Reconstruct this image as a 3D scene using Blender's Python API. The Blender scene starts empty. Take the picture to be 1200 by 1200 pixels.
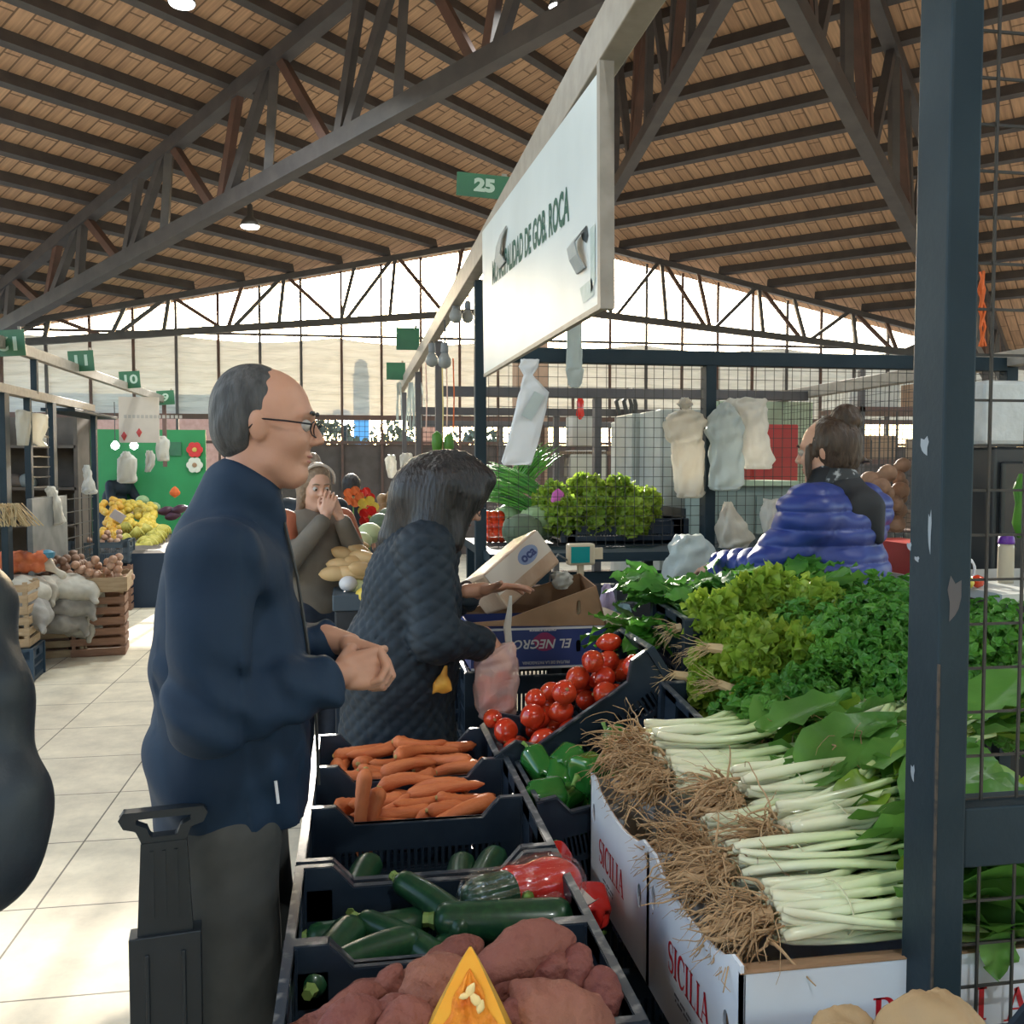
import bpy, bmesh, math, random
import numpy as np
import openvdb
from mathutils import Vector, Matrix, Euler, noise

S = bpy.context.scene
COL = S.collection
PI = math.pi
R = math.radians
rnd = random.Random(7)

# ---------------------------------------------------------------- camera frame
# (the world: +Y runs down the market aisle, Z up, floor at 0, camera over the origin)
CAM_H = 1.6
FPX = 1100.0
YAW = math.atan(185 / 1100)
PIT = math.atan(53 / 1100)
FW = Vector((math.sin(YAW) * math.cos(PIT), math.cos(YAW) * math.cos(PIT), -math.sin(PIT)))
RT = Vector((math.cos(YAW), -math.sin(YAW), 0))
UP = RT.cross(FW)
CAM = Vector((0, 0, CAM_H))


def ray(x, y):
    return FW + RT * ((x - 600) / FPX) - UP * ((y - 600) / FPX)


def PD(x, y, d):
    return CAM + ray(x, y) * d


def onz(x, y, z):
    r = ray(x, y)
    return CAM + r * ((z - CAM_H) / r.z)


def onX(x, y, X):
    r = ray(x, y)
    return CAM + r * (X / r.x)


def onY(x, y, Y):
    r = ray(x, y)
    return CAM + r * (Y / r.y)


cam_d = bpy.data.cameras.new('camera')
cam_d.sensor_width = 36
cam_d.lens = 36 * FPX / 1200
cam_d.clip_start = 0.05
cam_o = bpy.data.objects.new('camera', cam_d)
cam_o.location = CAM
cam_o.rotation_euler = (PI / 2 - PIT, 0, -YAW)
COL.objects.link(cam_o)
S.camera = cam_o


# ---------------------------------------------------------------- materials
def mat(name, col, rough=.6, col2=None, scale=8, mix=(.35, .65), bump=0, bscale=40, metal=0, spec=.5,
        sss=0, coat=0, trans=0, stretch=None, emit=0, alpha=1.0, sheen=0, detail=5, ior=1.45):
    m = bpy.data.materials.new(name)
    m.use_nodes = True
    nt = m.node_tree
    b = nt.nodes['Principled BSDF']
    b.inputs['Roughness'].default_value = rough
    b.inputs['Metallic'].default_value = metal
    b.inputs['Specular IOR Level'].default_value = spec
    b.inputs['IOR'].default_value = ior
    c1 = (*col, 1)
    b.inputs['Base Color'].default_value = c1
    tc = nt.nodes.new('ShaderNodeTexCoord')
    src = tc.outputs['Object']
    if stretch:
        mp = nt.nodes.new('ShaderNodeMapping')
        mp.inputs['Scale'].default_value = stretch
        nt.links.new(src, mp.inputs['Vector'])
        src = mp.outputs['Vector']
    if col2:
        n = nt.nodes.new('ShaderNodeTexNoise')
        n.inputs['Scale'].default_value = scale
        n.inputs['Detail'].default_value = detail
        nt.links.new(src, n.inputs['Vector'])
        r = nt.nodes.new('ShaderNodeValToRGB')
        r.color_ramp.elements[0].position, r.color_ramp.elements[1].position = mix
        r.color_ramp.elements[0].color = c1
        r.color_ramp.elements[1].color = (*col2, 1)
        nt.links.new(n.outputs['Fac'], r.inputs['Fac'])
        nt.links.new(r.outputs['Color'], b.inputs['Base Color'])
    if bump:
        n2 = nt.nodes.new('ShaderNodeTexNoise')
        n2.inputs['Scale'].default_value = bscale
        n2.inputs['Detail'].default_value = 4
        nt.links.new(src, n2.inputs['Vector'])
        bm_ = nt.nodes.new('ShaderNodeBump')
        bm_.inputs['Strength'].default_value = bump
        bm_.inputs['Distance'].default_value = .01
        nt.links.new(n2.outputs['Fac'], bm_.inputs['Height'])
        nt.links.new(bm_.outputs['Normal'], b.inputs['Normal'])
    if sss:
        b.inputs['Subsurface Weight'].default_value = sss
        b.inputs['Subsurface Radius'].default_value = (.02, .008, .004)
    if coat:
        b.inputs['Coat Weight'].default_value = coat
        b.inputs['Coat Roughness'].default_value = .08
    if sheen:
        b.inputs['Sheen Weight'].default_value = sheen
    if emit:
        b.inputs['Emission Color'].default_value = c1
        b.inputs['Emission Strength'].default_value = emit
    if alpha < 1:
        b.inputs['Alpha'].default_value = alpha
    if trans:   # thin translucent sheet: mix in a translucent lobe
        out = nt.nodes['Material Output']
        t = nt.nodes.new('ShaderNodeBsdfTranslucent')
        if col2:
            nt.links.new(r.outputs['Color'], t.inputs['Color'])
        else:
            t.inputs['Color'].default_value = c1
        mx = nt.nodes.new('ShaderNodeMixShader')
        mx.inputs['Fac'].default_value = trans
        nt.links.new(b.outputs['BSDF'], mx.inputs[1])
        nt.links.new(t.outputs['BSDF'], mx.inputs[2])
        nt.links.new(mx.outputs['Shader'], out.inputs['Surface'])
    return m


def film(name, tint=(1, 1, 1), frac=.2, rough=.15, gloss=False):
    """clear wrinkled plastic: mostly transparent, some gloss."""
    m = bpy.data.materials.new(name)
    m.use_nodes = True
    nt = m.node_tree
    b = nt.nodes['Principled BSDF']
    b.inputs['Base Color'].default_value = (*tint, 1)
    b.inputs['Roughness'].default_value = rough
    out = nt.nodes['Material Output']
    t = nt.nodes.new('ShaderNodeBsdfTransparent')
    n = nt.nodes.new('ShaderNodeTexNoise')
    n.inputs['Scale'].default_value = 30
    n.inputs['Detail'].default_value = 3
    n.inputs['Distortion'].default_value = 1.5
    tc = nt.nodes.new('ShaderNodeTexCoord')
    nt.links.new(tc.outputs['Object'], n.inputs['Vector'])
    bu = nt.nodes.new('ShaderNodeBump')
    bu.inputs['Strength'].default_value = .6
    bu.inputs['Distance'].default_value = .01
    nt.links.new(n.outputs['Fac'], bu.inputs['Height'])
    nt.links.new(bu.outputs['Normal'], b.inputs['Normal'])
    mx = nt.nodes.new('ShaderNodeMixShader')
    mx.inputs['Fac'].default_value = frac
    if gloss:
        g = nt.nodes.new('ShaderNodeBsdfGlossy')
        g.inputs['Roughness'].default_value = rough
        nt.links.new(bu.outputs['Normal'], g.inputs['Normal'])
        nt.nodes.remove(b)
        b = g
    nt.links.new(t.outputs['BSDF'], mx.inputs[1])
    nt.links.new(b.outputs['BSDF'], mx.inputs[2])
    nt.links.new(mx.outputs['Shader'], out.inputs['Surface'])
    return m


# ---------------------------------------------------------------- mesh building
class MB:
    def __init__(self):
        self.v = []
        self.f = []
        self.mi = []
        self.cur = 0

    def add(self, vs, fs):
        o = len(self.v)
        self.v.extend([tuple(p) for p in vs])
        self.f.extend([tuple(i + o for i in f) for f in fs])
        self.mi.extend([self.cur] * len(fs))
        return self

    def box(self, c, s, rot=None):
        hx, hy, hz = s[0] / 2, s[1] / 2, s[2] / 2
        vs = [Vector((x, y, z)) for x in (-hx, hx) for y in (-hy, hy) for z in (-hz, hz)]
        if rot is not None:
            vs = [rot @ p for p in vs]
        c = Vector(c)
        return self.add([p + c for p in vs],
                        [(0, 1, 3, 2), (4, 6, 7, 5), (0, 4, 5, 1), (2, 3, 7, 6), (0, 2, 6, 4), (1, 5, 7, 3)])

    def bb(self, a, b):
        a, b = Vector(a), Vector(b)
        return self.box((a + b) / 2, [abs(b[i] - a[i]) for i in range(3)])

    def bar(self, p, q, w, h=None, up=(0, 0, 1)):
        """rectangular bar from p to q; w sideways, h along up."""
        p, q = Vector(p), Vector(q)
        h = h or w
        d = (q - p)
        L = d.length
        if L < 1e-6:
            return self
        d.normalize()
        u = Vector(up)
        if abs(d.dot(u)) > .99:
            u = Vector((0, 1, 0))
        s = d.cross(u).normalized()
        u = s.cross(d)
        vs = []
        for t in (p, q):
            for a, b in ((-1, -1), (1, -1), (1, 1), (-1, 1)):
                vs.append(t + s * (a * w / 2) + u * (b * h / 2))
        return self.add(vs, [(3, 2, 1, 0), (4, 5, 6, 7), (0, 1, 5, 4), (1, 2, 6, 5), (2, 3, 7, 6), (3, 0, 4, 7)])

    def tube(self, pts, r, n=8, cap=True, flat=1.0):
        pts = [Vector(p) for p in pts]
        rs = r if isinstance(r, (list, tuple)) else [r] * len(pts)
        vs, fs = [], []
        prev = None
        for i, p in enumerate(pts):
            d = (pts[min(i + 1, len(pts) - 1)] - pts[max(i - 1, 0)])
            d = d.normalized() if d.length > 1e-9 else Vector((0, 0, 1))
            if prev is None:
                u = d.orthogonal().normalized()
            else:
                u = prev - d * prev.dot(d)
                u = u.normalized() if u.length > 1e-6 else d.orthogonal().normalized()
            prev = u
            w = d.cross(u)
            for k in range(n):
                a = 2 * PI * k / n
                vs.append(p + u * (math.cos(a) * rs[i]) + w * (math.sin(a) * rs[i] * flat))
        for i in range(len(pts) - 1):
            for k in range(n):
                a, b = i * n + k, i * n + (k + 1) % n
                fs.append((a, b, b + n, a + n))
        if cap:
            fs.append(tuple(range(n - 1, -1, -1)))
            o = (len(pts) - 1) * n
            fs.append(tuple(range(o, o + n)))
        return self.add(vs, fs)

    def lathe(self, prof, n=16, M=None, fn=None):
        """prof: list of (r, z); fn(angle, t, r, z)->(x,y,z)"""
        vs, fs = [], []
        m = len(prof)
        for i, (r, z) in enumerate(prof):
            for k in range(n):
                a = 2 * PI * k / n
                p = fn(a, i / (m - 1), r, z) if fn else (r * math.cos(a), r * math.sin(a), z)
                p = Vector(p)
                vs.append(M @ p if M is not None else p)
        for i in range(m - 1):
            for k in range(n):
                a, b = i * n + k, i * n + (k + 1) % n
                fs.append((a, b, b + n, a + n))
        fs.append(tuple(range(n - 1, -1, -1)))
        fs.append(tuple(range((m - 1) * n, m * n)))
        return self.add(vs, fs)

    def grid(self, fn, nu, nv):
        vs = [fn(i / nu, j / nv) for j in range(nv + 1) for i in range(nu + 1)]
        fs = [(j * (nu + 1) + i, j * (nu + 1) + i + 1, (j + 1) * (nu + 1) + i + 1, (j + 1) * (nu + 1) + i)
              for j in range(nv) for i in range(nu)]
        return self.add(vs, fs)

    def prism(self, poly, f):
        """extrude polygon (list of 2D) : f(u,v,w) maps to 3D, w in 0..1"""
        n = len(poly)
        vs = [f(u, v, 0) for u, v in poly] + [f(u, v, 1) for u, v in poly]
        fs = [tuple(range(n - 1, -1, -1)), tuple(range(n, 2 * n))]
        fs += [(i, (i + 1) % n, (i + 1) % n + n, i + n) for i in range(n)]
        return self.add(vs, fs)

    def mesh(self, name, mats, smooth=False, fix=True):
        me = bpy.data.meshes.new(name)
        me.from_pydata(self.v, [], self.f)
        for m in (mats if isinstance(mats, (list, tuple)) else [mats]):
            me.materials.append(m)
        me.polygons.foreach_set('material_index', self.mi)
        if fix and len(self.f) < 60000:
            b = bmesh.new()
            b.from_mesh(me)
            bmesh.ops.recalc_face_normals(b, faces=b.faces)
            b.to_mesh(me)
            b.free()
        if smooth:
            me.polygons.foreach_set('use_smooth', [True] * len(me.polygons))
        me.update()
        return me

    def obj(self, name, mats, parent=None, smooth=False, loc=None, fix=True, bevel=0):
        o = bpy.data.objects.new(name, self.mesh(name, mats, smooth, fix))
        COL.objects.link(o)
        if loc is not None:
            o.location = loc
        if parent is not None:
            o.parent = parent
        if bevel:
            md = o.modifiers.new('bevel', 'BEVEL')
            md.width = bevel
            md.segments = 2
            md.limit_method = 'ANGLE'
        return o


def tag(o, label=None, cat=None, group=None, kind=None):
    if label:
        o['label'] = label
    if cat:
        o['category'] = cat
    if group:
        o['group'] = group
    if kind:
        o['kind'] = kind
    return o


def empty(name, loc=(0, 0, 0), rz=0, label=None, cat=None, group=None, rot=None):
    o = bpy.data.objects.new(name, None)
    COL.objects.link(o)
    o.location = loc
    o.rotation_euler = rot if rot is not None else (0, 0, rz)
    o.empty_display_size = .05
    return tag(o, label, cat, group)


def struct(o):
    o['kind'] = 'structure'
    return o


def dup(root, loc=None, rot=None, label=None, group=None, scale=None):
    r = root.copy()
    COL.objects.link(r)
    if loc is not None:
        r.location = loc
    if rot is not None:
        r.rotation_euler = rot
    if scale is not None:
        r.scale = scale if not isinstance(scale, (int, float)) else (scale,) * 3
    if label:
        r['label'] = label
    if group:
        r['group'] = group
    for ch in list(root.children):
        c = ch.copy()
        COL.objects.link(c)
        c.parent = r
        for g in list(ch.children):
            d = g.copy()
            COL.objects.link(d)
            d.parent = c
    return r


class Kind:
    """a family of look-alike things: the first place() uses the prototype, later ones copy it."""

    def __init__(self, protos):
        self.p = protos if isinstance(protos, list) else [protos]
        self.used = [False] * len(self.p)
        self.n = 0

    def place(self, loc, rot=(0, 0, 0), scale=1, label=None, group=None, k=None):
        k = self.n % len(self.p) if k is None else k
        self.n += 1
        sc = scale if not isinstance(scale, (int, float)) else (scale,) * 3
        if not self.used[k]:
            self.used[k] = True
            o = self.p[k]
            o.location = loc
            o.rotation_euler = rot
            o.scale = sc
            tag(o, label, None, group)
            return o
        o = dup(self.p[k], loc, rot, label, group, sc)
        if group is None and 'group' in o:
            del o['group']
        return o

    def done(self):
        for k, u in enumerate(self.used):
            if not u:
                o = self.p[k]
                for c in list(o.children):
                    bpy.data.objects.remove(c)
                bpy.data.objects.remove(o)


def text_mesh(mb, s, size, f, depth=.001, bold=0, align='CENTER'):
    """flat lettering from Blender's own font, mapped by f(u, v, w) into place"""
    cu = bpy.data.curves.new('txt', 'FONT')
    cu.body = s
    cu.size = size
    cu.align_x = align
    cu.align_y = 'CENTER'
    cu.offset = bold
    cu.extrude = 0
    cu.resolution_u = 3
    o = bpy.data.objects.new('txt', cu)
    COL.objects.link(o)
    dg = bpy.context.evaluated_depsgraph_get()
    me = bpy.data.meshes.new_from_object(o.evaluated_get(dg))
    mb.add([f(v.co.x, v.co.y, 1) for v in me.vertices], [tuple(p.vertices) for p in me.polygons])
    bpy.data.objects.remove(o)
    bpy.data.curves.remove(cu)
    bpy.data.meshes.remove(me)
    return mb


# ---------------------------------------------------------------- smooth solid modelling (bodies, clothes, hands)
def sdf_mesh(prims, k=.02, res=.008, post=None):
    """smooth union of round cones and ellipsoids, polygonised. prims:
    ('c', p, q, r1, r2[, k])  ('e', centre, radii[, rotation matrix][, k])  ('s', ...) same as e but subtracted"""
    lo = np.array([1e9] * 3)
    hi = -lo
    items = []
    for pr in prims:
        t = pr[0]
        if t == 'c':
            a, b = np.array(pr[1], float), np.array(pr[2], float)
            r1, r2 = pr[3], pr[4]
            kk = pr[5] if len(pr) > 5 else k
            l, h = np.minimum(a - r1, b - r2), np.maximum(a + r1, b + r2)
            items.append((t, a, b, r1, r2, kk, l, h))
        else:
            c = np.array(pr[1], float)
            rr = np.array(pr[2], float)
            M = np.array(pr[3]) if len(pr) > 3 and pr[3] is not None else np.eye(3)
            kk = pr[4] if len(pr) > 4 else k
            m = rr.max()
            ext = np.sqrt(((M * rr[None, :]) ** 2).sum(1))
            items.append((t, c, rr, M, None, kk, c - ext, c + ext))
            l, h = c - ext, c + ext
        if t != 's':
            lo, hi = np.minimum(lo, l), np.maximum(hi, h)
    pad = 4 * res + .02
    lo -= pad
    hi += pad
    n = np.ceil((hi - lo) / res).astype(int) + 1
    big = .06
    D = np.full(n, big, np.float32)
    for it in items:
        t, kk = it[0], it[5]
        mg = max(kk * 1.2, .0) + .035
        i0 = np.clip(np.floor((it[6] - mg - lo) / res).astype(int), 0, n)
        i1 = np.clip(np.ceil((it[7] + mg - lo) / res).astype(int) + 1, 0, n)
        if (i1 <= i0).any():
            continue
        xs = [lo[a] + res * np.arange(i0[a], i1[a]) for a in range(3)]
        X, Y, Z = np.meshgrid(*xs, indexing='ij')
        if t == 'c':
            a, b, r1, r2 = it[1:5]
            ab = b - a
            L2 = max((ab ** 2).sum(), 1e-12)
            h = np.clip(((X - a[0]) * ab[0] + (Y - a[1]) * ab[1] + (Z - a[2]) * ab[2]) / L2, 0, 1)
            d = np.sqrt((X - a[0] - h * ab[0]) ** 2 + (Y - a[1] - h * ab[1]) ** 2 + (Z - a[2] - h * ab[2]) ** 2) - (
                    r1 + (r2 - r1) * h)
        else:
            c, rr, M = it[1:4]
            dx, dy, dz = X - c[0], Y - c[1], Z - c[2]
            q = [(M[0, j] * dx + M[1, j] * dy + M[2, j] * dz) / rr[j] for j in range(3)]
            k0 = np.sqrt(q[0] ** 2 + q[1] ** 2 + q[2] ** 2)
            k1 = np.sqrt((q[0] / rr[0]) ** 2 + (q[1] / rr[1]) ** 2 + (q[2] / rr[2]) ** 2)
            d = k0 * (k0 - 1) / np.maximum(k1, 1e-9)
        sl = tuple(slice(i0[a], i1[a]) for a in range(3))
        o = D[sl]
        if t == 's':
            hh = np.clip(.5 - .5 * (o + d) / kk, 0, 1)
            D[sl] = o * (1 - hh) + (-d) * hh + kk * hh * (1 - hh)
        else:
            hh = np.clip(.5 + .5 * (d - o) / kk, 0, 1)
            D[sl] = d * (1 - hh) + o * hh - kk * hh * (1 - hh)
    if post:
        xs = [(lo[a] + res * np.arange(n[a])).astype(np.float32) for a in range(3)]
        X, Y, Z = np.meshgrid(*xs, indexing='ij')
        D = post(X, Y, Z, D).astype(np.float32)
    D[0], D[-1] = big, big
    D[:, 0], D[:, -1] = big, big
    D[:, :, 0], D[:, :, -1] = big, big
    g = openvdb.FloatGrid(big)
    g.copyFromArray(np.ascontiguousarray(D))
    pts, quads = g.convertToQuads(0.0)
    pts = pts * res + lo
    return pts, quads


def solid(name, prims, m, parent=None, k=.02, res=.008, post=None, smooth_it=2, more=()):
    """more: extra (prims, k, res) pieces at a finer grain (head, hands) grown into the same mesh"""
    pts, quads = sdf_mesh(prims, k, res, post)
    P_, Q_ = pts.tolist(), quads[:, ::-1].tolist()
    for pr, k2, r2_ in more:
        p2, q2 = sdf_mesh(pr, k2, r2_, None)
        n0 = len(P_)
        P_ += p2.tolist()
        Q_ += (q2[:, ::-1] + n0).tolist()
    me = bpy.data.meshes.new(name)
    me.from_pydata(P_, [], Q_)
    b = bmesh.new()
    b.from_mesh(me)
    for _ in range(smooth_it):
        bmesh.ops.smooth_vert(b, verts=b.verts, factor=.5, use_axis_x=True, use_axis_y=True, use_axis_z=True)
    bmesh.ops.recalc_face_normals(b, faces=b.faces)
    b.to_mesh(me)
    b.free()
    me.polygons.foreach_set('use_smooth', [True] * len(me.polygons))
    for mm in (m if isinstance(m, (list, tuple)) else [m]):
        me.materials.append(mm)
    o = bpy.data.objects.new(name, me)
    COL.objects.link(o)
    if parent is not None:
        o.parent = parent
    return o


def vnoise(X, Y, Z, s, seed=0):
    """cheap smooth pseudo-noise for cloth folds"""
    a = np.sin(X * s * 1.3 + 1.7 * np.sin(Y * s * .9 + seed) + seed * 2.1)
    b = np.sin(Y * s * 1.1 + 1.3 * np.sin(Z * s * .8 + seed * 1.7) + seed)
    c = np.sin(Z * s * 1.2 + 1.5 * np.sin(X * s * .7 + seed * .6))
    return (a + b + c) / 3
# ================================================================ materials
M = {}
M['steel'] = mat('painted steel', (.010, .023, .033), .55, (.016, .031, .042), 6, bump=.08, bscale=60, spec=.3)
M['steel2'] = mat('roof steel', (.075, .070, .075), .5, (.10, .092, .095), 5)
M['rust'] = mat('red brown steel', (.14, .075, .06), .6, (.10, .06, .05), 5)
M['wire'] = mat('wire', (.06, .058, .055), .5, metal=.5)
M['crate'] = mat('navy crate plastic', (.012, .022, .038), .38, (.02, .032, .05), 14, spec=.5)
M['crate_rim'] = mat('worn crate rim', (.035, .045, .06), .3, (.22, .22, .22), 30, mix=(.5, .68))
M['floor_l'] = None
M['white_board'] = mat('white sheet board', (.56, .62, .63), .42, (.50, .56, .57), 3, spec=.3)
M['green_ink'] = mat('dark green lettering', (.01, .085, .065), .6, spec=.2)
M['green_plate'] = mat('green plate', (.035, .15, .07), .4, (.03, .12, .06), 6)
M['plate_txt'] = mat('pale plate lettering', (.42, .55, .45), .5)
M['beam'] = mat('grey channel beam', (.24, .215, .18), .5, (.30, .27, .23), 20)
M['green_wall'] = mat('green painted board', (.025, .24, .075), .5, (.022, .21, .065), 3)
M['brick'] = mat('brick wall', (.42, .24, .18), .85, (.50, .31, .24), 10)
M['bag'] = mat('white carrier bag plastic', (.74, .73, .68), .35, (.66, .65, .60), 6, trans=.45, bump=.5, bscale=22)
M['bag_grey'] = mat('greyish carrier bag plastic', (.60, .66, .64), .35, (.52, .58, .57), 6, trans=.4, bump=.5, bscale=22)
M['bag_cream'] = mat('cream carrier bag plastic', (.72, .69, .60), .35, (.64, .60, .52), 6, trans=.45, bump=.5, bscale=22)
M['lamp'] = mat('lit lamp glass', (.95, 1, .98), .3, emit=6)


def roof_material(name, du, dv, spacing, phase):
    """narrow boards laid down the slope, butted at each purlin. du: along purlin, dv: down slope (plan directions)"""
    m = bpy.data.materials.new(name)
    m.use_nodes = True
    nt = m.node_tree
    b = nt.nodes['Principled BSDF']
    b.inputs['Roughness'].default_value = .75
    tc = nt.nodes.new('ShaderNodeTexCoord')

    def dot(d):
        n = nt.nodes.new('ShaderNodeVectorMath')
        n.operation = 'DOT_PRODUCT'
        nt.links.new(tc.outputs['Object'], n.inputs[0])
        n.inputs[1].default_value = (d[0], d[1], 0)
        return n.outputs['Value']

    cx = nt.nodes.new('ShaderNodeCombineXYZ')
    ad = nt.nodes.new('ShaderNodeMath')
    ad.inputs[1].default_value = -phase
    nt.links.new(dot(dv), ad.inputs[0])
    nt.links.new(ad.outputs[0], cx.inputs['X'])
    nt.links.new(dot(du), cx.inputs['Y'])
    br = nt.nodes.new('ShaderNodeTexBrick')
    br.offset = .37
    br.inputs['Scale'].default_value = 1
    br.inputs['Brick Width'].default_value = spacing
    br.inputs['Row Height'].default_value = .17
    br.inputs['Mortar Size'].default_value = .012
    br.inputs['Mortar Smooth'].default_value = .3
    br.inputs['Bias'].default_value = -.1
    br.inputs['Color1'].default_value = (.60, .40, .27, 1)
    br.inputs['Color2'].default_value = (.48, .31, .21, 1)
    br.inputs['Mortar'].default_value = (.20, .13, .09, 1)
    nt.links.new(cx.outputs[0], br.inputs['Vector'])
    mp = nt.nodes.new('ShaderNodeMapping')
    mp.inputs['Scale'].default_value = (.8, 12, 1)
    nt.links.new(cx.outputs[0], mp.inputs['Vector'])
    n = nt.nodes.new('ShaderNodeTexNoise')
    n.inputs['Scale'].default_value = 2.2
    n.inputs['Detail'].default_value = 5
    nt.links.new(mp.outputs[0], n.inputs['Vector'])
    r = nt.nodes.new('ShaderNodeValToRGB')
    r.color_ramp.elements[0].position, r.color_ramp.elements[1].position = .3, .75
    r.color_ramp.elements[0].color = (.75, .72, .70, 1)
    r.color_ramp.elements[1].color = (1.25, 1.2, 1.1, 1)
    nt.links.new(n.outputs['Fac'], r.inputs['Fac'])
    mx = nt.nodes.new('ShaderNodeMix')
    mx.data_type = 'RGBA'
    mx.blend_type = 'MULTIPLY'
    mx.inputs['Factor'].default_value = 1
    nt.links.new(br.outputs['Color'], mx.inputs['A'])
    nt.links.new(r.outputs['Color'], mx.inputs['B'])
    nt.links.new(mx.outputs['Result'], b.inputs['Base Color'])
    return m


def floor_material():
    m = bpy.data.materials.new('concrete floor')
    m.use_nodes = True
    nt = m.node_tree
    b = nt.nodes['Principled BSDF']
    tc = nt.nodes.new('ShaderNodeTexCoord')
    mp = nt.nodes.new('ShaderNodeMapping')
    mp.inputs['Location'].default_value = (.53, .15, 0)
    nt.links.new(tc.outputs['Object'], mp.inputs['Vector'])
    br = nt.nodes.new('ShaderNodeTexBrick')
    br.offset = 0
    br.inputs['Scale'].default_value = 1
    br.inputs['Brick Width'].default_value = .62
    br.inputs['Row Height'].default_value = .62
    br.inputs['Mortar Size'].default_value = .004
    br.inputs['Bias'].default_value = 0
    br.inputs['Color1'].default_value = (.70, .63, .49, 1)
    br.inputs['Color2'].default_value = (.64, .575, .45, 1)
    br.inputs['Mortar'].default_value = (.17, .15, .12, 1)
    nt.links.new(mp.outputs[0], br.inputs['Vector'])
    n = nt.nodes.new('ShaderNodeTexNoise')
    n.inputs['Scale'].default_value = 3.5
    n.inputs['Detail'].default_value = 9
    n.inputs['Roughness'].default_value = .7
    nt.links.new(tc.outputs['Object'], n.inputs['Vector'])
    r = nt.nodes.new('ShaderNodeValToRGB')
    r.color_ramp.elements[0].position, r.color_ramp.elements[1].position = .3, .7
    r.color_ramp.elements[0].color = (.72, .72, .73, 1)
    r.color_ramp.elements[1].color = (1.12, 1.12, 1.1, 1)
    nt.links.new(n.outputs['Fac'], r.inputs['Fac'])
    mx = nt.nodes.new('ShaderNodeMix')
    mx.data_type = 'RGBA'
    mx.blend_type = 'MULTIPLY'
    mx.inputs['Factor'].default_value = 1
    nt.links.new(br.outputs['Color'], mx.inputs['A'])
    nt.links.new(r.outputs['Color'], mx.inputs['B'])
    nt.links.new(mx.outputs['Result'], b.inputs['Base Color'])
    b.inputs['Roughness'].default_value = .75
    b.inputs['Specular IOR Level'].default_value = .25
    return m


def curtain_material():
    m = bpy.data.materials.new('shade cloth')
    m.use_nodes = True
    nt = m.node_tree
    nt.nodes.remove(nt.nodes['Principled BSDF'])
    out = nt.nodes['Material Output']
    tc = nt.nodes.new('ShaderNodeTexCoord')
    mp = nt.nodes.new('ShaderNodeMapping')
    mp.inputs['Scale'].default_value = (.55, 1, 4.5)
    nt.links.new(tc.outputs['Object'], mp.inputs['Vector'])
    n = nt.nodes.new('ShaderNodeTexNoise')
    n.inputs['Scale'].default_value = 3.2
    n.inputs['Detail'].default_value = 5
    n.inputs['Distortion'].default_value = .8
    nt.links.new(mp.outputs[0], n.inputs['Vector'])
    r = nt.nodes.new('ShaderNodeValToRGB')
    r.color_ramp.elements[0].position, r.color_ramp.elements[1].position = .3, .7
    r.color_ramp.elements[0].color = (.32, .36, .38, 1)
    r.color_ramp.elements[1].color = (.44, .48, .50, 1)
    nt.links.new(n.outputs['Fac'], r.inputs['Fac'])
    d = nt.nodes.new('ShaderNodeBsdfDiffuse')
    t = nt.nodes.new('ShaderNodeBsdfTranslucent')
    tr = nt.nodes.new('ShaderNodeBsdfTransparent')
    nt.links.new(r.outputs['Color'], d.inputs['Color'])
    nt.links.new(r.outputs['Color'], t.inputs['Color'])
    bu = nt.nodes.new('ShaderNodeBump')
    bu.inputs['Strength'].default_value = .7
    bu.inputs['Distance'].default_value = .05
    nt.links.new(n.outputs['Fac'], bu.inputs['Height'])
    nt.links.new(bu.outputs['Normal'], t.inputs['Normal'])
    nt.links.new(bu.outputs['Normal'], d.inputs['Normal'])
    m1 = nt.nodes.new('ShaderNodeMixShader')
    m1.inputs['Fac'].default_value = .07
    nt.links.new(d.outputs[0], m1.inputs[1])
    nt.links.new(t.outputs[0], m1.inputs[2])
    m2 = nt.nodes.new('ShaderNodeMixShader')
    m2.inputs['Fac'].default_value = CURTAIN_OPEN
    nt.links.new(m1.outputs[0], m2.inputs[1])
    nt.links.new(tr.outputs[0], m2.inputs[2])
    nt.links.new(m2.outputs[0], out.inputs['Surface'])
    return m


CURTAIN_OPEN = .009

# ================================================================ floor, ground
floor = struct(MB().bb((-14, -12, -.12), (16, 17.2, 0)).obj('floor', floor_material()))
ground = struct(MB().bb((-90, 17.2, -.3), (90, 120, -.12)).obj('ground', mat('dry ground', (.34, .29, .22), .9, (.24, .22, .16), 1.5)))

# ================================================================ roof: two slopes meeting on a hip that runs down the market
HX, YW, ZH, PK = 3.35, 16.5, 5.8, .21   # hip line x, end truss y, roof height there, slope per metre in plan x and in plan y


def roof_z(x, y):
    return ZH + PK * (YW - y) - PK * abs(x - HX)


YN, YF, XL, XR = -3.0, 17.25, -7.0, 15.0
r2 = 1 / math.sqrt(2)


def slope(x0, x1, name, m):
    mb = MB()
    c = [(x0, YN), (x1, YN), (x1, YF), (x0, YF)]
    vs = [(x, y, roof_z(x, y) + .16) for x, y in c] + [(x, y, roof_z(x, y) + .22) for x, y in c]
    mb.add(vs, [(3, 2, 1, 0), (4, 5, 6, 7), (0, 1, 5, 4), (1, 2, 6, 5), (2, 3, 7, 6), (3, 0, 4, 7)])
    return struct(mb.obj(name, m))


slope(XL, HX, 'ceiling', roof_material('boarded roof left', (r2, r2), (-r2, r2), .574, 9.55 - .287))
slope(HX, XR, 'ceiling_right', roof_material('boarded roof right', (-r2, r2), (r2, r2), .668, 11.73 - .33))

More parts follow.
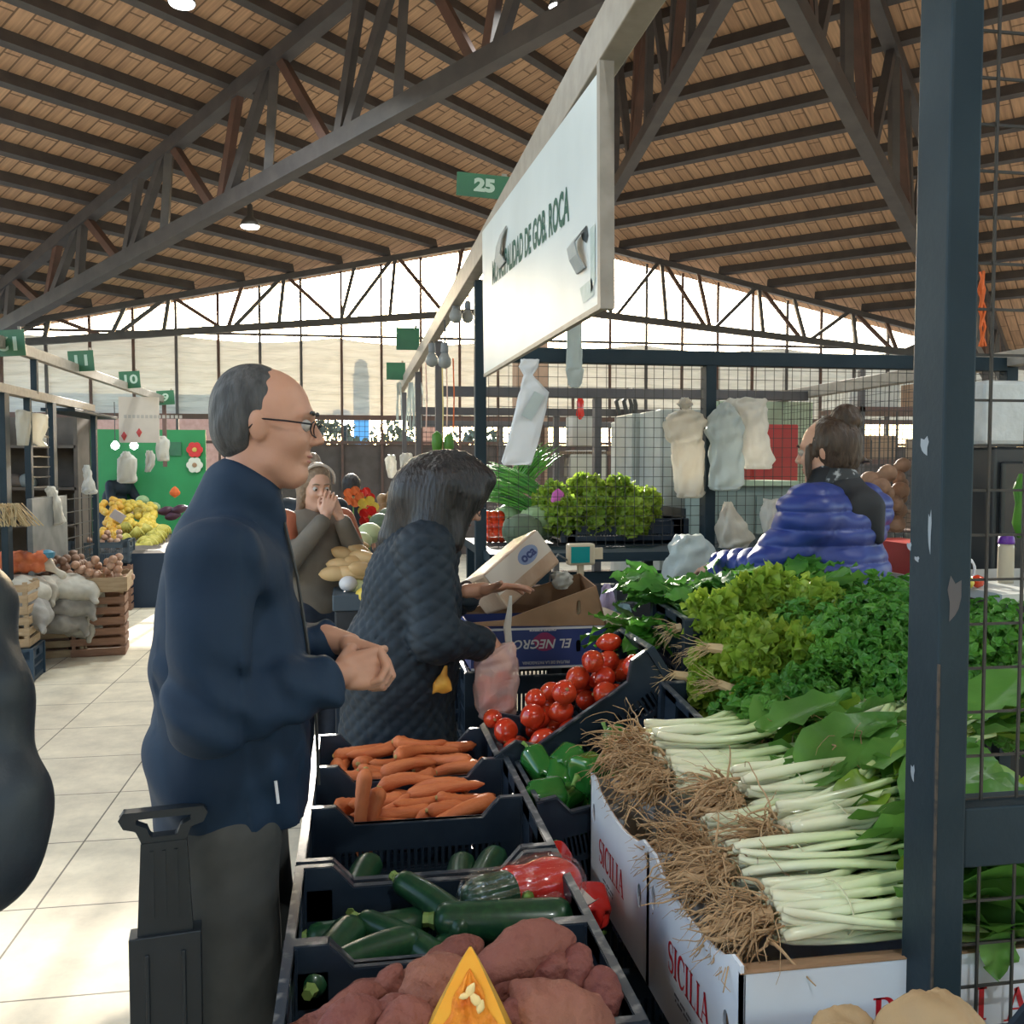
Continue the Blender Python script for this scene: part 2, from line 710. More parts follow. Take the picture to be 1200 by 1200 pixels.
mb = MB()
for xa, xb in ((XL, HX), (HX, XR)):
    c = [(xa, YN, roof_z(xa, YN)), (xb, YN, roof_z(xb, YN)), (xb, -12, roof_z(xb, YN) - 3.2), (xa, -12, roof_z(xa, YN) - 3.2)]
    mb.add([(x, y, z + .16) for x, y, z in c] + [(x, y, z + .22) for x, y, z in c], [(3, 2, 1, 0), (4, 5, 6, 7), (0, 1, 5, 4), (1, 2, 6, 5), (2, 3, 7, 6), (3, 0, 4, 7)])
struct(mb.obj('ceiling_back', mat('boarded roof back', (.45, .30, .2), .8, (.38, .25, .17), 6)))
mb = MB().bb((-14, -12.2, 0), (-3, -12, 5)).bb((5, -12.2, 0), (16, -12, 5)).bb((-3, -12.2, 3.2), (5, -12, 5))
struct(mb.obj('wall_back', mat('back wall', (.42, .40, .36), .8, (.36, .34, .30), 4)))


def clip_line(p0, d, xlo, xhi):
    t0, t1 = -99, 99
    for o, v, lo, hi in ((p0[0], d[0], xlo, xhi), (p0[1], d[1], YN, YW + .05)):
        a, b = (lo - o) / v, (hi - o) / v
        t0, t1 = max(t0, min(a, b)), min(t1, max(a, b))
    return t0, t1


def purlins(sgn, q0, dq, ks, xlo, xhi):
    for k in ks:
        q = q0 + dq * k
        # points with (sgn*x + y)*r2 = q ; direction (-sgn*r2... ) lies along the purlin
        p0 = (sgn * q * r2, q * r2)
        d = (r2, -sgn * r2)
        t0, t1 = clip_line(p0, d, xlo, xhi)
        if t1 - t0 < .3:
            continue
        a = (p0[0] + d[0] * t0, p0[1] + d[1] * t0)
        b = (p0[0] + d[0] * t1, p0[1] + d[1] * t1)
        nrm = (sgn * PK, PK, 1)
        mb = MB().bar((a[0], a[1], roof_z(*a) + .095), (b[0], b[1], roof_z(*b) + .095), .095, .16, up=nrm)
        struct(mb.obj('roof_purlin', M['steel2']))


purlins(-1, 9.55, .574, range(-16, 12), XL, HX - .02)
purlins(1, 11.73, .668, range(-14, 11), HX + .02, XR)


def truss(name, top, bot, nodes, n0, n1, size, side, m=None, mid=True):
    """top(s), bot(s): chord points; nodes: list of s of the top nodes; triangular webs between"""
    m = m or M['steel2']
    t = struct(empty(name, bot(n0)))
    inv = Vector(bot(n0))

    def mk(pn, segs, w, h, mm):
        mb = MB()
        for a, b in segs:
            mb.bar(Vector(a) - inv, Vector(b) - inv, w, h)
        return mb.obj(pn, mm, t)

    mk('top_chord', [(top(n0), top(n1))], size, size, m)
    mk('bottom_chord', [(bot(n0), bot(n1))], size, size * 1.15, m)
    for i, s in enumerate(nodes):
        nx = nodes[i + 1] if i + 1 < len(nodes) else None
        pv = nodes[i - 1] if i else None
        mm = M['rust'] if i % 2 else m
        sv = s + side * .1
        if n0 < sv < n1:
            mk('web_bar', [(top(s), bot(sv))], size * .62, size * .62, m)
        if nx is not None:
            bm_ = (s + nx) / 2
            if n0 < bm_ < n1:
                mk('web_bar', [(top(s + .05), bot(bm_ - .08))], size * .62, size * .62, M['rust'])
                mk('web_bar', [(top(nx - .05), bot(bm_ + .08))], size * .62, size * .62, m)
                if mid:
                    mk('web_bar', [(top(bm_ - side * .25), bot(bm_))], size * .6, size * .6, M['rust'] if i % 2 else m)
    return t


# left rafter truss: plan line x + y = 10
def lt_top(x):
    return (x, 10 - x, roof_z(x, 10 - x) - .06)


def lt_bot(x):
    return (x, 10 - x, 3.66 + (x + 5.19) * .2617)


truss('roof_truss', lt_top, lt_bot, [-6.3 + 1.37 * k for k in range(8)], -6.6, HX, .155, -1)


# right rafter truss: plan line y - x = 3.3
def rt_top(x):
    return (x, x + RT_C, roof_z(x, x + RT_C) - .06)


RT_C = 4.05


def rt_bot(x):
    return (x, x + RT_C, 5.78 - (x - HX) * .324)


truss('roof_truss', rt_top, rt_bot, [3.5 + 1.37 * k for k in range(8)], HX, 12.6, .155, 1)


# hip truss
def ht_top(y):
    return (HX, y, roof_z(HX, y) - .06)


def ht_bot(y):
    return (HX, y, 4.36 + (16.4 - y) * .183)


truss('roof_truss', ht_top, ht_bot, [3.6 + 1.37 * k for k in range(10)], 3.0, YW, .13, 1)


# end girder, following the gable: two halves
def gl_top(x):
    return (x, YW, roof_z(x, YW) - .05)


def gl_bot(x):
    return (x, YW, 4.42 - abs(x - HX) * .092)


truss('end_girder', gl_top, gl_bot, [HX - 1.87 * k - .75 for k in range(6, -1, -1)], -6.9, HX, .1, -1)
truss('end_girder', gl_top, gl_bot, [HX + 1.87 * k + .3 for k in range(6)], HX, 13.5, .1, 1)

# ================================================================ far end wall: uprights, shade cloth, low wall
ys = 17.0
xs = [-8.6 + .70 * k for k in range(33)]
for x in xs:
    zt = roof_z(x, ys) + .1
    struct(MB().bb((x - .022, ys - .03, 0), (x + .022, ys + .02, zt)).obj('wall_post', M['rust'] if int(x * 10) % 3 else M['steel2']))
for nm, z, h in (('trim_cloth_top', 3.9, .045), ('trim_cloth_foot', 2.47, .09), ('trim_low', 2.03, .05)):
    struct(MB().bb((-8.7, ys - .05, z - h / 2), (13.9, ys - .01, z + h / 2)).obj(nm, M['rust'] if z < 3 else M['steel2']))
cur = MB()


def cur_fn(u, v):
    x = -8.6 + 22.4 * u
    sag = .10 * abs(math.sin((x + .3) * PI / 2.8))
    z = 2.5 + (1.38 - sag) * v
    return (x, ys + .06 + .03 * math.sin(x * 3.1) * v + .012 * math.sin(z * 31 + 2 * math.sin(x * 2)), z)


cm = curtain_material()
cur.grid(cur_fn, 240, 40)
o = cur.obj('shade_cloth', cm, smooth=True)
tag(o, 'pale translucent shade cloth stretched across the far end wall above head height', 'shade cloth')
lowm = mat('dark brown low wall', (.085, .068, .062), .8, (.11, .09, .085), 6)
struct(MB().bb((-1.6, 17.05, 0), (13.9, 17.2, 2.0)).obj('wall_far', lowm))
struct(MB().bb((-9, 17.05, 0), (-1.6, 17.2, 1.2)).obj('wall_far_left', lowm))
net = MB()
for i in range(150):
    x = -1.6 + i * .1
    net.bar((x, 17.08, 2.0), (x, 17.08, 2.45), .008)
for j in range(5):
    net.bar((-1.6, 17.08, 2.05 + .09 * j), (13.4, 17.08, 2.05 + .09 * j), .008)
tag(net.obj('wire_netting', M['wire']), 'strip of wire netting between the low brown wall and the shade cloth', 'netting')

# outside: brick house, blue tower, trees
bh = empty('brick_house', (-5.2, 23, 0), 0, 'pink brick house outside beyond the green board at far left', 'house')
MB().bb((-5, -1, -.12), (3.1, 4, 3.05)).obj('wall', M['brick'], bh)
MB().bb((-5.2, -1.2, 3.05), (3.3, 4.2, 3.2)).obj('roof', M['rust'], bh)
p = PD(424, 547, 34)
tw = empty('water_tower', (p.x, p.y, -.12), 0, 'narrow blue tower outside, showing through the far shade cloth', 'tower')
blue = mat('blue tower paint', (.10, .34, .62), .6)
MB().lathe([(.30, 0), (.28, 4.9), (.30, 4.95), (.3, 5.05)], 20).obj('shaft', blue, tw)
MB().lathe([(.24, 5.05), (.22, 5.45), (.05, 5.6)], 20).obj('cap', blue, tw)
p = PD(499, 547, 21)
tag(MB().bb((p.x - .22, p.y - .15, -.12), (p.x + .22, p.y + .15, 2.75)).obj('brick_pillar', M['brick']),
    'tan brick pillar outside, standing beyond the low far wall', 'pillar')

leafdk = mat('outside foliage', (.10, .12, .085), .8, (.15, .17, .11), 6)
barkm = mat('bark', (.13, .10, .075), .9, (.09, .07, .05), 12)


def tree(p, h, label, seed):
    rn = random.Random(seed)
    t = empty('tree', (p.x, p.y, -.12), 0, label, 'tree')
    mb = MB().tube([(0, 0, 0), (.05, 0, h * .35), (0, .05, h * .6)], [.12, .1, .05], 8)
    for k in range(5):
        a = k * 1.3
        mb.tube([(0, 0, h * .4), (math.cos(a) * h * .12, math.sin(a) * h * .12, h * .6), (math.cos(a) * h * .2, math.sin(a) * h * .2, h * .8)], [.06, .04, .02], 6)
    mb.obj('trunk', barkm, t)
    fl = MB()
    for k in range(700):
        a, b = rn.uniform(0, 2 * PI), math.acos(rn.uniform(-1, 1))
        rr = h * .30 * rn.uniform(.5, 1) ** .5 * (1 + .25 * math.sin(a * 3 + b * 4))
        c = Vector((rr * math.sin(b) * math.cos(a), rr * math.sin(b) * math.sin(a), h * .68 + rr * .95 * math.cos(b)))
        s = rn.uniform(.08, .17)
        e = Euler((rn.uniform(0, 6), rn.uniform(0, 6), rn.uniform(0, 6))).to_matrix()
        fl.add([c + e @ Vector(q) * s for q in ((-1, 0, 0), (0, -.5, .1), (1, 0, 0), (0, .5, .1))], [(0, 1, 2, 3)])
    fl.obj('foliage', leafdk, t, fix=False)
    return t


tree(PD(383, 547, 27), 3.3, 'grey bushy tree outside, left of the tan brick pillar', 1)
tree(PD(466, 547, 30), 3.2, 'grey bushy tree outside, under the shade cloth behind hanging bags', 2)
tree(PD(560, 547, 30), 3.1, 'grey bushy tree outside beyond the middle stall posts', 3)

# ================================================================ sky, sun
W = bpy.data.worlds.new('sky')
S.world = W
W.use_nodes = True
nt = W.node_tree
bg = nt.nodes['Background']
sky = nt.nodes.new('ShaderNodeTexSky')
sky.sky_type = 'NISHITA'
sky.sun_disc = False
SUN_EL = R(16.3)
SUN_AZ = R(3)          # from +Y towards +X
sky.sun_elevation = SUN_EL
sky.sun_rotation = SUN_AZ
sky.air_density = 1.0
sky.dust_density = 2.0
sky.ozone_density = 1.0
nt.links.new(sky.outputs['Color'], bg.inputs['Color'])
bg.inputs['Strength'].default_value = .50
sd = bpy.data.lights.new('sun', 'SUN')
sd.energy = 7.5
sd.color = (1, .92, .80)
sd.angle = R(.6)
so = bpy.data.objects.new('sun', sd)
so.rotation_euler = Vector((math.sin(SUN_AZ) * math.cos(SUN_EL), math.cos(SUN_AZ) * math.cos(SUN_EL), math.sin(SUN_EL))).to_track_quat('Z', 'Y').to_euler()
so.location = (3, 30, 12)
COL.objects.link(so)
S.view_settings.view_transform = 'Standard'
S.view_settings.look = 'None'
S.view_settings.exposure = .85
S.view_settings.gamma = 1
S.view_settings.use_curve_mapping = False
# ================================================================ near stall: crates and root vegetables
CL, CW, CH, DIP = .515, .295, .27, .045


def crate_meshes(L, Wd, Hh, dip=DIP, pitch=.016):
    b, r = MB(), MB()
    t = .008
    hx, hy = L / 2, Wd / 2
    b.bb((-hx, -hy, 0), (hx, hy, .006))
    for i in range(7):   # base ribs
        y = -hy + Wd * (i + .5) / 7
        b.bb((-hx, y - .004, -.004), (hx, y + .004, .0))
    lip = .062
    # long walls with a dip between the corner lips
    for sy in (-1, 1):
        y = sy * (hy - t / 2)
        zt = Hh - dip

        def w(x0, z0, x1, z1, th=t):
            b.bb((x0, y - th / 2, z0), (x1, y + th / 2, z1))
        w(-hx, 0, hx, .028)
        w(-hx, .098, hx, .112)
        w(-hx, zt - .062, hx, zt)
        for s in (-1, 1):
            xa, xb = s * (hx - lip), s * hx
            w(min(xa, xb), 0, max(xa, xb), zt)
            poly = [(s * hx, zt), (s * hx, Hh), (s * (hx - lip), Hh), (s * (hx - lip - .042), zt)]
            b.prism(poly, lambda u, v, q, y=y: (u, y - t / 2 + t * q, v))
        n = int((L - 2 * lip) / pitch)
        for i in range(n):
            x = -hx + lip + (L - 2 * lip) * (i + .5) / n
            for z0, z1 in ((.028, .098), (.112, zt - .062)):
                b.bb((x - .0038, y - .003, z0), (x + .0038, y + .003, z1))
        # rim flange
        yo = sy * (hy + .002)
        pts = [(-hx, Hh), (-hx + lip, Hh), (-hx + lip + .042, zt), (hx - lip - .042, zt), (hx - lip, Hh), (hx, Hh)]
        for (xa, za), (xb, zb) in zip(pts, pts[1:]):
            r.bar((xa, yo, za), (xb, yo, zb), .016, .005)
    for sx in (-1, 1):
        x = sx * (hx - t / 2)

        def w(y0, z0, y1, z1):
            b.bb((x - t / 2, y0, z0), (x + t / 2, y1, z1))
        w(-hy, 0, hy, .028)
        w(-hy, .098, hy, .112)
        w(-hy, Hh - .03, hy, Hh)
        w(-hy, .16, -.05, Hh)
        w(.05, .16, hy, Hh)
        w(-.05, .16, .05, Hh - .075)
        n = int(Wd / pitch)
        for i in range(n):
            y = -hy + Wd * (i + .5) / n
            for z0, z1 in ((.028, .098), (.112, .16)):
                b.bb((x - .003, y - .0038, z0), (x + .003, y + .0038, z1))
        r.bar((sx * (hx + .002), -hy - .008, Hh), (sx * (hx + .002), hy + .008, Hh), .016, .005)
        for sy in (-1, 1):   # corner posts
            b.bb((sx * hx - .012, sy * hy - .012, 0), (sx * hx + .012, sy * hy + .012, Hh - .002))
    return b, r


def crate_proto(name, L, Wd, Hh, m, mr, cat='crate', dip=DIP, pitch=.016):
    t = empty(name, (0, 0, 0), 0, 'x', cat)
    b, r = crate_meshes(L, Wd, Hh, dip, pitch)
    b.obj('basket', m, t, fix=False)
    r.obj('rim', mr, t, fix=False)
    return t


KC = Kind(crate_proto('plastic_crate', CL, CW, CH, M['crate'], M['crate_rim']))
CX = .146
ZB = .53
CR = {'A': 2.665, 'B': 2.363, 'C': 2.062, 'D': 1.733, 'E': 1.424}
lab = {'A': 'navy plastic crate of carrots furthest from the sweet potatoes, by the quilted coat',
       'B': 'navy plastic crate of carrots directly behind the nearly empty crate',
       'C': 'nearly empty navy plastic crate between the carrots and the zucchini crate',
       'D': 'navy plastic crate half full of zucchini behind the sweet potatoes',
       'E': 'navy plastic crate heaped with sweet potatoes beside the pumpkin wedge'}
for k, y in CR.items():
    KC.place((CX, y, ZB), (0, 0, 0), 1, lab[k], 'navy crates along the aisle')

# bench the crates stand on
wood_dk = mat('dark bench wood', (.06, .05, .045), .7, (.09, .075, .06), 8, stretch=(8, 1, 8))
bench = empty('display_bench', (CX, 2.05, 0), 0, 'low dark bench carrying the row of navy crates', 'bench')
MB().bb((-.25, -.85, .47), (.27, .80, .525)).obj('bench_top', wood_dk, bench)
for sx in (-1, 1):
    for y in (-.8, 0, .75):
        MB().bb((sx * .24 - .03, y - .03, 0), (sx * .24 + .03, y + .03, .47)).obj('leg', wood_dk, bench)


# ---------------------------------------------------------------- piles
class Pile:
    def __init__(self, x0, x1, y0, y1, base=0.0, cell=.008):
        self.x0, self.y0, self.c = x0, y0, cell
        self.nx, self.ny = int((x1 - x0) / cell) + 1, int((y1 - y0) / cell) + 1
        self.x1, self.y1 = x1, y1
        xs = x0 + cell * np.arange(self.nx)
        ys_ = y0 + cell * np.arange(self.ny)
        self.X, self.Y = np.meshgrid(xs, ys_, indexing='ij')
        self.H = base(self.X, self.Y) if callable(base) else np.full((self.nx, self.ny), float(base))

    def drop(self, x, y, balls, sink=.25):
        """balls: list of ((dx,dy,dz), r). returns resting z of the origin"""
        z = -9
        for (dx, dy, dz), r in balls:
            d2 = (self.X - x - dx) ** 2 + (self.Y - y - dy) ** 2
            mk = d2 < (r * .8) ** 2
            if mk.any():
                z = max(z, (self.H[mk] + np.sqrt(r * r - d2[mk]) * 1.0).max() - dz - sink * r)
        for (dx, dy, dz), r in balls:
            d2 = (self.X - x - dx) ** 2 + (self.Y - y - dy) ** 2
            mk = d2 < r * r
            self.H[mk] = np.maximum(self.H[mk], z + dz + np.sqrt(r * r - d2[mk]))
        return z


# carrots ------------------------------------------------------------
m_car = mat('carrot skin', (.60, .175, .055), .6, (.50, .125, .04), 14, bump=.25, bscale=70, stretch=(1, 1, 5))
m_cartop = mat('carrot crown', (.38, .26, .09), .8)


def carrot(L, r, seed):
    rn = random.Random(seed)
    t = empty('carrot', (0, 0, 0), 0, 'x', 'carrot')
    mb = MB()
    prof = []
    for i in range(19):
        u = i / 18
        rr = r * (1 - .5 * u ** 1.3) * (min(1, u * 9 + .35)) * (1 if u < .9 else max(.12, (1 - u) / .1 * .8 + .2))
        rr *= 1 + .035 * math.sin(u * 60 + seed) + .02 * rn.uniform(-1, 1)
        prof.append((rr, L * (.5 - u)))
    bx, by = rn.uniform(-.012, .012), rn.uniform(-.012, .012)

    def fn(a, u, rr, z):
        w = math.sin(u * PI)
        q = 1 + .05 * math.sin(3 * a + u * 5 + seed)
        return (z, rr * q * math.cos(a) + bx * w, rr * q * math.sin(a) + by * w)
    mb.lathe(prof, 14, None, fn).obj('root', m_car, t, smooth=True)
    MB().lathe([(r * .34, L * .495), (r * .28, L * .515), (r * .1, L * .52)], 8, None, lambda a, u, rr, z: (z, rr * math.cos(a), rr * math.sin(a))).obj('crown', m_cartop, t, smooth=True)
    return t


KCar = Kind([carrot(.165, .021, 1), carrot(.195, .023, 2), carrot(.21, .020, 3), carrot(.145, .024, 4)])
CLEN = [.165, .195, .21, .145]
CRAD = [.021, .023, .020, .024]


def carrot_pile(yc, n, hmax, label, group, seed, dome):
    rn = random.Random(seed)
    pl = Pile(CX - .235, CX + .235, yc - .125, yc + .125, lambda X, Y: hmax + dome(X, Y))
    placed, tries = 0, 0
    H0 = pl.H.copy()
    while placed < n and tries < 900:
        tries += 1
        k = rn.randrange(4)
        L, r = CLEN[k], CRAD[k]
        a = rn.gauss(.35, .45) if rn.random() < .8 else rn.uniform(0, PI)
        if rn.random() < .5:
            a += PI
        ex, ey = abs(math.cos(a)) * L / 2, abs(math.sin(a)) * L / 2
        lx, ly = .232 - ex, .122 - ey
        if lx < .01 or ly < .005:
            a = .2
            lx, ly = .232 - L / 2, .09
        x, y = CX + rn.uniform(-lx, lx), yc + rn.uniform(-ly, ly)
        pt = rn.uniform(-.16, .16)
        d = Vector((math.cos(a) * math.cos(pt), math.sin(a) * math.cos(pt), math.sin(pt)))
        balls = [(tuple(d * (L * (.5 - u))), r * (1 - .45 * u)) for u in (.08, .3, .5, .7, .92)]
        keep = pl.H.copy()
        z = pl.drop(x, y, balls, .6)
        ix, iy = int((x - pl.x0) / pl.c), int((y - pl.y0) / pl.c)
        if z > H0[ix, iy] + .062:
            pl.H = keep
            continue
        placed += 1
        KCar.place((x, y, z), (rn.uniform(0, 6), -pt, a), 1, label, group, k)


carrot_pile(CR['A'], 60, ZB + .150, 'orange carrot in the heap in the farther carrot crate, by the quilted coat', 'carrots in the farther crate', 5,
            lambda X, Y: .05 * np.exp(-((X - CX) / .16) ** 2) * (.4 + (Y - CR['A'] + .13) * 3))
carrot_pile(CR['B'], 60, ZB + .135, 'orange carrot in the heap in the nearer carrot crate', 'carrots in the nearer crate', 11,
            lambda X, Y: .035 * np.exp(-((X - CX - .03) / .17) ** 2) * (.4 + (Y - CR['B'] + .13) * 3))
# two carrots standing against the near wall of the nearer crate
yb = CR['B'] - .10
KCar.place((onY(425, 935, yb).x, yb, .762), (.4, R(-72), R(75)), 1, 'carrot leaning upright against the left front of the nearer carrot crate, taller of two', None, 2)
KCar.place((onY(437, 948, yb).x, yb + .012, .745), (1.9, R(-62), R(60)), 1, 'stubby carrot leaning beside the upright carrot in the nearer crate', None, 3)
KCar.done()

# zucchini ------------------------------------------------------------
m_zuc = mat('zucchini skin', (.010, .050, .022), .35, (.022, .085, .03), 60, mix=(.45, .75), coat=.2)
m_zucs = mat('zucchini stalk', (.20, .30, .08), .6)


def zucchini(L, r, seed):
    rn = random.Random(seed)
    t = empty('zucchini', (0, 0, 0), 0, 'x', 'zucchini')
    prof = []
    for i in range(21):
        u = i / 20
        e = min(1, math.sqrt(max(0, 1 - ((.12 - u) / .12) ** 2)) if u < .12 else 1)
        e2 = math.sqrt(max(0, 1 - ((u - .9) / .1) ** 2)) if u > .9 else 1
        prof.append((max(.003, r * e * e2 * (1 - .18 * u + .04 * math.sin(u * 5))), L * (.5 - u)))
    b = rn.uniform(-.012, .012)
    MB().lathe(prof, 18, None, lambda a, u, rr, z: (z, rr * (1 + .025 * math.cos(8 * a)) * math.cos(a) + b * math.sin(u * PI), rr * (1 + .025 * math.cos(8 * a)) * math.sin(a))).obj('fruit', m_zuc, t, smooth=True)
    MB().lathe([(r * .45, -L * .48), (r * .3, -L * .52), (r * .32, -L * .56)], 6, None, lambda a, u, rr, z: (z, rr * math.cos(a), rr * math.sin(a))).obj('stalk', m_zucs, t)
    return t


KZ = Kind([zucchini(.24, .034, 1), zucchini(.21, .031, 2), zucchini(.27, .042, 3)])


def zp(px, py, Y, a, pt, k, label):
    KZ.place(onY(px, py, Y), (0, -pt, a), 1, label, None, k)


yD = CR['D']
zp(432, 1090, 1.77, R(3), .02, 0, 'dark zucchini lying lengthwise at the left of the zucchini crate')
zp(507, 1062, 1.755, R(-50), R(-14), 1, 'dark zucchini slanting down towards the front in the middle of its crate')
zp(468, 1104, 1.69, R(-44), R(-8), 1, 'zucchini lying low between the slanting one and the crate front')
zp(590, 1078, 1.70, R(-12), R(1), 2, 'thick pale-scratched zucchini under the film-wrapped pack')
for i, (px, py, Y, a, l) in enumerate([(392, 1112, 1.65, 1.2, 'zucchini end showing at the front left corner of the zucchini crate'),
                                       (430, 1114, 1.64, .4, 'zucchini lying low against the front wall of its crate'),
                                       (520, 1115, 1.66, .9, 'zucchini end peeping out beside the long sweet potato'),
                                       (560, 1100, 1.72, .2, 'zucchini half hidden under the thick scratched one'),
                                       (425, 1028, 1.985, 1.35, 'lone green zucchini end showing over the left front edge of the nearly empty crate'),
                                       (545, 1026, 1.985, 1.5, 'pale green zucchini end over the right front edge of the nearly empty crate'),
                                       (572, 1018, 2.0, 1.2, 'dark zucchini end behind the film-wrapped pack in the nearly empty crate')]):
    zp(px, py + 8, Y, a, .05, 1, l)
for i in range(7):
    KZ.place((CX - .17 + .055 * i, yD + .008, ZB + .05), (0, 0, R(82 + 7 * (i % 3))), .88, 'zucchini at the bottom of the zucchini crate under the others', 'bottom layer of zucchini', i % 2)
for i in range(5):
    KZ.place((CX - .16 + .08 * i, CR['C'] + .008, ZB + .045 + (.034 if i % 2 else 0)), (0, 0, R(80 + 8 * (i % 3))), .88, 'zucchini at the bottom of the nearly empty crate', 'bottom layer in the nearly empty crate', i % 2)
KZ.done()

# sweet potatoes ------------------------------------------------------------
m_sp = [mat('sweet potato skin %d' % i, c, .7, c2, 9, bump=.9, bscale=45, mix=(.3, .7)) for i, (c, c2) in enumerate([
    ((.20, .062, .050), (.26, .095, .066)), ((.23, .078, .056), (.29, .12, .075)), ((.165, .045, .043), (.23, .08, .057))])]


def sweet_potato(L, r, seed, m, tail=.0):
    rn = random.Random(seed)
    prof = []
    for i in range(41):
        u = i / 40
        e = math.sin(PI * u ** (.82)) ** .62
        prof.append((max(.004, r * e), L * (.5 - u)))
    b, c = rn.uniform(-.02, .02), rn.uniform(-.015, .015)
    ph = [rn.uniform(0, 6) for _ in range(6)]

    def fn(a, u, rr, z):
        q = 1 + .035 * math.sin(7 * a + 31 * u + ph[4]) * math.sin(17 * u + ph[5]) + .02 * math.sin(41 * u + 4 * a) + .09 * math.sin(2 * a + ph[0] + 3 * u) + .06 * math.sin(3 * a + ph[1] + 7 * u) + .05 * math.sin(5 * a + 13 * u + ph[2]) + .03 * math.sin(23 * u + ph[3])
        w = math.sin(PI * u)
        s = math.sin(2 * PI * u)
        return (z, rr * q * math.cos(a) + b * w + tail * s, rr * q * math.sin(a) + c * w)
    mb = MB().lathe(prof, 28, None, fn)
    return tag(mb.obj('sweet_potato', m, smooth=True), 'x', 'sweet potato')


KS = Kind([sweet_potato(.23, .042, 1, m_sp[0], .012), sweet_potato(.17, .058, 2, m_sp[1]), sweet_potato(.12, .035, 3, m_sp[2]),
           sweet_potato(.19, .055, 4, m_sp[1], .01), sweet_potato(.15, .042, 5, m_sp[2]), sweet_potato(.11, .03, 6, m_sp[0])])


def sp(px, py, d, k, a, pt, label, s=1, roll=0):
    KS.place(PD(px, py, d), (roll, -pt, a), s * .88, label, None, k)


sp(605, 1122, 1.47, 0, R(8), R(9), 'big smooth sweet potato lying across the top at the back of the heap', 1.0)
sp(508, 1128, 1.50, 0, R(12), R(12), 'long twisted sweet potato with a stringy tip pointing left at the top', .86, 2)
sp(513, 1172, 1.40, 1, R(25), R(42), 'plump sweet potato standing tilted to the left of the pumpkin wedge', .92)
sp(658, 1180, 1.36, 3, R(-30), R(-14), 'large plump sweet potato to the right of the pumpkin wedge, nearest the corner', .98)
sp(637, 1142, 1.46, 2, R(40), R(25), 'reddish sweet potato wedged under the big smooth one, right of the pumpkin tip', 1.0)
sp(678, 1150, 1.46, 4, R(75), R(50), 'pointed tan sweet potato standing upright at the right back of the heap', .85)
sp(700, 1172, 1.42, 4, R(60), R(35), 'pointed tan sweet potato leaning on the right wall of the crate', .8, 2)
sp(603, 1158, 1.43, 5, R(20), R(20), 'small round sweet potato just right of the pumpkin wedge', 1.0)
sp(606, 1186, 1.37, 2, R(30), R(8), 'small red sweet potato low beside the pumpkin wedge', .95)
sp(460, 1166, 1.46, 5, R(70), R(50), 'small oval sweet potato standing left of the plump tilted one', .95)
sp(395, 1184, 1.42, 0, R(12), R(10), 'long lumpy sweet potato along the left front of the heap', .82, 1)
sp(450, 1188, 1.37, 2, R(15), R(10), 'pale knobbly sweet potato in front of the small oval one', .85)
sp(410, 1200, 1.33, 4, R(20), R(5), 'red sweet potato at the bottom left edge of the heap', .8)
sp(476, 1203, 1.33, 5, R(10), R(0), 'pale stubby sweet potato at the very front, left of the pumpkin', 1.0)
sp(570, 1205, 1.36, 5, R(5), R(0), 'sweet potato hidden low under the pumpkin wedge', 1.0)
pl = Pile(CX - .23, CX + .23, CR['E'] - .12, CR['E'] + .12, ZB + .03)
rn = random.Random(3)
for i in range(16):
    k = rn.choice([2, 4, 5])
    r_ = [0, 0, .035, 0, .042, .03][k]
    L_ = [0, 0, .12, 0, .15, .11][k]
    a = rn.uniform(-.6, .6)
    x, y = CX + rn.uniform(-.15, .15), CR['E'] + rn.uniform(-.08, .08)
    z = pl.drop(x, y, [((math.cos(a) * L_ * t, math.sin(a) * L_ * t, 0), r_ * (1 - abs(t))) for t in (-.35, 0, .35)], .5)
    KS.place((x, y, min(z, ZB + .20)), (rn.uniform(0, 6), 0, a), .95, 'sweet potato buried in the lower layers of the heap', 'buried sweet potatoes', k)
KS.done()

# pumpkin wedge ------------------------------------------------------------
m_pf = mat('pumpkin flesh', (.95, .47, .05), .45, (.90, .36, .03), 7, sss=.1)
m_pi = mat('stringy pumpkin pulp', (.62, .13, .008), .45, (.88, .34, .03), 26, bump=.8, bscale=45)
m_pr = mat('pumpkin rind', (.72, .40, .05), .4, (.50, .30, .06), 12)
m_seed = mat('pumpkin seed', (.88, .66, .30), .4)
pk = empty('pumpkin_wedge', PD(548, 1218, 1.30), R(-10), 'cut orange pumpkin wedge with seeds, standing tip up among the sweet potatoes', 'pumpkin')
# wedge: cut faces meet at the upright front edge... seen on one broad cut face, outline a tall triangle with a curved back
mb = MB()
T = (0, .02, .132)
out = []
for i in range(13):
    u = i / 12
    out.append((-.075 + .15 * u, .0))
Wf = [(-.078, 0, -.05), (.078, 0, -.05), (.004, .004, .131)]
# flesh: thick wedge whose near cut face is the triangle; back is rind, rounded
nU, nV = 14, 10


def wf(u, v, s):
    # v up the wedge, u across; s=0 front cut face, 1 back
    half = .080 * (1 - v) ** .92 + .0015
    x = (u * 2 - 1) * half + .004 * v
    z = -.05 + .181 * v
    return (x, s * (.10 * (1 - v) + .004) * math.cos((u - .5) * 2.2), z)


mb.grid(lambda u, v: wf(u, v, 0), nU, nV)
mb.obj('flesh', m_pf, pk)
mb = MB()
mb.grid(lambda u, v: wf(u, v, 1), nU, nV)
mb.grid(lambda u, v: wf(0, v, u), 4, nV)
mb.grid(lambda u, v: wf(1, v, u), 4, nV)
mb.grid(lambda u, v: wf(u, 0, v), nU, 4)
mb.obj('rind', m_pr, pk, smooth=True)
mb = MB()


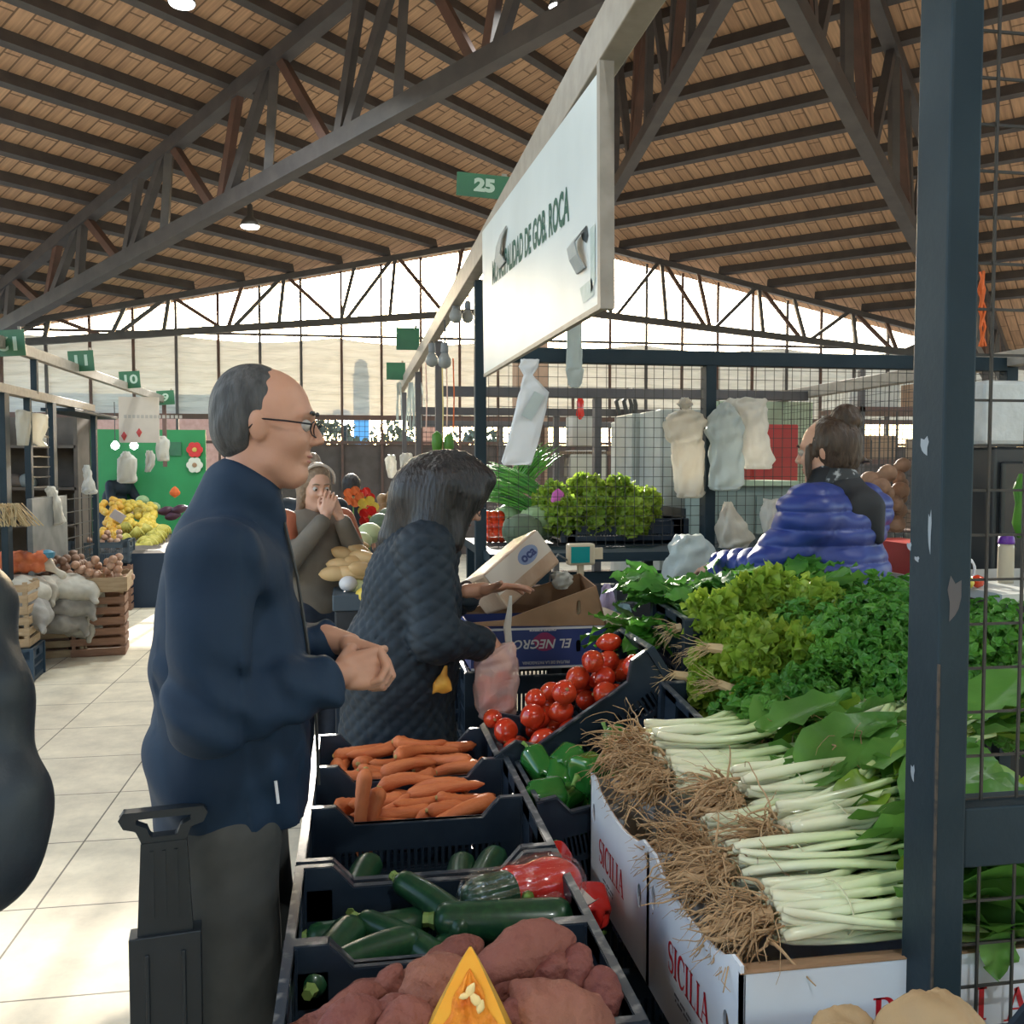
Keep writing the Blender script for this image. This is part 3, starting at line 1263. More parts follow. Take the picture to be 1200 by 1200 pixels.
def pulp(u, v):
    half = (.058 * (1 - v) ** .8) + .0005
    x = (u * 2 - 1) * half * (1 + .12 * math.sin(v * 19 + 5 * (u > .5))) + .003
    z = -.049 + .150 * v
    e = min(u, 1 - u, 1 - v) * 2
    return (x, -.0015 - .004 * min(1, e * 3) + .0025 * math.sin(u * 17 + v * 9) * min(1, e * 4), z)


mb.grid(pulp, 20, 24).obj('pulp', m_pi, pk, smooth=True)
for i, (x, z, a, s) in enumerate([(.004, .074, .5, 1.0), (.012, .060, -.6, 1.15), (.018, .050, .3, .95), (-.004, .066, 1.2, .8)]):
    mb = MB().lathe([(.001, -.010), (.0055, -.004), (.0062, .002), (.003, .009), (.0008, .012)], 10, Matrix.Rotation(a, 3, 'Y') @ Matrix.Diagonal((s, .45, s)))
    mb.obj('seed', m_seed, pk, smooth=True, loc=(x, -.0075, z))

# big pale potatoes at the very front, below the box front
m_pot = mat('potato skin', (.36, .245, .125), .6, (.30, .195, .10), 8, bump=.3, bscale=35)


def potato_big(px, py, d, s, a, label):
    o = sweet_potato(.14, .058, int(px), m_pot)
    o.name = 'potato'
    o.location = PD(px, py, d)
    o.rotation_euler = (0, 0, a)
    o.scale = (s,) * 3
    tag(o, label, 'potato')
    return o.location


pa = potato_big(1090, 1224, 1.10, 1.0, R(-12), 'big pale potato in front of the red lettering, under the black post')
pb = potato_big(985, 1222, 1.12, .75, R(10), 'smaller pale potato to the left of the big one at the bottom edge')
t = empty('potato_crate', (.68, .98, 0), 0, 'dark crate of potatoes at the bottom edge in front of the black post', 'crate')
b_, r_ = crate_meshes(.62, .30, .25)
b_.obj('basket', M['crate'], t, fix=False, loc=(0, .02, .60))
MB().bb((-.29, -.13, 0), (.29, .15, .59)).obj('plinth', wood_dk, t)
pl = Pile(.40, .96, .87, 1.13, .63)
rn = random.Random(9)
KP = Kind([tag(sweet_potato(.10, .045, 31, m_pot), 'x', 'potato'), tag(sweet_potato(.12, .05, 32, m_pot), 'x', 'potato')])
for o in KP.p:
    o.name = 'potato'
for i in range(14):
    x, y = rn.uniform(.45, .9), rn.uniform(.92, 1.08)
    z = pl.drop(x, y, [((0, 0, 0), .047)], .4)
    KP.place((x, y, min(z, .70)), (rn.uniform(0, 6), 0, rn.uniform(0, 6)), 1, 'pale potato below the lower edge of the photo in the potato crate', 'potatoes below the frame', i % 2)
KP.done()

# ---------------------------------------------------------------- tilted tomato and pepper crates
m_tom = mat('tomato skin', (.52, .034, .012), .2, (.60, .075, .02), 5, mix=(.4, .8), coat=.5, sss=.05)
m_tomc = mat('tomato stem scar', (.30, .16, .05), .7)


def tomato(L, r, seed):
    t = empty('tomato', (0, 0, 0), 0, 'x', 'tomato')
    prof = []
    for i in range(17):
        u = i / 16
        prof.append((max(.0015, r * math.sin(PI * u) ** .62), L * (.5 - u)))
    ph = seed * 1.7
    MB().lathe(prof, 18, None, lambda a, u, rr, z: (z + (.004 * (1 - rr / r) if u < .12 else 0) * -1, rr * (1 + .03 * math.sin(2 * a + ph)) * math.cos(a), rr * (1 + .03 * math.sin(3 * a + ph)) * math.sin(a))).obj('fruit', m_tom, t, smooth=True)
    MB().lathe([(.005, L * .488), (.004, L * .496), (.001, L * .497)], 7, None, lambda a, u, rr, z: (z, rr * math.cos(a), rr * math.sin(a))).obj('scar', m_tomc, t)
    return t


KT = Kind([tomato(.085, .033, 1), tomato(.075, .034, 2), tomato(.092, .031, 3)])
TILT = R(33)
# local frame of a tilted crate: long axis rises to the right
crT = dup(KC.p[0], None, None, 'navy crate of red plum tomatoes tilted towards the aisle')
BX, BZ = .425, .60


def tilted(yc, x0=BX, z0=BZ, tl=TILT):
    """matrix taking crate coordinates (origin at base centre) to the world; lower left edge at x0,z0"""
    m_ = Matrix.Translation((x0, yc, z0)) @ Matrix.Rotation(-tl, 4, 'Y') @ Matrix.Translation((CL / 2, 0, 0))
    return m_


def set_m(o, m_):
    l, q, s = m_.decompose()
    o.location = l
    o.rotation_euler = q.to_euler()


MT = tilted(2.665, .53, .585)
set_m(crT, MT)
MP = tilted(2.335, .485, .53, R(11))
crP = dup(KC.p[0], None, None, 'navy crate of green peppers tilted towards the aisle behind the white boxes')
set_m(crP, MP @ Matrix.Translation((-.08, 0, 0)))
crP.scale = (.69, 1, 1)
MR = Matrix.Translation((.675, 1.985, .328))
crR = dup(KC.p[0], None, None, 'dark crate of red peppers carrying the farther white lettered box')
if 'group' in crR:
    del crR['group']
crS = dup(KC.p[0], (.69, 1.485, .328), (0, 0, 0), 'dark crate carrying the nearer white lettered box')
if 'group' in crS:
    del crS['group']
set_m(crR, MR)


def tilt_pile(mt, kind, n, dims, base, seed, label, group, xr=(-.2, .2), yr=(-.10, .10), rotmode='any', ks=None, zmax=.27):
    rn = random.Random(seed)
    pl = Pile(-.25, .25, -.14, .14, base)
    for i in range(n):
        k = (i % len(kind.p)) if ks is None else rn.choice(ks)
        L, r = dims[k]
        a = rn.uniform(0, 2 * PI)
        pt = rn.uniform(-.5, .7)
        x, y = rn.uniform(*xr), rn.uniform(*yr)
        z = pl.drop(x, y, [((math.cos(a) * L * t * .6, math.sin(a) * L * t * .6, 0), r * (1 - .3 * abs(t))) for t in (-.4, 0, .4)], .3)
        if z > zmax:
            continue
        m_ = mt @ Matrix.Translation((x, y, z)) @ Euler((rn.uniform(0, 6), -pt, a)).to_matrix().to_4x4()
        l, q, s = m_.decompose()
        kind.place(l, q.to_euler(), rn.uniform(.92, 1.08), label, group, k)


tilt_pile(MT, KT, 170, [(.085, .033), (.075, .034), (.092, .031)], .16, 4, 'ripe red plum tomato in the heap in the tilted crate', 'tomatoes in the tilted crate', xr=(-.225, .215), yr=(-.112, .112), zmax=.30)
# bell peppers
m_gp = mat('green pepper skin', (.015, .12, .022), .2, (.035, .18, .028), 4, coat=.6)
m_rp = mat('red pepper skin', (.55, .012, .012), .18, (.62, .03, .02), 4, coat=.6)
m_pst = mat('pepper stalk', (.16, .30, .06), .5)


def pepper(L, r, m, seed):
    t = empty('bell_pepper', (0, 0, 0), 0, 'x', 'pepper')
    prof = []
    for i in range(21):
        u = i / 20
        e = (math.sin(min(1, u / .25) * PI / 2) ** .6) * (1 if u < .75 else math.cos((u - .75) / .25 * PI / 2) ** .55)
        prof.append((max(.002, r * e * (1.05 - .25 * u)), L * (.5 - u)))
    ph = seed * 1.3

    def fn(a, u, rr, z):
        q = 1 + .10 * math.cos(4 * a + ph) * (.4 + u * .6) + .05 * math.cos(3 * a + ph * 2)
        zz = z - (.018 * (1 - rr / r) ** 2 if u < .15 else 0) + (.012 * math.cos(4 * a + ph) if u > .85 else 0)
        return (zz, rr * q * math.cos(a), rr * q * math.sin(a))
    MB().lathe(prof, 28, None, fn).obj('fruit', m, t, smooth=True)
    MB().tube([(L * .44, 0, 0), (L * .5, .002, 0), (L * .58, .006, .003), (L * .64, .012, .006)], [.011, .006, .005, .006], 7).obj('stalk', m_pst, t, smooth=True)
    return t


KG = Kind([pepper(.12, .042, m_gp, 1), pepper(.10, .046, m_gp, 2), pepper(.135, .038, m_gp, 3)])
tilt_pile(MP, KG, 24, [(.12, .042), (.10, .046), (.135, .038)], .12, 12, 'glossy green bell pepper in the heap between the tomatoes and the white box', 'green peppers in the tilted crate', xr=(-.215, .06), zmax=.30)
for px, py, Y, a, pt, k, l in [(632, 897, 2.44, 1.9, .5, 2, 'long green bell pepper lying on the edge of the tomatoes, top of the pepper heap'),
                               (665, 893, 2.43, .5, .4, 1, 'broad green bell pepper at the top right of the pepper heap by the tomatoes'),
                               (640, 932, 2.28, .1, .0, 0, 'large green bell pepper lying sideways across the front of the pepper heap')]:
    KG.place(onY(px, py, Y), (0, -pt, a), 1, l, None, k)
KG.done()
KR = Kind([pepper(.12, .043, m_rp, 1), pepper(.10, .046, m_rp, 2)])
tilt_pile(MR, KR, 4, [(.12, .043), (.10, .046)], .12, 5, 'red bell pepper in the dark crate beside the white box', 'red peppers beside the white box', xr=(-.215, -.17), yr=(-.09, .10), zmax=.42)
for px, py, Y, a, l in [(672, 1002, 2.0, .3, 'red bell pepper showing above the film-wrapped pack next to the white box'),
                        (682, 1038, 1.95, 1.2, 'red bell pepper squeezed between the film-wrapped pack and the white box')]:
    KR.place(onY(px - 20, py + 8, Y), (.5, -.3, a + 1.0), .78, l, None, 0)
KR.done()
KT.done()
fl_scale = 1.12
# props under the tilted crates
st = empty('display_stand', (.75, 2.35, 0), 0, 'dark sloping stand under the tilted tomato and pepper crates', 'stand')
MB().bb((-.30, -1.15, 0), (.28, -.20, .322)).obj('stand_box', wood_dk, st)
MB().bb((-.22, -.17, 0), (.28, .48, .50)).obj('stand_box', wood_dk, st)
for yy in (0.0, .33):
    MB().bar((.13, yy, .5), (.13, yy, .58), .22, .03).obj('prop', wood_dk, st)

# ---------------------------------------------------------------- film-wrapped pack of zucchini and red pepper
fl = empty('vegetable_pack', PD(622, 1038, 1.86), R(12), 'film-wrapped pack of zucchini pieces and a red pepper on the zucchini crate', 'pack')
m_film = film('cling film', frac=.13, rough=.12, gloss=True)
solid('red_pepper', [('e', (.035, 0, 0), (.062, .05, .044)), ('e', (-.03, .01, 0), (.035, .04, .036))], m_rp, fl, k=.02, res=.005)
solid('zucchini_piece', [('c', (-.095, 0, -.005), (-.05, 0, -.002), .036, .036)], m_zuc, fl, res=.005)
MB().tube([(-.022, -.040, .0), (-.028, -.048, .004), (-.03, -.054, .01)], [.012, .006, .005], 8).obj('pepper_stalk', m_pst, fl, smooth=True)


def filmpost(X, Y, Z, D):
    return D + .004 * np.sin(60 * np.arctan2(Z, Y - .002) * .25 + X * 30) - .002 * vnoise(X, Y, Z, 90, 2)


solid('film', [('e', (.035, 0, 0), (.068, .056, .050)), ('c', (-.095, 0, -.003), (0, 0, 0), .040, .046)], m_film, fl, k=.02, res=.004, post=filmpost)
tray = mat('white foam tray', (.75, .74, .70), .6)
fl.scale = (fl_scale,) * 3
MB().grid(lambda u, v: (-.14 + .25 * u, -.05 + .1 * v, -.043 + .012 * ((2 * abs(u - .5)) ** 6 + (2 * abs(v - .5)) ** 6)), 16, 10).obj('tray', tray, fl)
# ================================================================ white lettered boxes
from mathutils.geometry import delaunay_2d_cdt


def panel(mb, outline, holes, f, th=.006):
    """flat board with holes cut through it; f(u, v, w) places it, w = 0 outer .. 1 inner"""
    loops = [outline] + holes
    vs, faces = [], []
    for lp in loops:
        o_ = len(vs)
        vs += [Vector(p) for p in lp]
        faces.append(list(range(o_, o_ + len(lp))))
    res = delaunay_2d_cdt(vs, [], faces, 5, 1e-5)
    v2, f2 = res[0], res[2]
    for w in (0, 1):
        mb.add([f(p.x, p.y, w) for p in v2], [tuple(q) for q in f2])
    for lp in loops:
        n = len(lp)
        mb.add([f(u, v, 0) for u, v in lp] + [f(u, v, 1) for u, v in lp], [(i, (i + 1) % n, (i + 1) % n + n, i + n) for i in range(n)])


def oval(cx, cy, rx, ry, n=18):
    return [(cx + rx * math.cos(2 * PI * i / n), cy + ry * math.sin(2 * PI * i / n)) for i in range(n)]


def arc(cx, cy, rx, ry, a0, a1, n=14):
    return [(cx + rx * math.cos(R(a0 + (a1 - a0) * i / n)), cy + ry * math.sin(R(a0 + (a1 - a0) * i / n))) for i in range(n + 1)]


TK, TN = .17, .055     # thick and thin strokes of the serif capitals


def glyph(ch):
    """serif capital, unit height: list of (points, widths); returns strokes, advance"""
    def serif(x, y, w=.34):
        return ([(x - w / 2, y), (x + w / 2, y)], [.06, .06])
    if ch == 'I':
        return [([(.2, 0), (.2, 1)], [TK, TK]), serif(.2, .03), serif(.2, .97)], .42
    if ch == 'L':
        return [([(.2, 0), (.2, 1)], [TK, TK]), serif(.2, .97), ([(.03, .03), (.62, .03)], [.06, .06]), ([(.60, 0), (.62, .27)], [.05, .02])], .68
    if ch == 'A':
        return [([(.12, .03), (.40, 1)], [TN, TN]), ([(.38, 1), (.70, .03)], [TK, TK]), ([(.2, .36), (.6, .36)], [TN, TN]), serif(.12, .03, .26), serif(.70, .03, .34)], .86
    if ch == 'R':
        return [([(.2, 0), (.2, 1)], [TK, TK]), serif(.2, .03), ([(.03, .97), (.4, .97)], [.06, .06]),
                (arc(.36, .74, .26, .23, 90, -90), [TN + (TK - TN) * math.sin(PI * i / 14) for i in range(15)]),
                ([(.2, .51), (.4, .51)], [.06, .06]), ([(.40, .5), (.74, .02)], [TK, TK])], .82
    if ch == 'C':
        return [(arc(.42, .5, .33, .47, 40, 320, 22), [TN + (TK - TN) * math.sin(PI * i / 22) for i in range(23)]), ([(.69, .66), (.70, .97)], [.05, .05]),
                ([(.68, .2), (.72, .26)], [.05, .05])], .78
    if ch == 'S':
        p1 = arc(.32, .73, .22, .24, 25, 250, 14)
        p2 = arc(.32, .27, .23, .24, 70, -155, 14)
        pts = p1 + p2
        n = len(pts)
        return [(pts, [TN + (TK - TN) * math.sin(PI * i / (n - 1)) ** 2 for i in range(n)]), ([(.52, .72), (.53, .97)], [.05, .05]), ([(.10, .03), (.10, .28)], [.05, .05])], .62
    return [], .4


def serif_text(mb, s, h, f, sx=.85):
    """centred text of cap height h mapped by f(u, v)"""
    adv = [glyph(c) for c in s]
    W_ = sum(a for _, a in adv) * h * sx
    x = -W_ / 2
    for st, a in adv:
        for pts, ws in st:
            n = len(pts)
            L_, R_ = [], []
            for i, (px, py) in enumerate(pts):
                qx, qy = pts[min(i + 1, n - 1)][0] - pts[max(i - 1, 0)][0], pts[min(i + 1, n - 1)][1] - pts[max(i - 1, 0)][1]
                l = math.hypot(qx, qy) or 1
                nx_, ny_ = -qy / l * ws[i] / 2, qx / l * ws[i] / 2
                L_.append(f(x + (px + nx_) * h * sx, (py + ny_ - .5) * h))
                R_.append(f(x + (px - nx_) * h * sx, (py - ny_ - .5) * h))
            mb.add(L_ + R_, [(i, i + 1, n + i + 1, n + i) for i in range(n - 1)])
        x += a * h * sx
    return mb


m_bw = mat('white printed cardboard', (.70, .75, .83), .5, (.64, .69, .77), 4)
m_kraft = mat('brown cardboard', (.36, .22, .13), .8, (.30, .18, .10), 10)
m_red = mat('red print', (.50, .012, .022), .5)
m_inkb = mat('dark print', (.06, .07, .12), .5)
X0B = .55


def white_box(y0, y1, label, ctr, thh, front=False):
    t = empty('produce_box', (X0B, y0, .602), 0, label, 'box')
    L_, Hh = y1 - y0, .27
    W_ = .56
    th = .006
    b = MB()
    k = MB()
    hz, hy = .155, [L_ * .87, L_ * .24]
    # aisle side: u runs along -y (towards the camera is larger u)
    dip = [(L_ * (.08 + .84 * i / 10), Hh - .035 * math.sin(PI * i / 10) ** .5) for i in range(11)]
    outline = [(0, 0), (L_, 0), (L_, Hh)] + [(u, v) for u, v in reversed(dip)] + [(0, Hh)]
    fside = lambda u, v, w: (w * th, u, v)
    panel(b, outline, [oval(L_ * .93, .185, .012, .022), oval(L_ * .12, .150, .013, .024)], fside)
    panel(k, [(p[0] * .998, p[1] * .998) for p in outline], [oval(L_ * .93, .185, .012, .022), oval(L_ * .12, .150, .013, .024)], lambda u, v, w: (th * 1.1 + w * .002, u, v))
    b.bb((W_ - th, 0, 0), (W_, L_, Hh))
    # front and back
    b.bb((0, 0, 0), (W_, th, Hh - .012))
    b.bb((0, L_ - th, 0), (W_, L_, Hh - .012))
    k.bb((th, th, .0), (W_ - th, th + .003, Hh - .012))
    k.bb((th, th, .004), (W_ - th, L_ - th, .010))
    # folded inner flap lying along the front edge
    k.add([(th, th, Hh - .012), (W_ - th, th, Hh - .012), (W_ - th, .06, Hh - .03), (th, .06, Hh - .03)], [(0, 1, 2, 3)])
    k.bb((0, -.001, Hh - .0125), (W_, th + .001, Hh - .011))
    b.obj('board', m_bw, t)
    k.obj('inner_board', m_kraft, t)
    c = onX(*ctr, X0B)
    cy, cz = c.y - y0, c.z - .602
    serif_text(MB(), 'SICILIA', thh, lambda u, v: (-.0008, cy - u, cz + v)).obj('lettering', m_red, t, fix=False)
    sm = MB()
    for j, (uc, vc, w_) in enumerate([(cy + .02, cz - .055, .10), (cy + .02, cz - .064, .08), (cy - .05, cz - .12, .09), (cy - .05, cz - .128, .07)]):
        n = int(w_ / .006)
        for i in range(n):
            if (i * 7 + j * 3) % 5:
                sm.bb((-.0008, uc + w_ / 2 - i * .006 - .004, vc - .002), (-.0004, uc + w_ / 2 - i * .006, vc + .002))
    sm.obj('small_print', m_inkb, t, fix=False)
    if front:
        for ch, px, py, hh in (('R', 1037, 1188, .052), ('I', 1150, 1176, .052), ('A', 1192, 1176, .052)):
            q = onY(px, py, y0)
            serif_text(MB(), ch, hh, lambda u, v, q=q: (q.x - X0B + u, -.0008, q.z - .602 + v), sx=1.0).obj('lettering', m_red, t, fix=False)
    return t


white_box(1.70, 2.14, 'white box with red lettering, farther of two, with roots hanging over its rim', (716, 1016), .056)
white_box(1.262, 1.695, 'white box with red lettering nearest the camera, behind the black post', (806, 1152), .056, True)

# ================================================================ leaves
m_stalk = mat('pale stalk', (.56, .62, .36), .35, (.66, .70, .48), 9, stretch=(1, 6, 6), sss=.1, coat=.2)
# stalks are white at the root and turn green towards the leaf
nt_ = m_stalk.node_tree
tc_ = nt_.nodes.new('ShaderNodeTexCoord')
sx_ = nt_.nodes.new('ShaderNodeSeparateXYZ')
rp_ = nt_.nodes.new('ShaderNodeValToRGB')
e_ = rp_.color_ramp.elements
e_[0].position, e_[0].color = .0, (.66, .64, .46, 1)
e_[1].position, e_[1].color = .36, (.24, .42, .10, 1)
e2_ = rp_.color_ramp.elements.new(.10)
e2_.color = (.66, .70, .48, 1)
e3_ = rp_.color_ramp.elements.new(.24)
e3_.color = (.46, .58, .26, 1)
nt_.links.new(tc_.outputs['Object'], sx_.inputs[0])
nt_.links.new(sx_.outputs['X'], rp_.inputs['Fac'])
nt_.links.new(rp_.outputs['Color'], nt_.nodes['Principled BSDF'].inputs['Base Color'])
m_chard = mat('broad leaf', (.075, .21, .035), .38, (.12, .29, .05), 7, trans=.35, bump=.3, bscale=26)
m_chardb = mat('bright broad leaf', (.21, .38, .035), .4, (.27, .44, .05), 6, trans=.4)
m_root = mat('dry roots', (.44, .29, .16), .85, (.33, .205, .10), 18)
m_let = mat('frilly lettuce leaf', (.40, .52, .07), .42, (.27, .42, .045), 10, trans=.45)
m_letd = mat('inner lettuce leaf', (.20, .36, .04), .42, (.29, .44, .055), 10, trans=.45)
m_par = mat('parsley leaf', (.06, .23, .03), .42, (.13, .34, .045), 10, trans=.42)
m_spi = mat('dark leafy green', (.045, .17, .028), .4, (.08, .24, .04), 9, trans=.35, bump=.25, bscale=30)
m_parst = mat('green stem', (.15, .30, .06), .5)
m_twine = mat('tie', (.55, .55, .35), .6)


def leaf(mb, base, d, up, L_, W_, bend=.6, ruf=.0, nu=6, nv=9, fold=.25, rufn=5, ph=0., shape=.75, tipw=0.0, twist=0.):
    """leaf blade starting at base, running along d, bending down; ruffled rim"""
    d = Vector(d).normalized()
    s = d.cross(Vector(up))
    s = s.normalized() if s.length > 1e-5 else d.orthogonal().normalized()
    n = s.cross(d)
    base = Vector(base)

    def fn(u, v):
        a = bend * v
        # arc
        if abs(bend) > 1e-4:
            x = L_ * math.sin(a) / bend
            z = -L_ * (1 - math.cos(a)) / bend
        else:
            x, z = L_ * v, 0
        w = W_ * (math.sin(PI * min(1, v ** shape)) ** .8 * (1 - tipw) + tipw * min(1, v * 3)) + .002
        c = u * 2 - 1
        e = abs(c) ** 2
        zz = fold * W_ * abs(c) + ruf * e * math.sin(rufn * 2 * PI * v + ph + (1.3 if c > 0 else 0)) + ruf * .6 * e * math.sin(rufn * 3.7 * PI * v + ph * 2)
        tw = twist * v
        off = s * math.cos(tw) + n * math.sin(tw)
        nn = n * math.cos(a) + d * math.sin(a)
        return base + d * x + n * z + off * (c * w) + nn * zz
    mb.grid(fn, nu, nv)


def chard(seed, leafy=8):
    """bunch: crown at the origin, roots to -x, stalks and leaves to +x"""
    rn = random.Random(seed)
    t = empty('chard_bunch', (0, 0, 0), 0, 'x', 'chard')
    rt_ = MB()
    for i in range(150):
        a = rn.uniform(0, 2 * PI)
        rr = rn.uniform(0, .05)
        p = Vector((rn.uniform(-.02, .02), rr * math.cos(a), rr * .75 * math.sin(a) + .03))
        v = Vector((-1, rn.gauss(0, .55), rn.gauss(.05, .45))).normalized()
        pts, rs = [p], []
        L_ = rn.uniform(.05, .17)
        r0 = rn.choice([.0013, .0017, .0022, .0038])
        n = 9
        for k in range(n):
            v = (v + Vector((rn.gauss(0, .25), rn.gauss(0, .3), rn.gauss(-.10, .28)))).normalized()
            pts.append(pts[-1] + v * L_ / n)
        rs = [r0 * (1 - .75 * k / n) for k in range(n + 1)]
        for q in pts:
            q.z = max(q.z, -.02 - max(0, -.06 - q.x) * .6)
        rt_.tube(pts, rs, 5)
    for i in range(4):   # thick tap roots
        y = rn.uniform(-.03, .03)
        pts = [Vector((.01 - .022 * k, y + .006 * math.sin(k * 1.7 + i), .03 + rn.uniform(-.012, .012) - .004 * k)) for k in range(6)]
        rt_.tube(pts, [.011, .011, .009, .007, .004, .002], 7)
    rt_.obj('roots', m_root, t, smooth=True, fix=False)
    st, lf, lb = MB(), MB(), MB()
    ends = []
    for i in range(30):
        y = ((i % 15) / 14 - .5) * .118 + rn.uniform(-.006, .006)
        z = (.012 if i < 15 else .05) + rn.uniform(-.012, .014)
        L_ = rn.uniform(.24, .34)
        sp_ = rn.uniform(-.05, .05) + y * .5
        lift = rn.uniform(-.01, .05)
        pts, rs = [], []
        r0 = rn.uniform(.0052, .0088)
        for k in range(9):
            u = k / 8
            pts.append(Vector((.018 * (u == 0) + L_ * u, y * (.75 + .25 * u) + sp_ * u * u, z * (1 - .2 * u) + lift * u * u + .012 * math.sin(u * 3 + i))))
            rs.append(r0 * (1.25 - .6 * u) * (.75 + .5 * min(1, u * 6)) if k else r0 * .9)
        st.tube(pts, rs, 7, flat=.7)
        ends.append((pts[-1], (pts[-1] - pts[-3]).normalized(), pts[-2]))
    st.obj('stalks', m_stalk, t, smooth=True, fix=False)
    for i, (p, d, q) in enumerate(ends):
        if i % 3 == 1:
            continue
        tgt = lb if i % 6 == 2 else lf
        leaf(tgt, q, d + Vector((0, rn.uniform(-.25, .25), rn.uniform(-.05, .3))), (rn.uniform(-.2, .2), rn.uniform(-.7, .7), 1), rn.uniform(.18, .27), rn.uniform(.045, .075),
             bend=rn.uniform(.2, .9), ruf=.007, nu=6, nv=10, fold=rn.uniform(.1, .35), rufn=3, ph=rn.uniform(0, 6))
    lf.obj('leaves', m_chard, t, smooth=True, fix=False)
    lb.obj('bright_leaves', m_chardb, t, smooth=True, fix=False)['label'] = 'brighter yellow green leaves'
    tie = MB()
    tie.tube([(.13, .056 * math.cos(a), .03 + .038 * math.sin(a)) for a in [2 * PI * k / 18 for k in range(19)]], .0016, 5, cap=False)
    tie.obj('tie', m_twine, t, fix=False)
    return t


KCh = Kind([chard(1), chard(2), chard(3)])


def ch(px, py, Y, k, a, label, pt=0, s=1.0, roll=0):
    p = onY(px, py, Y)
    KCh.place(p, (roll, -pt, a), s * 1.12, label, None, k)


ch(752, 892, 2.10, 0, R(2), 'chard bunch furthest back, its white stalk base just above the tomatoes')
ch(775, 925, 1.97, 1, R(-2), 'chard bunch second from the back with long roots over the far box rim')
ch(858, 950, 1.80, 2, R(4), 'chard bunch on top with a tangle of thick tap roots in the middle', R(4), .95)
ch(905, 1000, 1.60, 0, R(5), 'chard bunch held by a thin pale tie, upper of the nearer ones', R(3), .95, .3)
ch(815, 1000, 1.72, 1, R(0), 'chard bunch lying low under the tangle of roots in the middle', 0, .95, .6)
ch(850, 1040, 1.52, 2, R(-3), 'chard bunch low at the joint between the two white boxes', 0, .9, -.4)
ch(890, 1092, 1.375, 1, R(1), 'chard bunch nearest the camera, along the front edge of the near box', 0, .9)
ch(1010, 910, 1.85, 0, R(24), 'chard bunch turned inward with big leaves rising behind the post', R(8), .95)
ch(960, 880, 2.05, 2, R(10), 'chard bunch at the back whose broad leaves reach the lettuce', R(6), 1.0)
# loose big leaves on top
def loose(px, py, Y, d, up, L_, W_, m, label, bend=.5, fold=.2):
    mb = MB()
    leaf(mb, (0, 0, 0), d, up, L_, W_, bend=bend, ruf=.006, fold=fold, rufn=2, nu=8, nv=14)
    o_ = mb.obj('chard_leaf', m, smooth=True, loc=onY(px, py, Y), fix=False)
    tag(o_, label, 'leaf')


loose(985, 852, 2.08, (.2, -.1, 1), (0, 1, .1), .10, .035, m_chardb, 'bright yellow green leaf standing upright below the lettuce', .7)
loose(792, 875, 2.15, (1, 0, .25), (.2, -.4, 1), .11, .03, m_chardb, 'bright yellow green leaf at the far left behind the white stalk base')
loose(860, 905, 1.98, (1, -.15, .1), (0, -.5, 1), .24, .06, m_chard, 'large dark flat leaf in the middle above the root tangle', .3)
loose(985, 955, 1.62, (.8, .3, .55), (-.2, -.6, 1), .17, .045, m_chardb, 'light green leaf curling up beside the left edge of the post', .9)
loose(880, 865, 2.12, (1, .1, .12), (0, -.4, 1), .22, .04, m_stalk, 'pale leaf seen from its silvery underside at the back of the bunches', .5)
loose(1120, 930, 1.66, (1, .1, .35), (0, -.6, 1), .20, .055, m_chardb, 'bright leaf behind the wire mesh just above the crossbar', .8)
loose(1135, 950, 1.55, (1, .05, .2), (0, -.6, 1), .20, .06, m_chard, 'dark leaf behind the wire mesh just above the crossbar', .6)
loose(1165, 1085, 1.245, (.12, -.02, -1), (0, -1, 0), .085, .03, m_chard, 'dark leaf hanging down over the white box front behind the lower mesh', .1)
loose(1130, 1060, 1.42, (1, -.1, .05), (0, -.3, 1), .22, .06, m_chard, 'broad leaf below the crossbar behind the lower mesh', .4)
loose(905, 880, 2.0, (1, -.25, .18), (-.1, -.55, 1), .25, .07, m_chard, 'wide dark leaf fanned over the stalks at the back, left of the upright leaf', .35)
loose(960, 905, 1.9, (.9, -.35, .2), (-.3, -.6, 1), .24, .07, m_chard, 'wide dark leaf just left of the post above the upper stalks', .4)
loose(940, 930, 1.82, (1, -.1, .12), (0, -.7, 1), .22, .055, m_chard, 'dark folded leaf lying on the stalks left of the post', .5)
loose(1000, 925, 1.75, (.9, .2, .5), (-.3, -.5, 1), .16, .05, m_chardb, 'light green leaf standing against the left edge of the post', .8)
loose(1010, 1010, 1.55, (1, .1, .1), (0, -.5, 1), .18, .045, m_chard, 'dark leaf between the stalks at the left edge of the post', .3)
KCh.done()

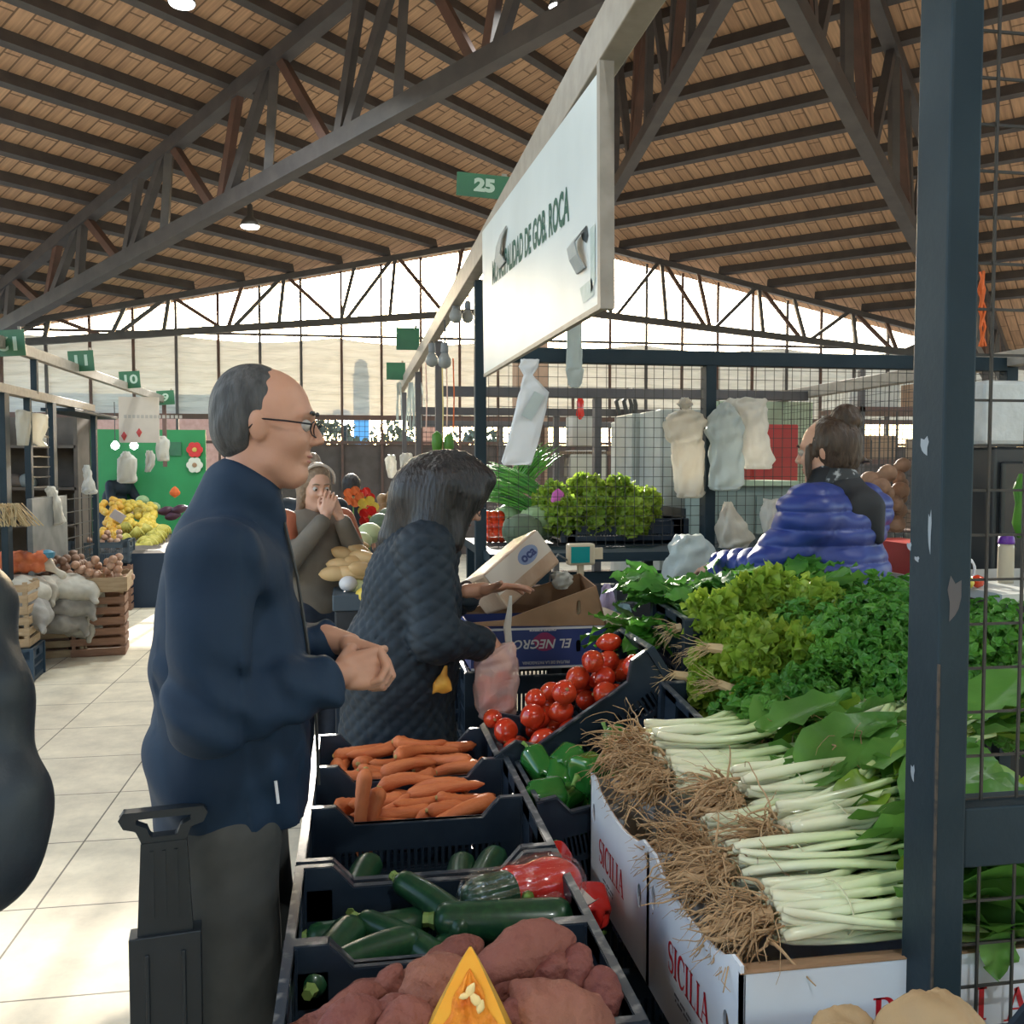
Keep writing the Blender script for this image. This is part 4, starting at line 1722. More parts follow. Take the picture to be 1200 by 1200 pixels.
# ================================================================ lettuce, parsley, leafy greens on the slope behind
def lettuce(seed, m1, m2, L_=.19, nleaf=300, roots=True):
    """head lying along +x: root end at the origin, curly leaf tips crowding over an oval hull"""
    rn = random.Random(seed)
    t = empty('lettuce_bunch', (0, 0, 0), 0, 'x', 'lettuce')
    A, B = MB(), MB()
    for i in range(nleaf):
        b, a = math.acos(rn.uniform(-.75, 1)), rn.uniform(0, 2 * PI)
        rr = rn.uniform(.72, 1.05) * (1 + .12 * math.sin(4 * a + seed) * math.sin(3 * b))
        x, q = math.cos(b), math.sin(b)
        c = Vector((L_ * .55 + L_ * .52 * x * rr, .092 * q * rr * math.cos(a), .085 * q * rr * math.sin(a)))
        n = Vector((x * .9 + .25, q * math.cos(a), q * math.sin(a)))
        n = (n + Vector((rn.gauss(0, .45), rn.gauss(0, .45), rn.gauss(0, .45)))).normalized()
        u = Matrix.Rotation(rn.uniform(0, 6.3), 3, n) @ n.orthogonal().normalized()
        v = n.cross(u)
        s = rn.uniform(.020, .036)
        ph = rn.uniform(0, 6)
        # a small curled frill: inner edge tucked in, outer edge waved
        def fn(p, w):
            an = (p - .5) * 2.6
            r_ = s * (.15 + w)
            wav = .42 * s * w * w * math.sin(p * 13 + ph) + .2 * s * w * w * math.sin(p * 29 + ph * 2)
            return c + u * (r_ * math.cos(an)) + v * (r_ * math.sin(an) * 1.1) + n * (wav + s * .35 * w - s * .4)
        (A if i % 3 else B).grid(fn, 12, 3)
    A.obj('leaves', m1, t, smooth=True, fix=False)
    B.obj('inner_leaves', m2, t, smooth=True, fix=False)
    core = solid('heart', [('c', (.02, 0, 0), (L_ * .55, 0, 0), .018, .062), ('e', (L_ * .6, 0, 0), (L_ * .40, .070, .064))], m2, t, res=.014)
    if roots:
        mb = MB()
        mb.tube([(.03, 0, 0), (-.02, 0, 0)], [.016, .012], 8)
        for i in range(26):
            v = Vector((-1, rn.gauss(0, .5), rn.gauss(-.1, .4))).normalized()
            pts = [Vector((-.012, rn.uniform(-.01, .01), rn.uniform(-.01, .01)))]
            for k in range(7):
                v = (v + Vector((0, rn.gauss(0, .2), rn.gauss(-.1, .2)))).normalized()
                pts.append(pts[-1] + v * rn.uniform(.008, .016))
            mb.tube(pts, [.0016 * (1 - k / 9) for k in range(8)], 4)
        mb.obj('roots', mat('pale roots', (.55, .40, .22), .8) if 'pale roots' not in bpy.data.materials else bpy.data.materials['pale roots'], t, fix=False)
    return t


def parsley(seed, m, Rr=.12, n=430, sz=.021, name='parsley_bunch', cat='parsley', lobes=3, stems=True):
    rn = random.Random(seed)
    t = empty(name, (0, 0, 0), 0, 'x', cat)
    mb, sb = MB(), MB()
    for i in range(n):
        a, b = rn.uniform(0, 2 * PI), math.acos(rn.uniform(-.6, 1))
        rr = Rr * rn.uniform(.55, 1) * (1 + .18 * math.sin(3 * a + seed) * math.sin(b))
        c = Vector((rr * 1.25 * math.sin(b) * math.cos(a), rr * math.sin(b) * math.sin(a), rr * .95 * math.cos(b)))
        nrm = (c.normalized() + Vector((rn.gauss(0, .5), rn.gauss(0, .5), rn.gauss(.2, .5)))).normalized()
        u = nrm.orthogonal().normalized()
        ro = Matrix.Rotation(rn.uniform(0, 6), 3, nrm)
        u = ro @ u
        v = nrm.cross(u)
        s = sz * rn.uniform(.7, 1.3)
        for l in range(lobes):
            an = (l - (lobes - 1) / 2) * 1.15
            du = u * math.cos(an) + v * math.sin(an)
            dv = nrm.cross(du)
            L_ = s * (1.25 if l == (lobes - 1) / 2 else .95)
            tip = -nrm * s * .25
            pts = [c, c + du * L_ * .45 + dv * L_ * .42 + nrm * s * .1, c + du * L_ * .8 + dv * L_ * .2, c + du * L_ + tip, c + du * L_ * .8 - dv * L_ * .22, c + du * L_ * .45 - dv * L_ * .42 + nrm * s * .1]
            mb.add(pts, [(0, 1, 2, 3), (0, 3, 4, 5)])
        if stems and i % 5 == 0:
            sb.tube([c * .15 + Vector((0, 0, -Rr * .6)), c * .6, c], [.0018, .0015, .001], 4)
    mb.obj('leaves', m, t, fix=False)
    if stems:
        sb.obj('stems', m_parst, t, fix=False)
    return t


def spinach(seed, m, n=30):
    rn = random.Random(seed)
    t = empty('leafy_greens_bunch', (0, 0, 0), 0, 'x', 'greens')
    mb, sb = MB(), MB()
    for i in range(n):
        a = rn.gauss(0, .75)
        d = Vector((math.cos(a), math.sin(a), rn.uniform(-.1, .45)))
        b0 = Vector((rn.uniform(-.05, .06), rn.uniform(-.05, .05), rn.uniform(0, .05)))
        q = b0 + d * rn.uniform(.02, .08)
        sb.tube([b0, (b0 + q) / 2, q], [.003, .0025, .002], 5)
        leaf(mb, q, d, (rn.uniform(-.5, .5), rn.uniform(-.8, .8), 1), rn.uniform(.09, .15), rn.uniform(.025, .042), bend=rn.uniform(.2, 1.3), ruf=.006, nu=6, nv=9, fold=rn.uniform(0, .3), rufn=3, ph=rn.uniform(0, 6), shape=.6)
    mb.obj('leaves', m, t, smooth=True, fix=False)
    sb.obj('stems', m_parst, t, fix=False)
    return t


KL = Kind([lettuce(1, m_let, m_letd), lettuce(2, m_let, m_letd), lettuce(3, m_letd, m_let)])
WB = 'white box'


def lt(px, py, Y, rz, ry, k, label, s=1.0, rx=0):
    KL.place(onY(px, py, Y), (rx, ry, rz), s, label, None, k)


lt(800, 735, 2.62, R(-12), R(-10), 0, 'frilly pale lettuce with roots showing, top left of the heap', 1.0)
lt(797, 792, 2.50, R(-14), R(10), 1, 'frilly pale lettuce with trailing roots, lower left of the heap above the tomatoes', 1.0)
lt(838, 760, 2.44, R(-25), R(5), 2, 'frilly green lettuce in the middle of the heap', 1.05)
lt(860, 720, 2.62, R(-15), R(-25), 0, 'frilly yellow green lettuce along the top of the heap', 1.0)
lt(850, 805, 2.36, R(-30), R(20), 2, 'frilly green lettuce hanging at the bottom of the heap', 1.05)
lt(900, 765, 2.40, R(-35), R(0), 1, 'frilly lettuce at the right of the heap touching the parsley', 1.0)
lt(905, 730, 2.55, R(-20), R(-20), 2, 'frilly lettuce behind the parsley, right end of the top row', 1.0)
lt(820, 765, 2.56, R(-40), R(0), 0, 'frilly lettuce tucked between the two rooted ones', 1.0)
KL.done()
KPa = Kind([parsley(1, m_par), parsley(2, m_par), parsley(3, m_par, .11)])
for i, (px, py, Y, l) in enumerate([
    (985, 755, 2.30, 'dark parsley bunch in the middle of the parsley heap'), (1035, 745, 2.28, 'dark parsley bunch beside the post, upper right of the heap'),
    (950, 820, 2.20, 'dark parsley bunch at the bottom left of the parsley heap, above the upright leaf'), (1040, 800, 2.16, 'dark parsley bunch beside the post, lower right of the heap'),
    (940, 745, 2.46, 'parsley bunch at the top left of the heap, under the blue sleeve'), (1005, 728, 2.46, 'parsley bunch at the top of the heap in front of the blue jacket'),
    (1045, 722, 2.50, 'parsley bunch at the far top right against the blue jacket'), (1165, 750, 2.16, 'parsley bunch seen through the wire mesh right of the post, upper'),
    (1120, 800, 2.1, 'parsley bunch behind the post'), (1180, 840, 2.06, 'parsley bunch seen through the wire mesh right of the post, lower'),
    (900, 845, 2.22, 'parsley bunch low under the lettuce heap'), (1200, 790, 2.3, 'parsley bunch at the right edge of the photo behind the mesh')]):
    KPa.place(onY(px, py, Y), (rnd.uniform(-.2, .2), R(rnd.uniform(-10, 20)), rnd.uniform(0, 6)), rnd.uniform(.92, 1.08), l, None, i % 3)
KPa.done()
KSp = Kind([spinach(1, m_spi), spinach(2, m_spi), spinach(3, m_par)])
for i, (px, py, Y, a, l) in enumerate([
    (800, 695, 2.98, R(185), 'leafy green bunch at the far left end of the greens, pointing at the scale'), (845, 680, 3.0, R(20), 'leafy green bunch in the middle of the back row, below the white bag'),
    (775, 745, 2.85, R(200), 'leafy green bunch drooping over the crate corner at the left'), (885, 685, 2.92, R(10), 'leafy green bunch below the blue elbow'),
    (820, 712, 2.78, R(160), 'leafy green bunch just above the rooted lettuces'), (925, 690, 2.72, R(15), 'leafy green bunch under the blue sleeve, right end of the back row'),
    (870, 700, 2.8, R(60), 'leafy green bunch in front of the back row, above the pale lettuce')]):
    KSp.place(onY(px, py + 14, Y), (0, R(-8), a), 1.15, l, None, i % 3)
KSp.done()
# the crate and sloping board that carry them
crG = dup(crT, None, None, 'navy crate tilted under the lettuce heap, its dark side towards the peppers')
if 'group' in crG:
    del crG['group']
set_m(crG, Matrix.Translation((1.10, 2.345, .72)) @ Matrix.Rotation(R(5), 4, 'X'))
crG2 = dup(crT, None, None, 'navy crate under the leafy greens at the back, mostly hidden')
if 'group' in crG2:
    del crG2['group']
set_m(crG2, Matrix.Translation((1.20, 2.72, .90)) @ Matrix.Rotation(R(3), 4, 'X'))
gs = empty('greens_stand', (1.15, 2.32, 0), 0, 'dark stand under the parsley and lettuce crates', 'stand')
MB().add([(-.10, -.12, 0), (.75, -.12, 0), (.75, .55, 0), (-.10, .55, 0), (-.10, -.12, .70), (.75, -.12, .70), (.75, .55, .70), (-.10, .55, .70)],
         [(0, 1, 2, 3), (4, 5, 6, 7), (0, 1, 5, 4), (1, 2, 6, 5), (2, 3, 7, 6), (3, 0, 4, 7)]).obj('stand_body', wood_dk, gs)
KC.done()
LAMP_W = 45
# ================================================================ stall frames, wire mesh, sign board
def steel_bar(name, a, b, w, h, label, cat, m=None, group=None, up=(0, 0, 1)):
    a, b = Vector(a), Vector(b)
    c = (a + b) / 2
    o_ = MB().bar(a - c, b - c, w, h, up).obj(name, m or M['steel'], loc=c, bevel=.003)
    return tag(o_, label, cat, group)


m_chip = mat('chipped pale paint', (.26, .30, .34), .6)
m_rusty = mat('rusty edge', (.075, .058, .045), .8, (.03, .03, .03), 50, mix=(.45, .6))
npost = empty('stall_post', (.8395, 1.239, 0), 0, 'thick blue black steel post standing close by on the right, full height of the photo', 'post')
MB().bb((-.0245, -.039, 0), (.0245, .039, 2.75)).obj('tube', M['steel'], npost, bevel=.004)
for (px, py, w, h, sd_) in [(1084, 522, .010, .013, 0), (1075, 655, .006, .004, 0), (1090, 622, .004, .03, 0), (1118, 700, .018, .03, 1), (1066, 640, .006, .006, 0), (1070, 905, .005, .012, 0)]:
    p = onX(px, py, .815) if not sd_ else onY(px, py, 1.2)
    mb = MB()
    pts = []
    for i in range(9):
        a = 2 * PI * i / 9
        rr = 1 + .35 * math.sin(i * 2.3)
        u, v = w * rr * math.cos(a), h * rr * math.sin(a)
        pts.append((-.0252, p.y - 1.239 + u, p.z + v) if not sd_ else (p.x - .8395 + u * .6, -.0398, p.z + v))
    mb.add(pts, [tuple(range(9))])
    mb.obj('paint_patch', m_chip if not sd_ else M['steel2'], npost)
MB().bb((-.0255, -.0405, 0), (-.0225, -.037, 1.32)).obj('worn_corner', m_rusty, npost)
# crossbar and mesh panel to the right of the post
steel_bar('cross_bar', (.866, 1.235, 1.063), (1.9, 1.235, 1.063), .06, .088, 'dark steel crossbar running right from the thick post', 'bar')


def wire_panel(name, u0, u1, v0, v1, du, dv, f, rad, label, cat='wire mesh', phase=0.0, group=None, n=4):
    mb = MB()
    nu = int((u1 - u0 - phase) / du) + 1
    for i in range(nu):
        u = u0 + phase + du * i
        mb.tube([f(u, v0, 0), f(u, v1, 0)], rad, n, cap=False)
    nv = int((v1 - v0) / dv) + 1
    for j in range(nv):
        v = v0 + dv * j
        mb.tube([f(u0, v, 1), f(u1, v, 1)], rad, n, cap=False)
    return tag(mb.obj(name, M['wire'], fix=False), label, cat, group)


wx = onY(1160, 500, 1.235).x - .864
wire_panel('wire_mesh', .864, 1.9, 1.107, 2.7, .0585, .0655, lambda u, v, w: (u, 1.235 + .003 * w, v), .0026, 'coarse wire mesh filling the frame right of the thick post, above the crossbar', phase=wx)
wire_panel('wire_mesh', .864, 1.9, .56, 1.019, .0585, .0655, lambda u, v, w: (u, 1.235 + .003 * w, v), .0026, 'coarse wire mesh right of the thick post, below the crossbar', phase=wx)

# long sign beam of the middle row
steel_bar('sign_beam', (.525, 1.0, 2.475), (.525, 10.85, 2.475), .055, .10, 'long pale channel beam carrying the big white sign board and the green number plate', 'beam', M['beam'])
for i, (Y, lb) in enumerate([(4.19, 'steel post at the far end of the big white sign board'), (6.25, 'steel post of the middle row just beyond the light bulbs'),
                             (8.3, 'slim steel post of the middle row behind the dark haired woman'), (10.6, 'slim steel post at the end of the middle row')]):
    steel_bar('stall_post', (.56, Y, 0), (.56, Y, 2.43 if i != 1 else 2.43), .05, .05, lb, 'post', M['steel'] if i == 0 else M['steel2'], up=(0, 1, 0))
# cross frames
for i, (Y, z, xr) in enumerate([(4.2, 2.103, 3.2), (6.25, 2.10, 3.2), (8.3, 2.09, 3.2), (10.5, 2.08, 3.2)]):
    where = ['over the hanging bags', 'in the second frame, behind the hanging bags', 'in the third frame back', 'in the last frame back'][i]
    steel_bar('frame_beam', (.585, Y, z), (xr - .03, Y, z), .06, .066, 'dark steel beam ' + where, 'beam', M['steel'] if i == 0 else M['steel2'])
    steel_bar('frame_post', (1.64 if i != 2 else 1.80, Y, 0), (1.64 if i != 2 else 1.8, Y, z - .034), .05, .07, 'steel post under the beam ' + where, 'post', M['steel'] if i == 0 else M['steel2'], up=(0, 1, 0))
steel_bar('side_rail', (3.2, 1.5, 2.13), (3.2, 8.3, 2.13), .07, .075, 'grey side rail along the right of the stall, passing behind the blue jacket woman', 'rail', M['beam'])
steel_bar('stall_post', (3.2, 4.2, 0), (3.2, 4.2, 2.09), .06, .06, 'steel corner post behind the thick near post', 'post', up=(0, 1, 0))
wire_panel('wire_mesh', .60, 3.17, 1.235, 2.07, .0455, .0455, lambda u, v, w: (u, 4.2 + .004 * w, v), .0017, 'fine square wire mesh panel behind the hanging bags and in front of the lettuce crate')
wire_panel('wire_mesh', 4.3, 8.2, .9, 2.09, .05, .05, lambda u, v, w: (3.2 + .004 * w, u, v), .0017, 'fine square wire mesh along the right side of the stall behind the blue jacket woman')
wire_panel('wire_mesh', 1.5, 4.1, 1.0, 2.09, .05, .05, lambda u, v, w: (3.2 + .004 * w, u, v), .0017, 'fine square wire mesh at the far right behind the purple capped bottle')
wire_panel('wire_mesh', .60, 1.75, 1.2, 2.06, .07, .07, lambda u, v, w: (u, 8.3 + .004 * w, v), .002, 'wire mesh of the third frame back, behind the spring onions')

# big sign board -------------------------------------------------------
XS = .497
cs = [onX(703, 82, XS), onX(704, 358, XS), onX(567, 440, XS), onX(565, 272, XS)]
sg = empty('sign_board', (XS, 0, 0), 0, 'large torn white sign board with green lettering hanging under the pale beam', 'sign')
mb = MB()
mb.add([(0, c.y, c.z) for c in cs] + [(.012, c.y, c.z) for c in cs], [(0, 1, 2, 3), (7, 6, 5, 4), (0, 4, 5, 1), (1, 5, 6, 2), (2, 6, 7, 3), (3, 7, 4, 0)])
mb.obj('board', M['white_board'], sg)
mb = MB()
mb.bar((.008, cs[0].y - .012, cs[0].z + .01), (.008, cs[1].y - .012, cs[1].z - .01), .03, .022)
mb.bar((.006, cs[1].y, cs[1].z), (.006, cs[2].y, cs[2].z), .014, .012)
mb.obj('edge_frame', M['beam'], sg)
pa_, pb_ = onX(577, 322, XS), onX(667, 240, XS)
L_ = pa_.y - pb_.y
mb = MB()
tmp = MB()
text_mesh(tmp, 'MUNICIPALIDAD DE GOB. ROCA', .1, lambda u, v, w: (u, v, 0))
ux = max(abs(v[0]) for v in tmp.v)
kx = L_ / 2 / ux
text_mesh(mb, 'MUNICIPALIDAD DE GOB. ROCA', .1, lambda u, v, w: (-.001, (pa_.y + pb_.y) / 2 - u * kx, (pa_.z + pb_.z) / 2 + v * 1.12 - u * kx * (pb_.z - pa_.z) / L_ * -1), bold=.0035)
mb.obj('lettering', M['green_ink'], sg, fix=False)
m_strip = mat('grey torn strip', (.26, .29, .29), .6, (.34, .36, .35), 12)


def strip(pts, Y0x, w, m, par, nm, off):
    """bent flat strip through pixel points on the plane x = XS"""
    mb_ = MB()
    P_ = [onX(x, y, XS) - Vector((XS, 0, 0)) for x, y in pts]
    n = len(P_)
    vs = []
    for i, p in enumerate(P_):
        o_ = -.004 - off * math.sin(PI * i / (n - 1))
        vs += [(o_, p.y + w / 2, p.z), (o_, p.y - w / 2, p.z), (o_ - .004, p.y + w / 2, p.z), (o_ - .004, p.y - w / 2, p.z)]
    fs = []
    for i in range(n - 1):
        a, b = i * 4, i * 4 + 4
        fs += [(a, a + 1, b + 1, b), (a + 2, b + 2, b + 3, a + 3), (a, b, b + 2, a + 2), (a + 1, a + 3, b + 3, b + 1)]
    mb_.add(vs, fs)
    return mb_.obj(nm, m, par)


strip([(592, 270), (590, 285), (588, 302), (591, 311)], 0, .12, m_strip, sg, 'torn_flap', .01)
strip([(681, 276), (679, 288), (682, 302), (684, 318)], 0, .07, m_strip, sg, 'torn_flap', .015)
m_hole = mat('dark opening', (.03, .04, .045), .8)
mb = MB()
hp = [onX(x, y, XS) for x, y in [(688, 264), (681, 272), (683, 281), (688, 285), (690, 276)]]
mb.add([(-.0015, p.y, p.z) for p in hp], [tuple(range(len(hp)))])
mb.obj('tear', m_hole, sg)
m_stain = mat('peeled print', (.30, .40, .38), .5, (.40, .48, .47), 30)
for a in ([(692, 268), (698, 262), (698, 330), (693, 345)], [(680, 338), (694, 326), (697, 345), (684, 356)]):
    hp = [onX(x, y, XS) for x, y in a]
    MB().add([(-.0012, p.y, p.z) for p in hp], [tuple(range(len(hp)))]).obj('peeled_patch', m_stain, sg)

# green number plates ---------------------------------------------------


def plate(px, py, wpx, hpx, Y, txt, label, flip=False, tilt=0, X=None):
    p = onY(px, py, Y) if X is None else onX(px, py, X)
    d = (p - CAM).dot(FW)
    w, h = wpx * d / FPX, hpx * d / FPX
    t = empty('number_plate', p, 0, label, 'plate', rot=(0, tilt, 0))
    MB().bb((-w / 2, 0, -h / 2), (w / 2, .006, h / 2)).obj('plate', M['green_plate'], t)
    s = -1 if flip else 1
    if txt:
        mb_ = MB()
        text_mesh(mb_, txt, h * .72, lambda u, v, q: (s * u * 1.25, -.0012, s * v - .0), bold=.004)
        mb_.obj('digits', M['plate_txt'], t, fix=False)
    MB().bar((w * .35, .012, h * .45), (w * .35, .012, h * .62), .02, .02).obj('bracket', M['beam'], t)
    return t


plate(568, 218, 66, 27, 3.72, '25', 'green number plate 25 beside the big white sign board', tilt=R(3))
plate(478, 397, 27, 26, 7.6, '', 'nearer of two small green plates at the end of the middle row, reading nothing', tilt=0)
plate(464, 435, 22, 20, 9.6, '', 'farther of two small green plates at the end of the middle row')

# ---------------------------------------------------------------- things hanging from or on the frames


def bag_px(rows, Y, m, label, name='carrier_bag', cat='bag', flat=.28, amp=.006, seed=0, group=None, n=28, sup=.75):
    """soft bag whose outline follows rows of (y, x_left, x_right) measured at distance Y"""
    P_ = [(onY(a, y, Y), onY(b, y, Y)) for y, a, b in rows]
    org = (P_[0][0] + P_[0][1]) / 2
    # densify
    den = []
    for (a0, b0), (a1, b1) in zip(P_, P_[1:]):
        for k in range(5):
            u = k / 5
            den.append((a0.lerp(a1, u), b0.lerp(b1, u)))
    den.append(P_[-1])
    mb_ = MB()
    vs, fs = [], []
    W_ = max((b - a).length for a, b in den)
    for i, (a, b) in enumerate(den):
        c = (a + b) / 2 - org
        hw = (b - a).length / 2
        th = min(hw, W_ * flat * (.55 + .45 * math.sin(PI * min(1, i / len(den) + .15))))
        for k in range(n):
            an = 2 * PI * k / n
            ca, sa = math.cos(an), math.sin(an)
            x = hw * math.copysign(abs(ca) ** sup, ca)
            y = th * math.copysign(abs(sa) ** sup, sa)
            w = amp * (math.sin(an * 5 + i * .5 + seed) + .8 * math.sin(an * 11 - i * .35 + seed * 2) + .5 * math.sin(i * 1.1 + an * 3)) * min(1, hw / .03)
            vs.append((c.x + x + w * ca, y + w * 1.5 * sa, c.z + .4 * w))
    m_ = len(den)
    for i in range(m_ - 1):
        for k in range(n):
            p, q = i * n + k, i * n + (k + 1) % n
            fs.append((p, q, q + n, p + n))
    fs.append(tuple(range(n)))
    fs.append(tuple(range((m_ - 1) * n, m_ * n)))
    mb_.add(vs, fs)
    o_ = mb_.obj(name, m, smooth=True, loc=org)
    return tag(o_, label, cat, group)


t = bag_px([(421, 611, 632), (430, 608, 630), (440, 614, 624), (450, 611, 634), (460, 609, 643), (480, 604, 640), (520, 594, 630), (541, 588, 624), (545, 590, 622)], 4.05, mat('white bag stack', (.66, .67, .68), .5, (.60, .61, .62), 5, bump=.2), 'thick pack of white carrier bags hanging tilted from the steel beam', 'bag_pack', 'bag', flat=.10, amp=.0015, sup=.45)
q = MB()
pp = [onY(x, y, 4.0) - t.location for x, y in [(628, 458), (640, 464), (624, 493), (612, 486)]]
q.add([(p.x, -.028, p.z) for p in pp] + [(p.x, -.022, p.z) for p in pp], [(0, 1, 2, 3), (7, 6, 5, 4), (0, 4, 5, 1), (1, 5, 6, 2), (2, 6, 7, 3), (3, 7, 4, 0)])
q.obj('handle_flap', M['bag_grey'], t)
bag_px([(370, 664, 682), (400, 664, 681), (430, 664, 682), (434, 663, 684), (450, 666, 681), (454, 669, 680)], 3.98, M['bag_grey'], 'narrow folded grey bag hanging below the lower corner of the sign board', flat=.12, amp=.002, sup=.5)
bag_px([(466, 800, 806), (474, 795, 810), (480, 800, 806), (486, 785, 822), (495, 779, 826), (512, 781, 822), (520, 786, 823), (545, 790, 824), (575, 792, 824), (583, 794, 822)], 4.13, M['bag_cream'], 'cream carrier bag hanging on the mesh left of the steel post', flat=.2)
bag_px([(472, 846, 852), (480, 840, 858), (490, 832, 868), (505, 826, 870), (520, 834, 868), (545, 832, 870), (568, 831, 870), (574, 834, 866)], 4.1, M['bag_grey'], 'greenish grey carrier bag hanging just right of the steel post', flat=.22, seed=2)
bag_px([(467, 855, 896), (474, 850, 898), (484, 862, 896), (500, 866, 897), (520, 868, 900), (540, 869, 906), (549, 872, 904)], 4.14, M['bag'], 'crumpled white carrier bag hanging behind the greenish grey one', flat=.2, seed=4)
bag_px([(588, 850, 856), (600, 846, 860), (615, 842, 872), (632, 842, 882), (642, 844, 872), (645, 846, 866)], 4.12, M['bag_cream'], 'small twisted bag standing on the dark counter beside the blue sleeve', flat=.35, seed=1)
bag_px([(585, 898, 914), (600, 894, 918), (620, 896, 916), (632, 900, 912)], 3.9, M['bag'], 'crumpled white bag between the mesh and the blue sleeve', flat=.4, seed=3)
bag_px([(627, 795, 820), (640, 786, 832), (655, 784, 836), (680, 776, 834), (694, 770, 830), (700, 776, 826)], 3.45, M['bag_grey'], 'pale carrier bag standing upright above the leafy greens', flat=.3, seed=6)
# hanging bulbs and cords at the top of the middle post
m_cord = mat('dark cord', (.05, .05, .05), .6)
m_sock = mat('grey bulb socket', (.16, .17, .18), .5)
m_glass = mat('unlit bulb glass', (.36, .37, .36), .12, trans=.4)
for i, (px, py, top, lb) in enumerate([(521, 412, 375, 'hanging light bulb, lowest and largest of the row'), (534, 360, 338, 'hanging light bulb close to the steel post, second from the right'), (506, 412, 400, 'small light bulb at the left of the row'),
                                      (548, 362, 335, 'light bulb hanging against the steel post')]):
    p0, p1 = onY(px, top, 4.6 + .25 * i), onY(px, py, 4.6 + .25 * i)
    t = empty('hanging_bulb', p1, 0, lb, 'light bulb')
    d = p0.z - p1.z
    MB().tube([(0, 0, .02), (.004, 0, d * .6), (0, 0, d)], .004, 6).obj('cord', m_cord, t)
    MB().lathe([(.012, .045), (.017, .04), (.019, .0), (.016, -.008)], 12).obj('socket', m_sock, t, smooth=True)
    MB().lathe([(.016, -.006), (.03, -.03), (.034, -.05), (.028, -.07), (.008, -.082)], 14).obj('bulb', m_glass, t, smooth=True)
m_orange = mat('orange twine', (.62, .13, .03), .7)
m_pink = mat('pale pink twine', (.62, .42, .34), .7)
m_yel = mat('yellow twine', (.60, .48, .20), .7)
for i, (px, a, b, m, lb) in enumerate([(499, 425, 505, m_pink, 'pink cord hanging left of the other cords by the middle post'), (518, 420, 540, m_yel, 'yellow cord hanging in the middle of the cords'), (523, 415, 520, m_pink, 'pink cord beside the yellow one'), (531, 420, 505, m_orange, 'orange cord hanging nearest the steel post')]):
    Y = 5.3
    p0, p1 = onY(px, a, Y), onY(px, b, Y)
    tag(MB().tube([(0, 0, 0), (.005, 0, (p1.z - p0.z) * .5), (0, 0, p1.z - p0.z)], .004, 5).obj('cord', m, loc=p0), lb, 'cord')
for i, (px, a, b) in enumerate([(512, 505, 535), (526, 508, 532)]):
    p0, p1 = onY(px, a, 5.3), onY(px, b, 5.3)
    tag(MB().lathe([(.004, 0), (.026, -.02), (.03, -.07), (.02, p1.z - p0.z), (.004, p1.z - p0.z - .01)], 10).obj('herb_bundle', m_chard, loc=p0, smooth=True), ['left', 'right'][i] + ' of two small green herb bundles hanging on cords', 'herbs')
p0 = onY(680, 465, 8.1)
tag(MB().lathe([(.012, 0), (.035, -.04), (.03, -.1), (.04, -.16), (.01, -.2)], 10).obj('chili_string', m_rp, loc=p0, smooth=True), 'string of red chilies hanging from the third frame', 'chilies')
mb = MB()
for k in range(2):
    mb.tube([onY(728 + 9 * k, 495, 8.2) - onY(728, 480, 8.2), onY(722 + 9 * k, 470, 8.2) - onY(728, 480, 8.2), onY(735 + 6 * k, 456, 8.2) - onY(728, 480, 8.2), onY(740 + 5 * k, 475, 8.2) - onY(728, 480, 8.2), onY(738 + 6 * k, 495, 8.2) - onY(728, 480, 8.2)], .02, 7)
tag(mb.obj('hose_loop', m_cord, loc=onY(728, 480, 8.2)), 'dark looped hose hung over the beam above the grey lockers', 'hose')
mb = MB()
for k in range(5):
    mb.tube([onY(1151 + 2 * math.sin(j * 2.1 + k), 318 + 22 * j, 2.6) - onY(1151, 318, 2.6) + Vector((.006 * math.sin(j * 3 + k * 2), .01 * math.cos(j * 2 + k), 0)) for j in range(5)], .0035, 5)
tag(mb.obj('orange_rope', m_orange, loc=onY(1151, 318, 2.6)), 'tangled orange rope hanging to the right of the thick post', 'rope')

# ---------------------------------------------------------------- counter, box, scale behind the tomatoes
ct = empty('counter', (1.55, 4.15, 0), 0, 'dark steel counter below the wire mesh, behind the scale', 'counter')
MB().bb((-.98, -.18, 1.185), (1.6, .75, 1.225)).obj('top', M['steel'], ct)
MB().bb((-.98, -.10, 1.08), (1.6, -.06, 1.13)).obj('rail', M['steel'], ct)
for x in (-.95, 0, 1.57):
    MB().bb((x - .025, -.1, 0), (x + .025, -.05, 1.185)).obj('leg', M['steel'], ct)
    MB().bb((x - .025, .66, 0), (x + .025, .71, 1.185)).obj('leg', M['steel'], ct)
bb_ = empty('blackboard', (1.0, 4.02, 0), 0, 'black board with faint chalk letters fixed under the counter, behind the brown box flaps', 'blackboard')
m_black = mat('black board', (.018, .022, .027), .6, (.03, .034, .04), 8)
MB().bb((-.37, 0, .72), (.36, .012, 1.075)).obj('panel', m_black, bb_)
mb = MB()
q = onY(733, 693, 4.02)
text_mesh(mb, 'ta', .19, lambda u, v, w: (q.x - 1.0 + u, -.0012, q.z + v))
mb.obj('chalk_lettering', mat('faint chalk', (.10, .115, .125), .9), bb_, fix=False)
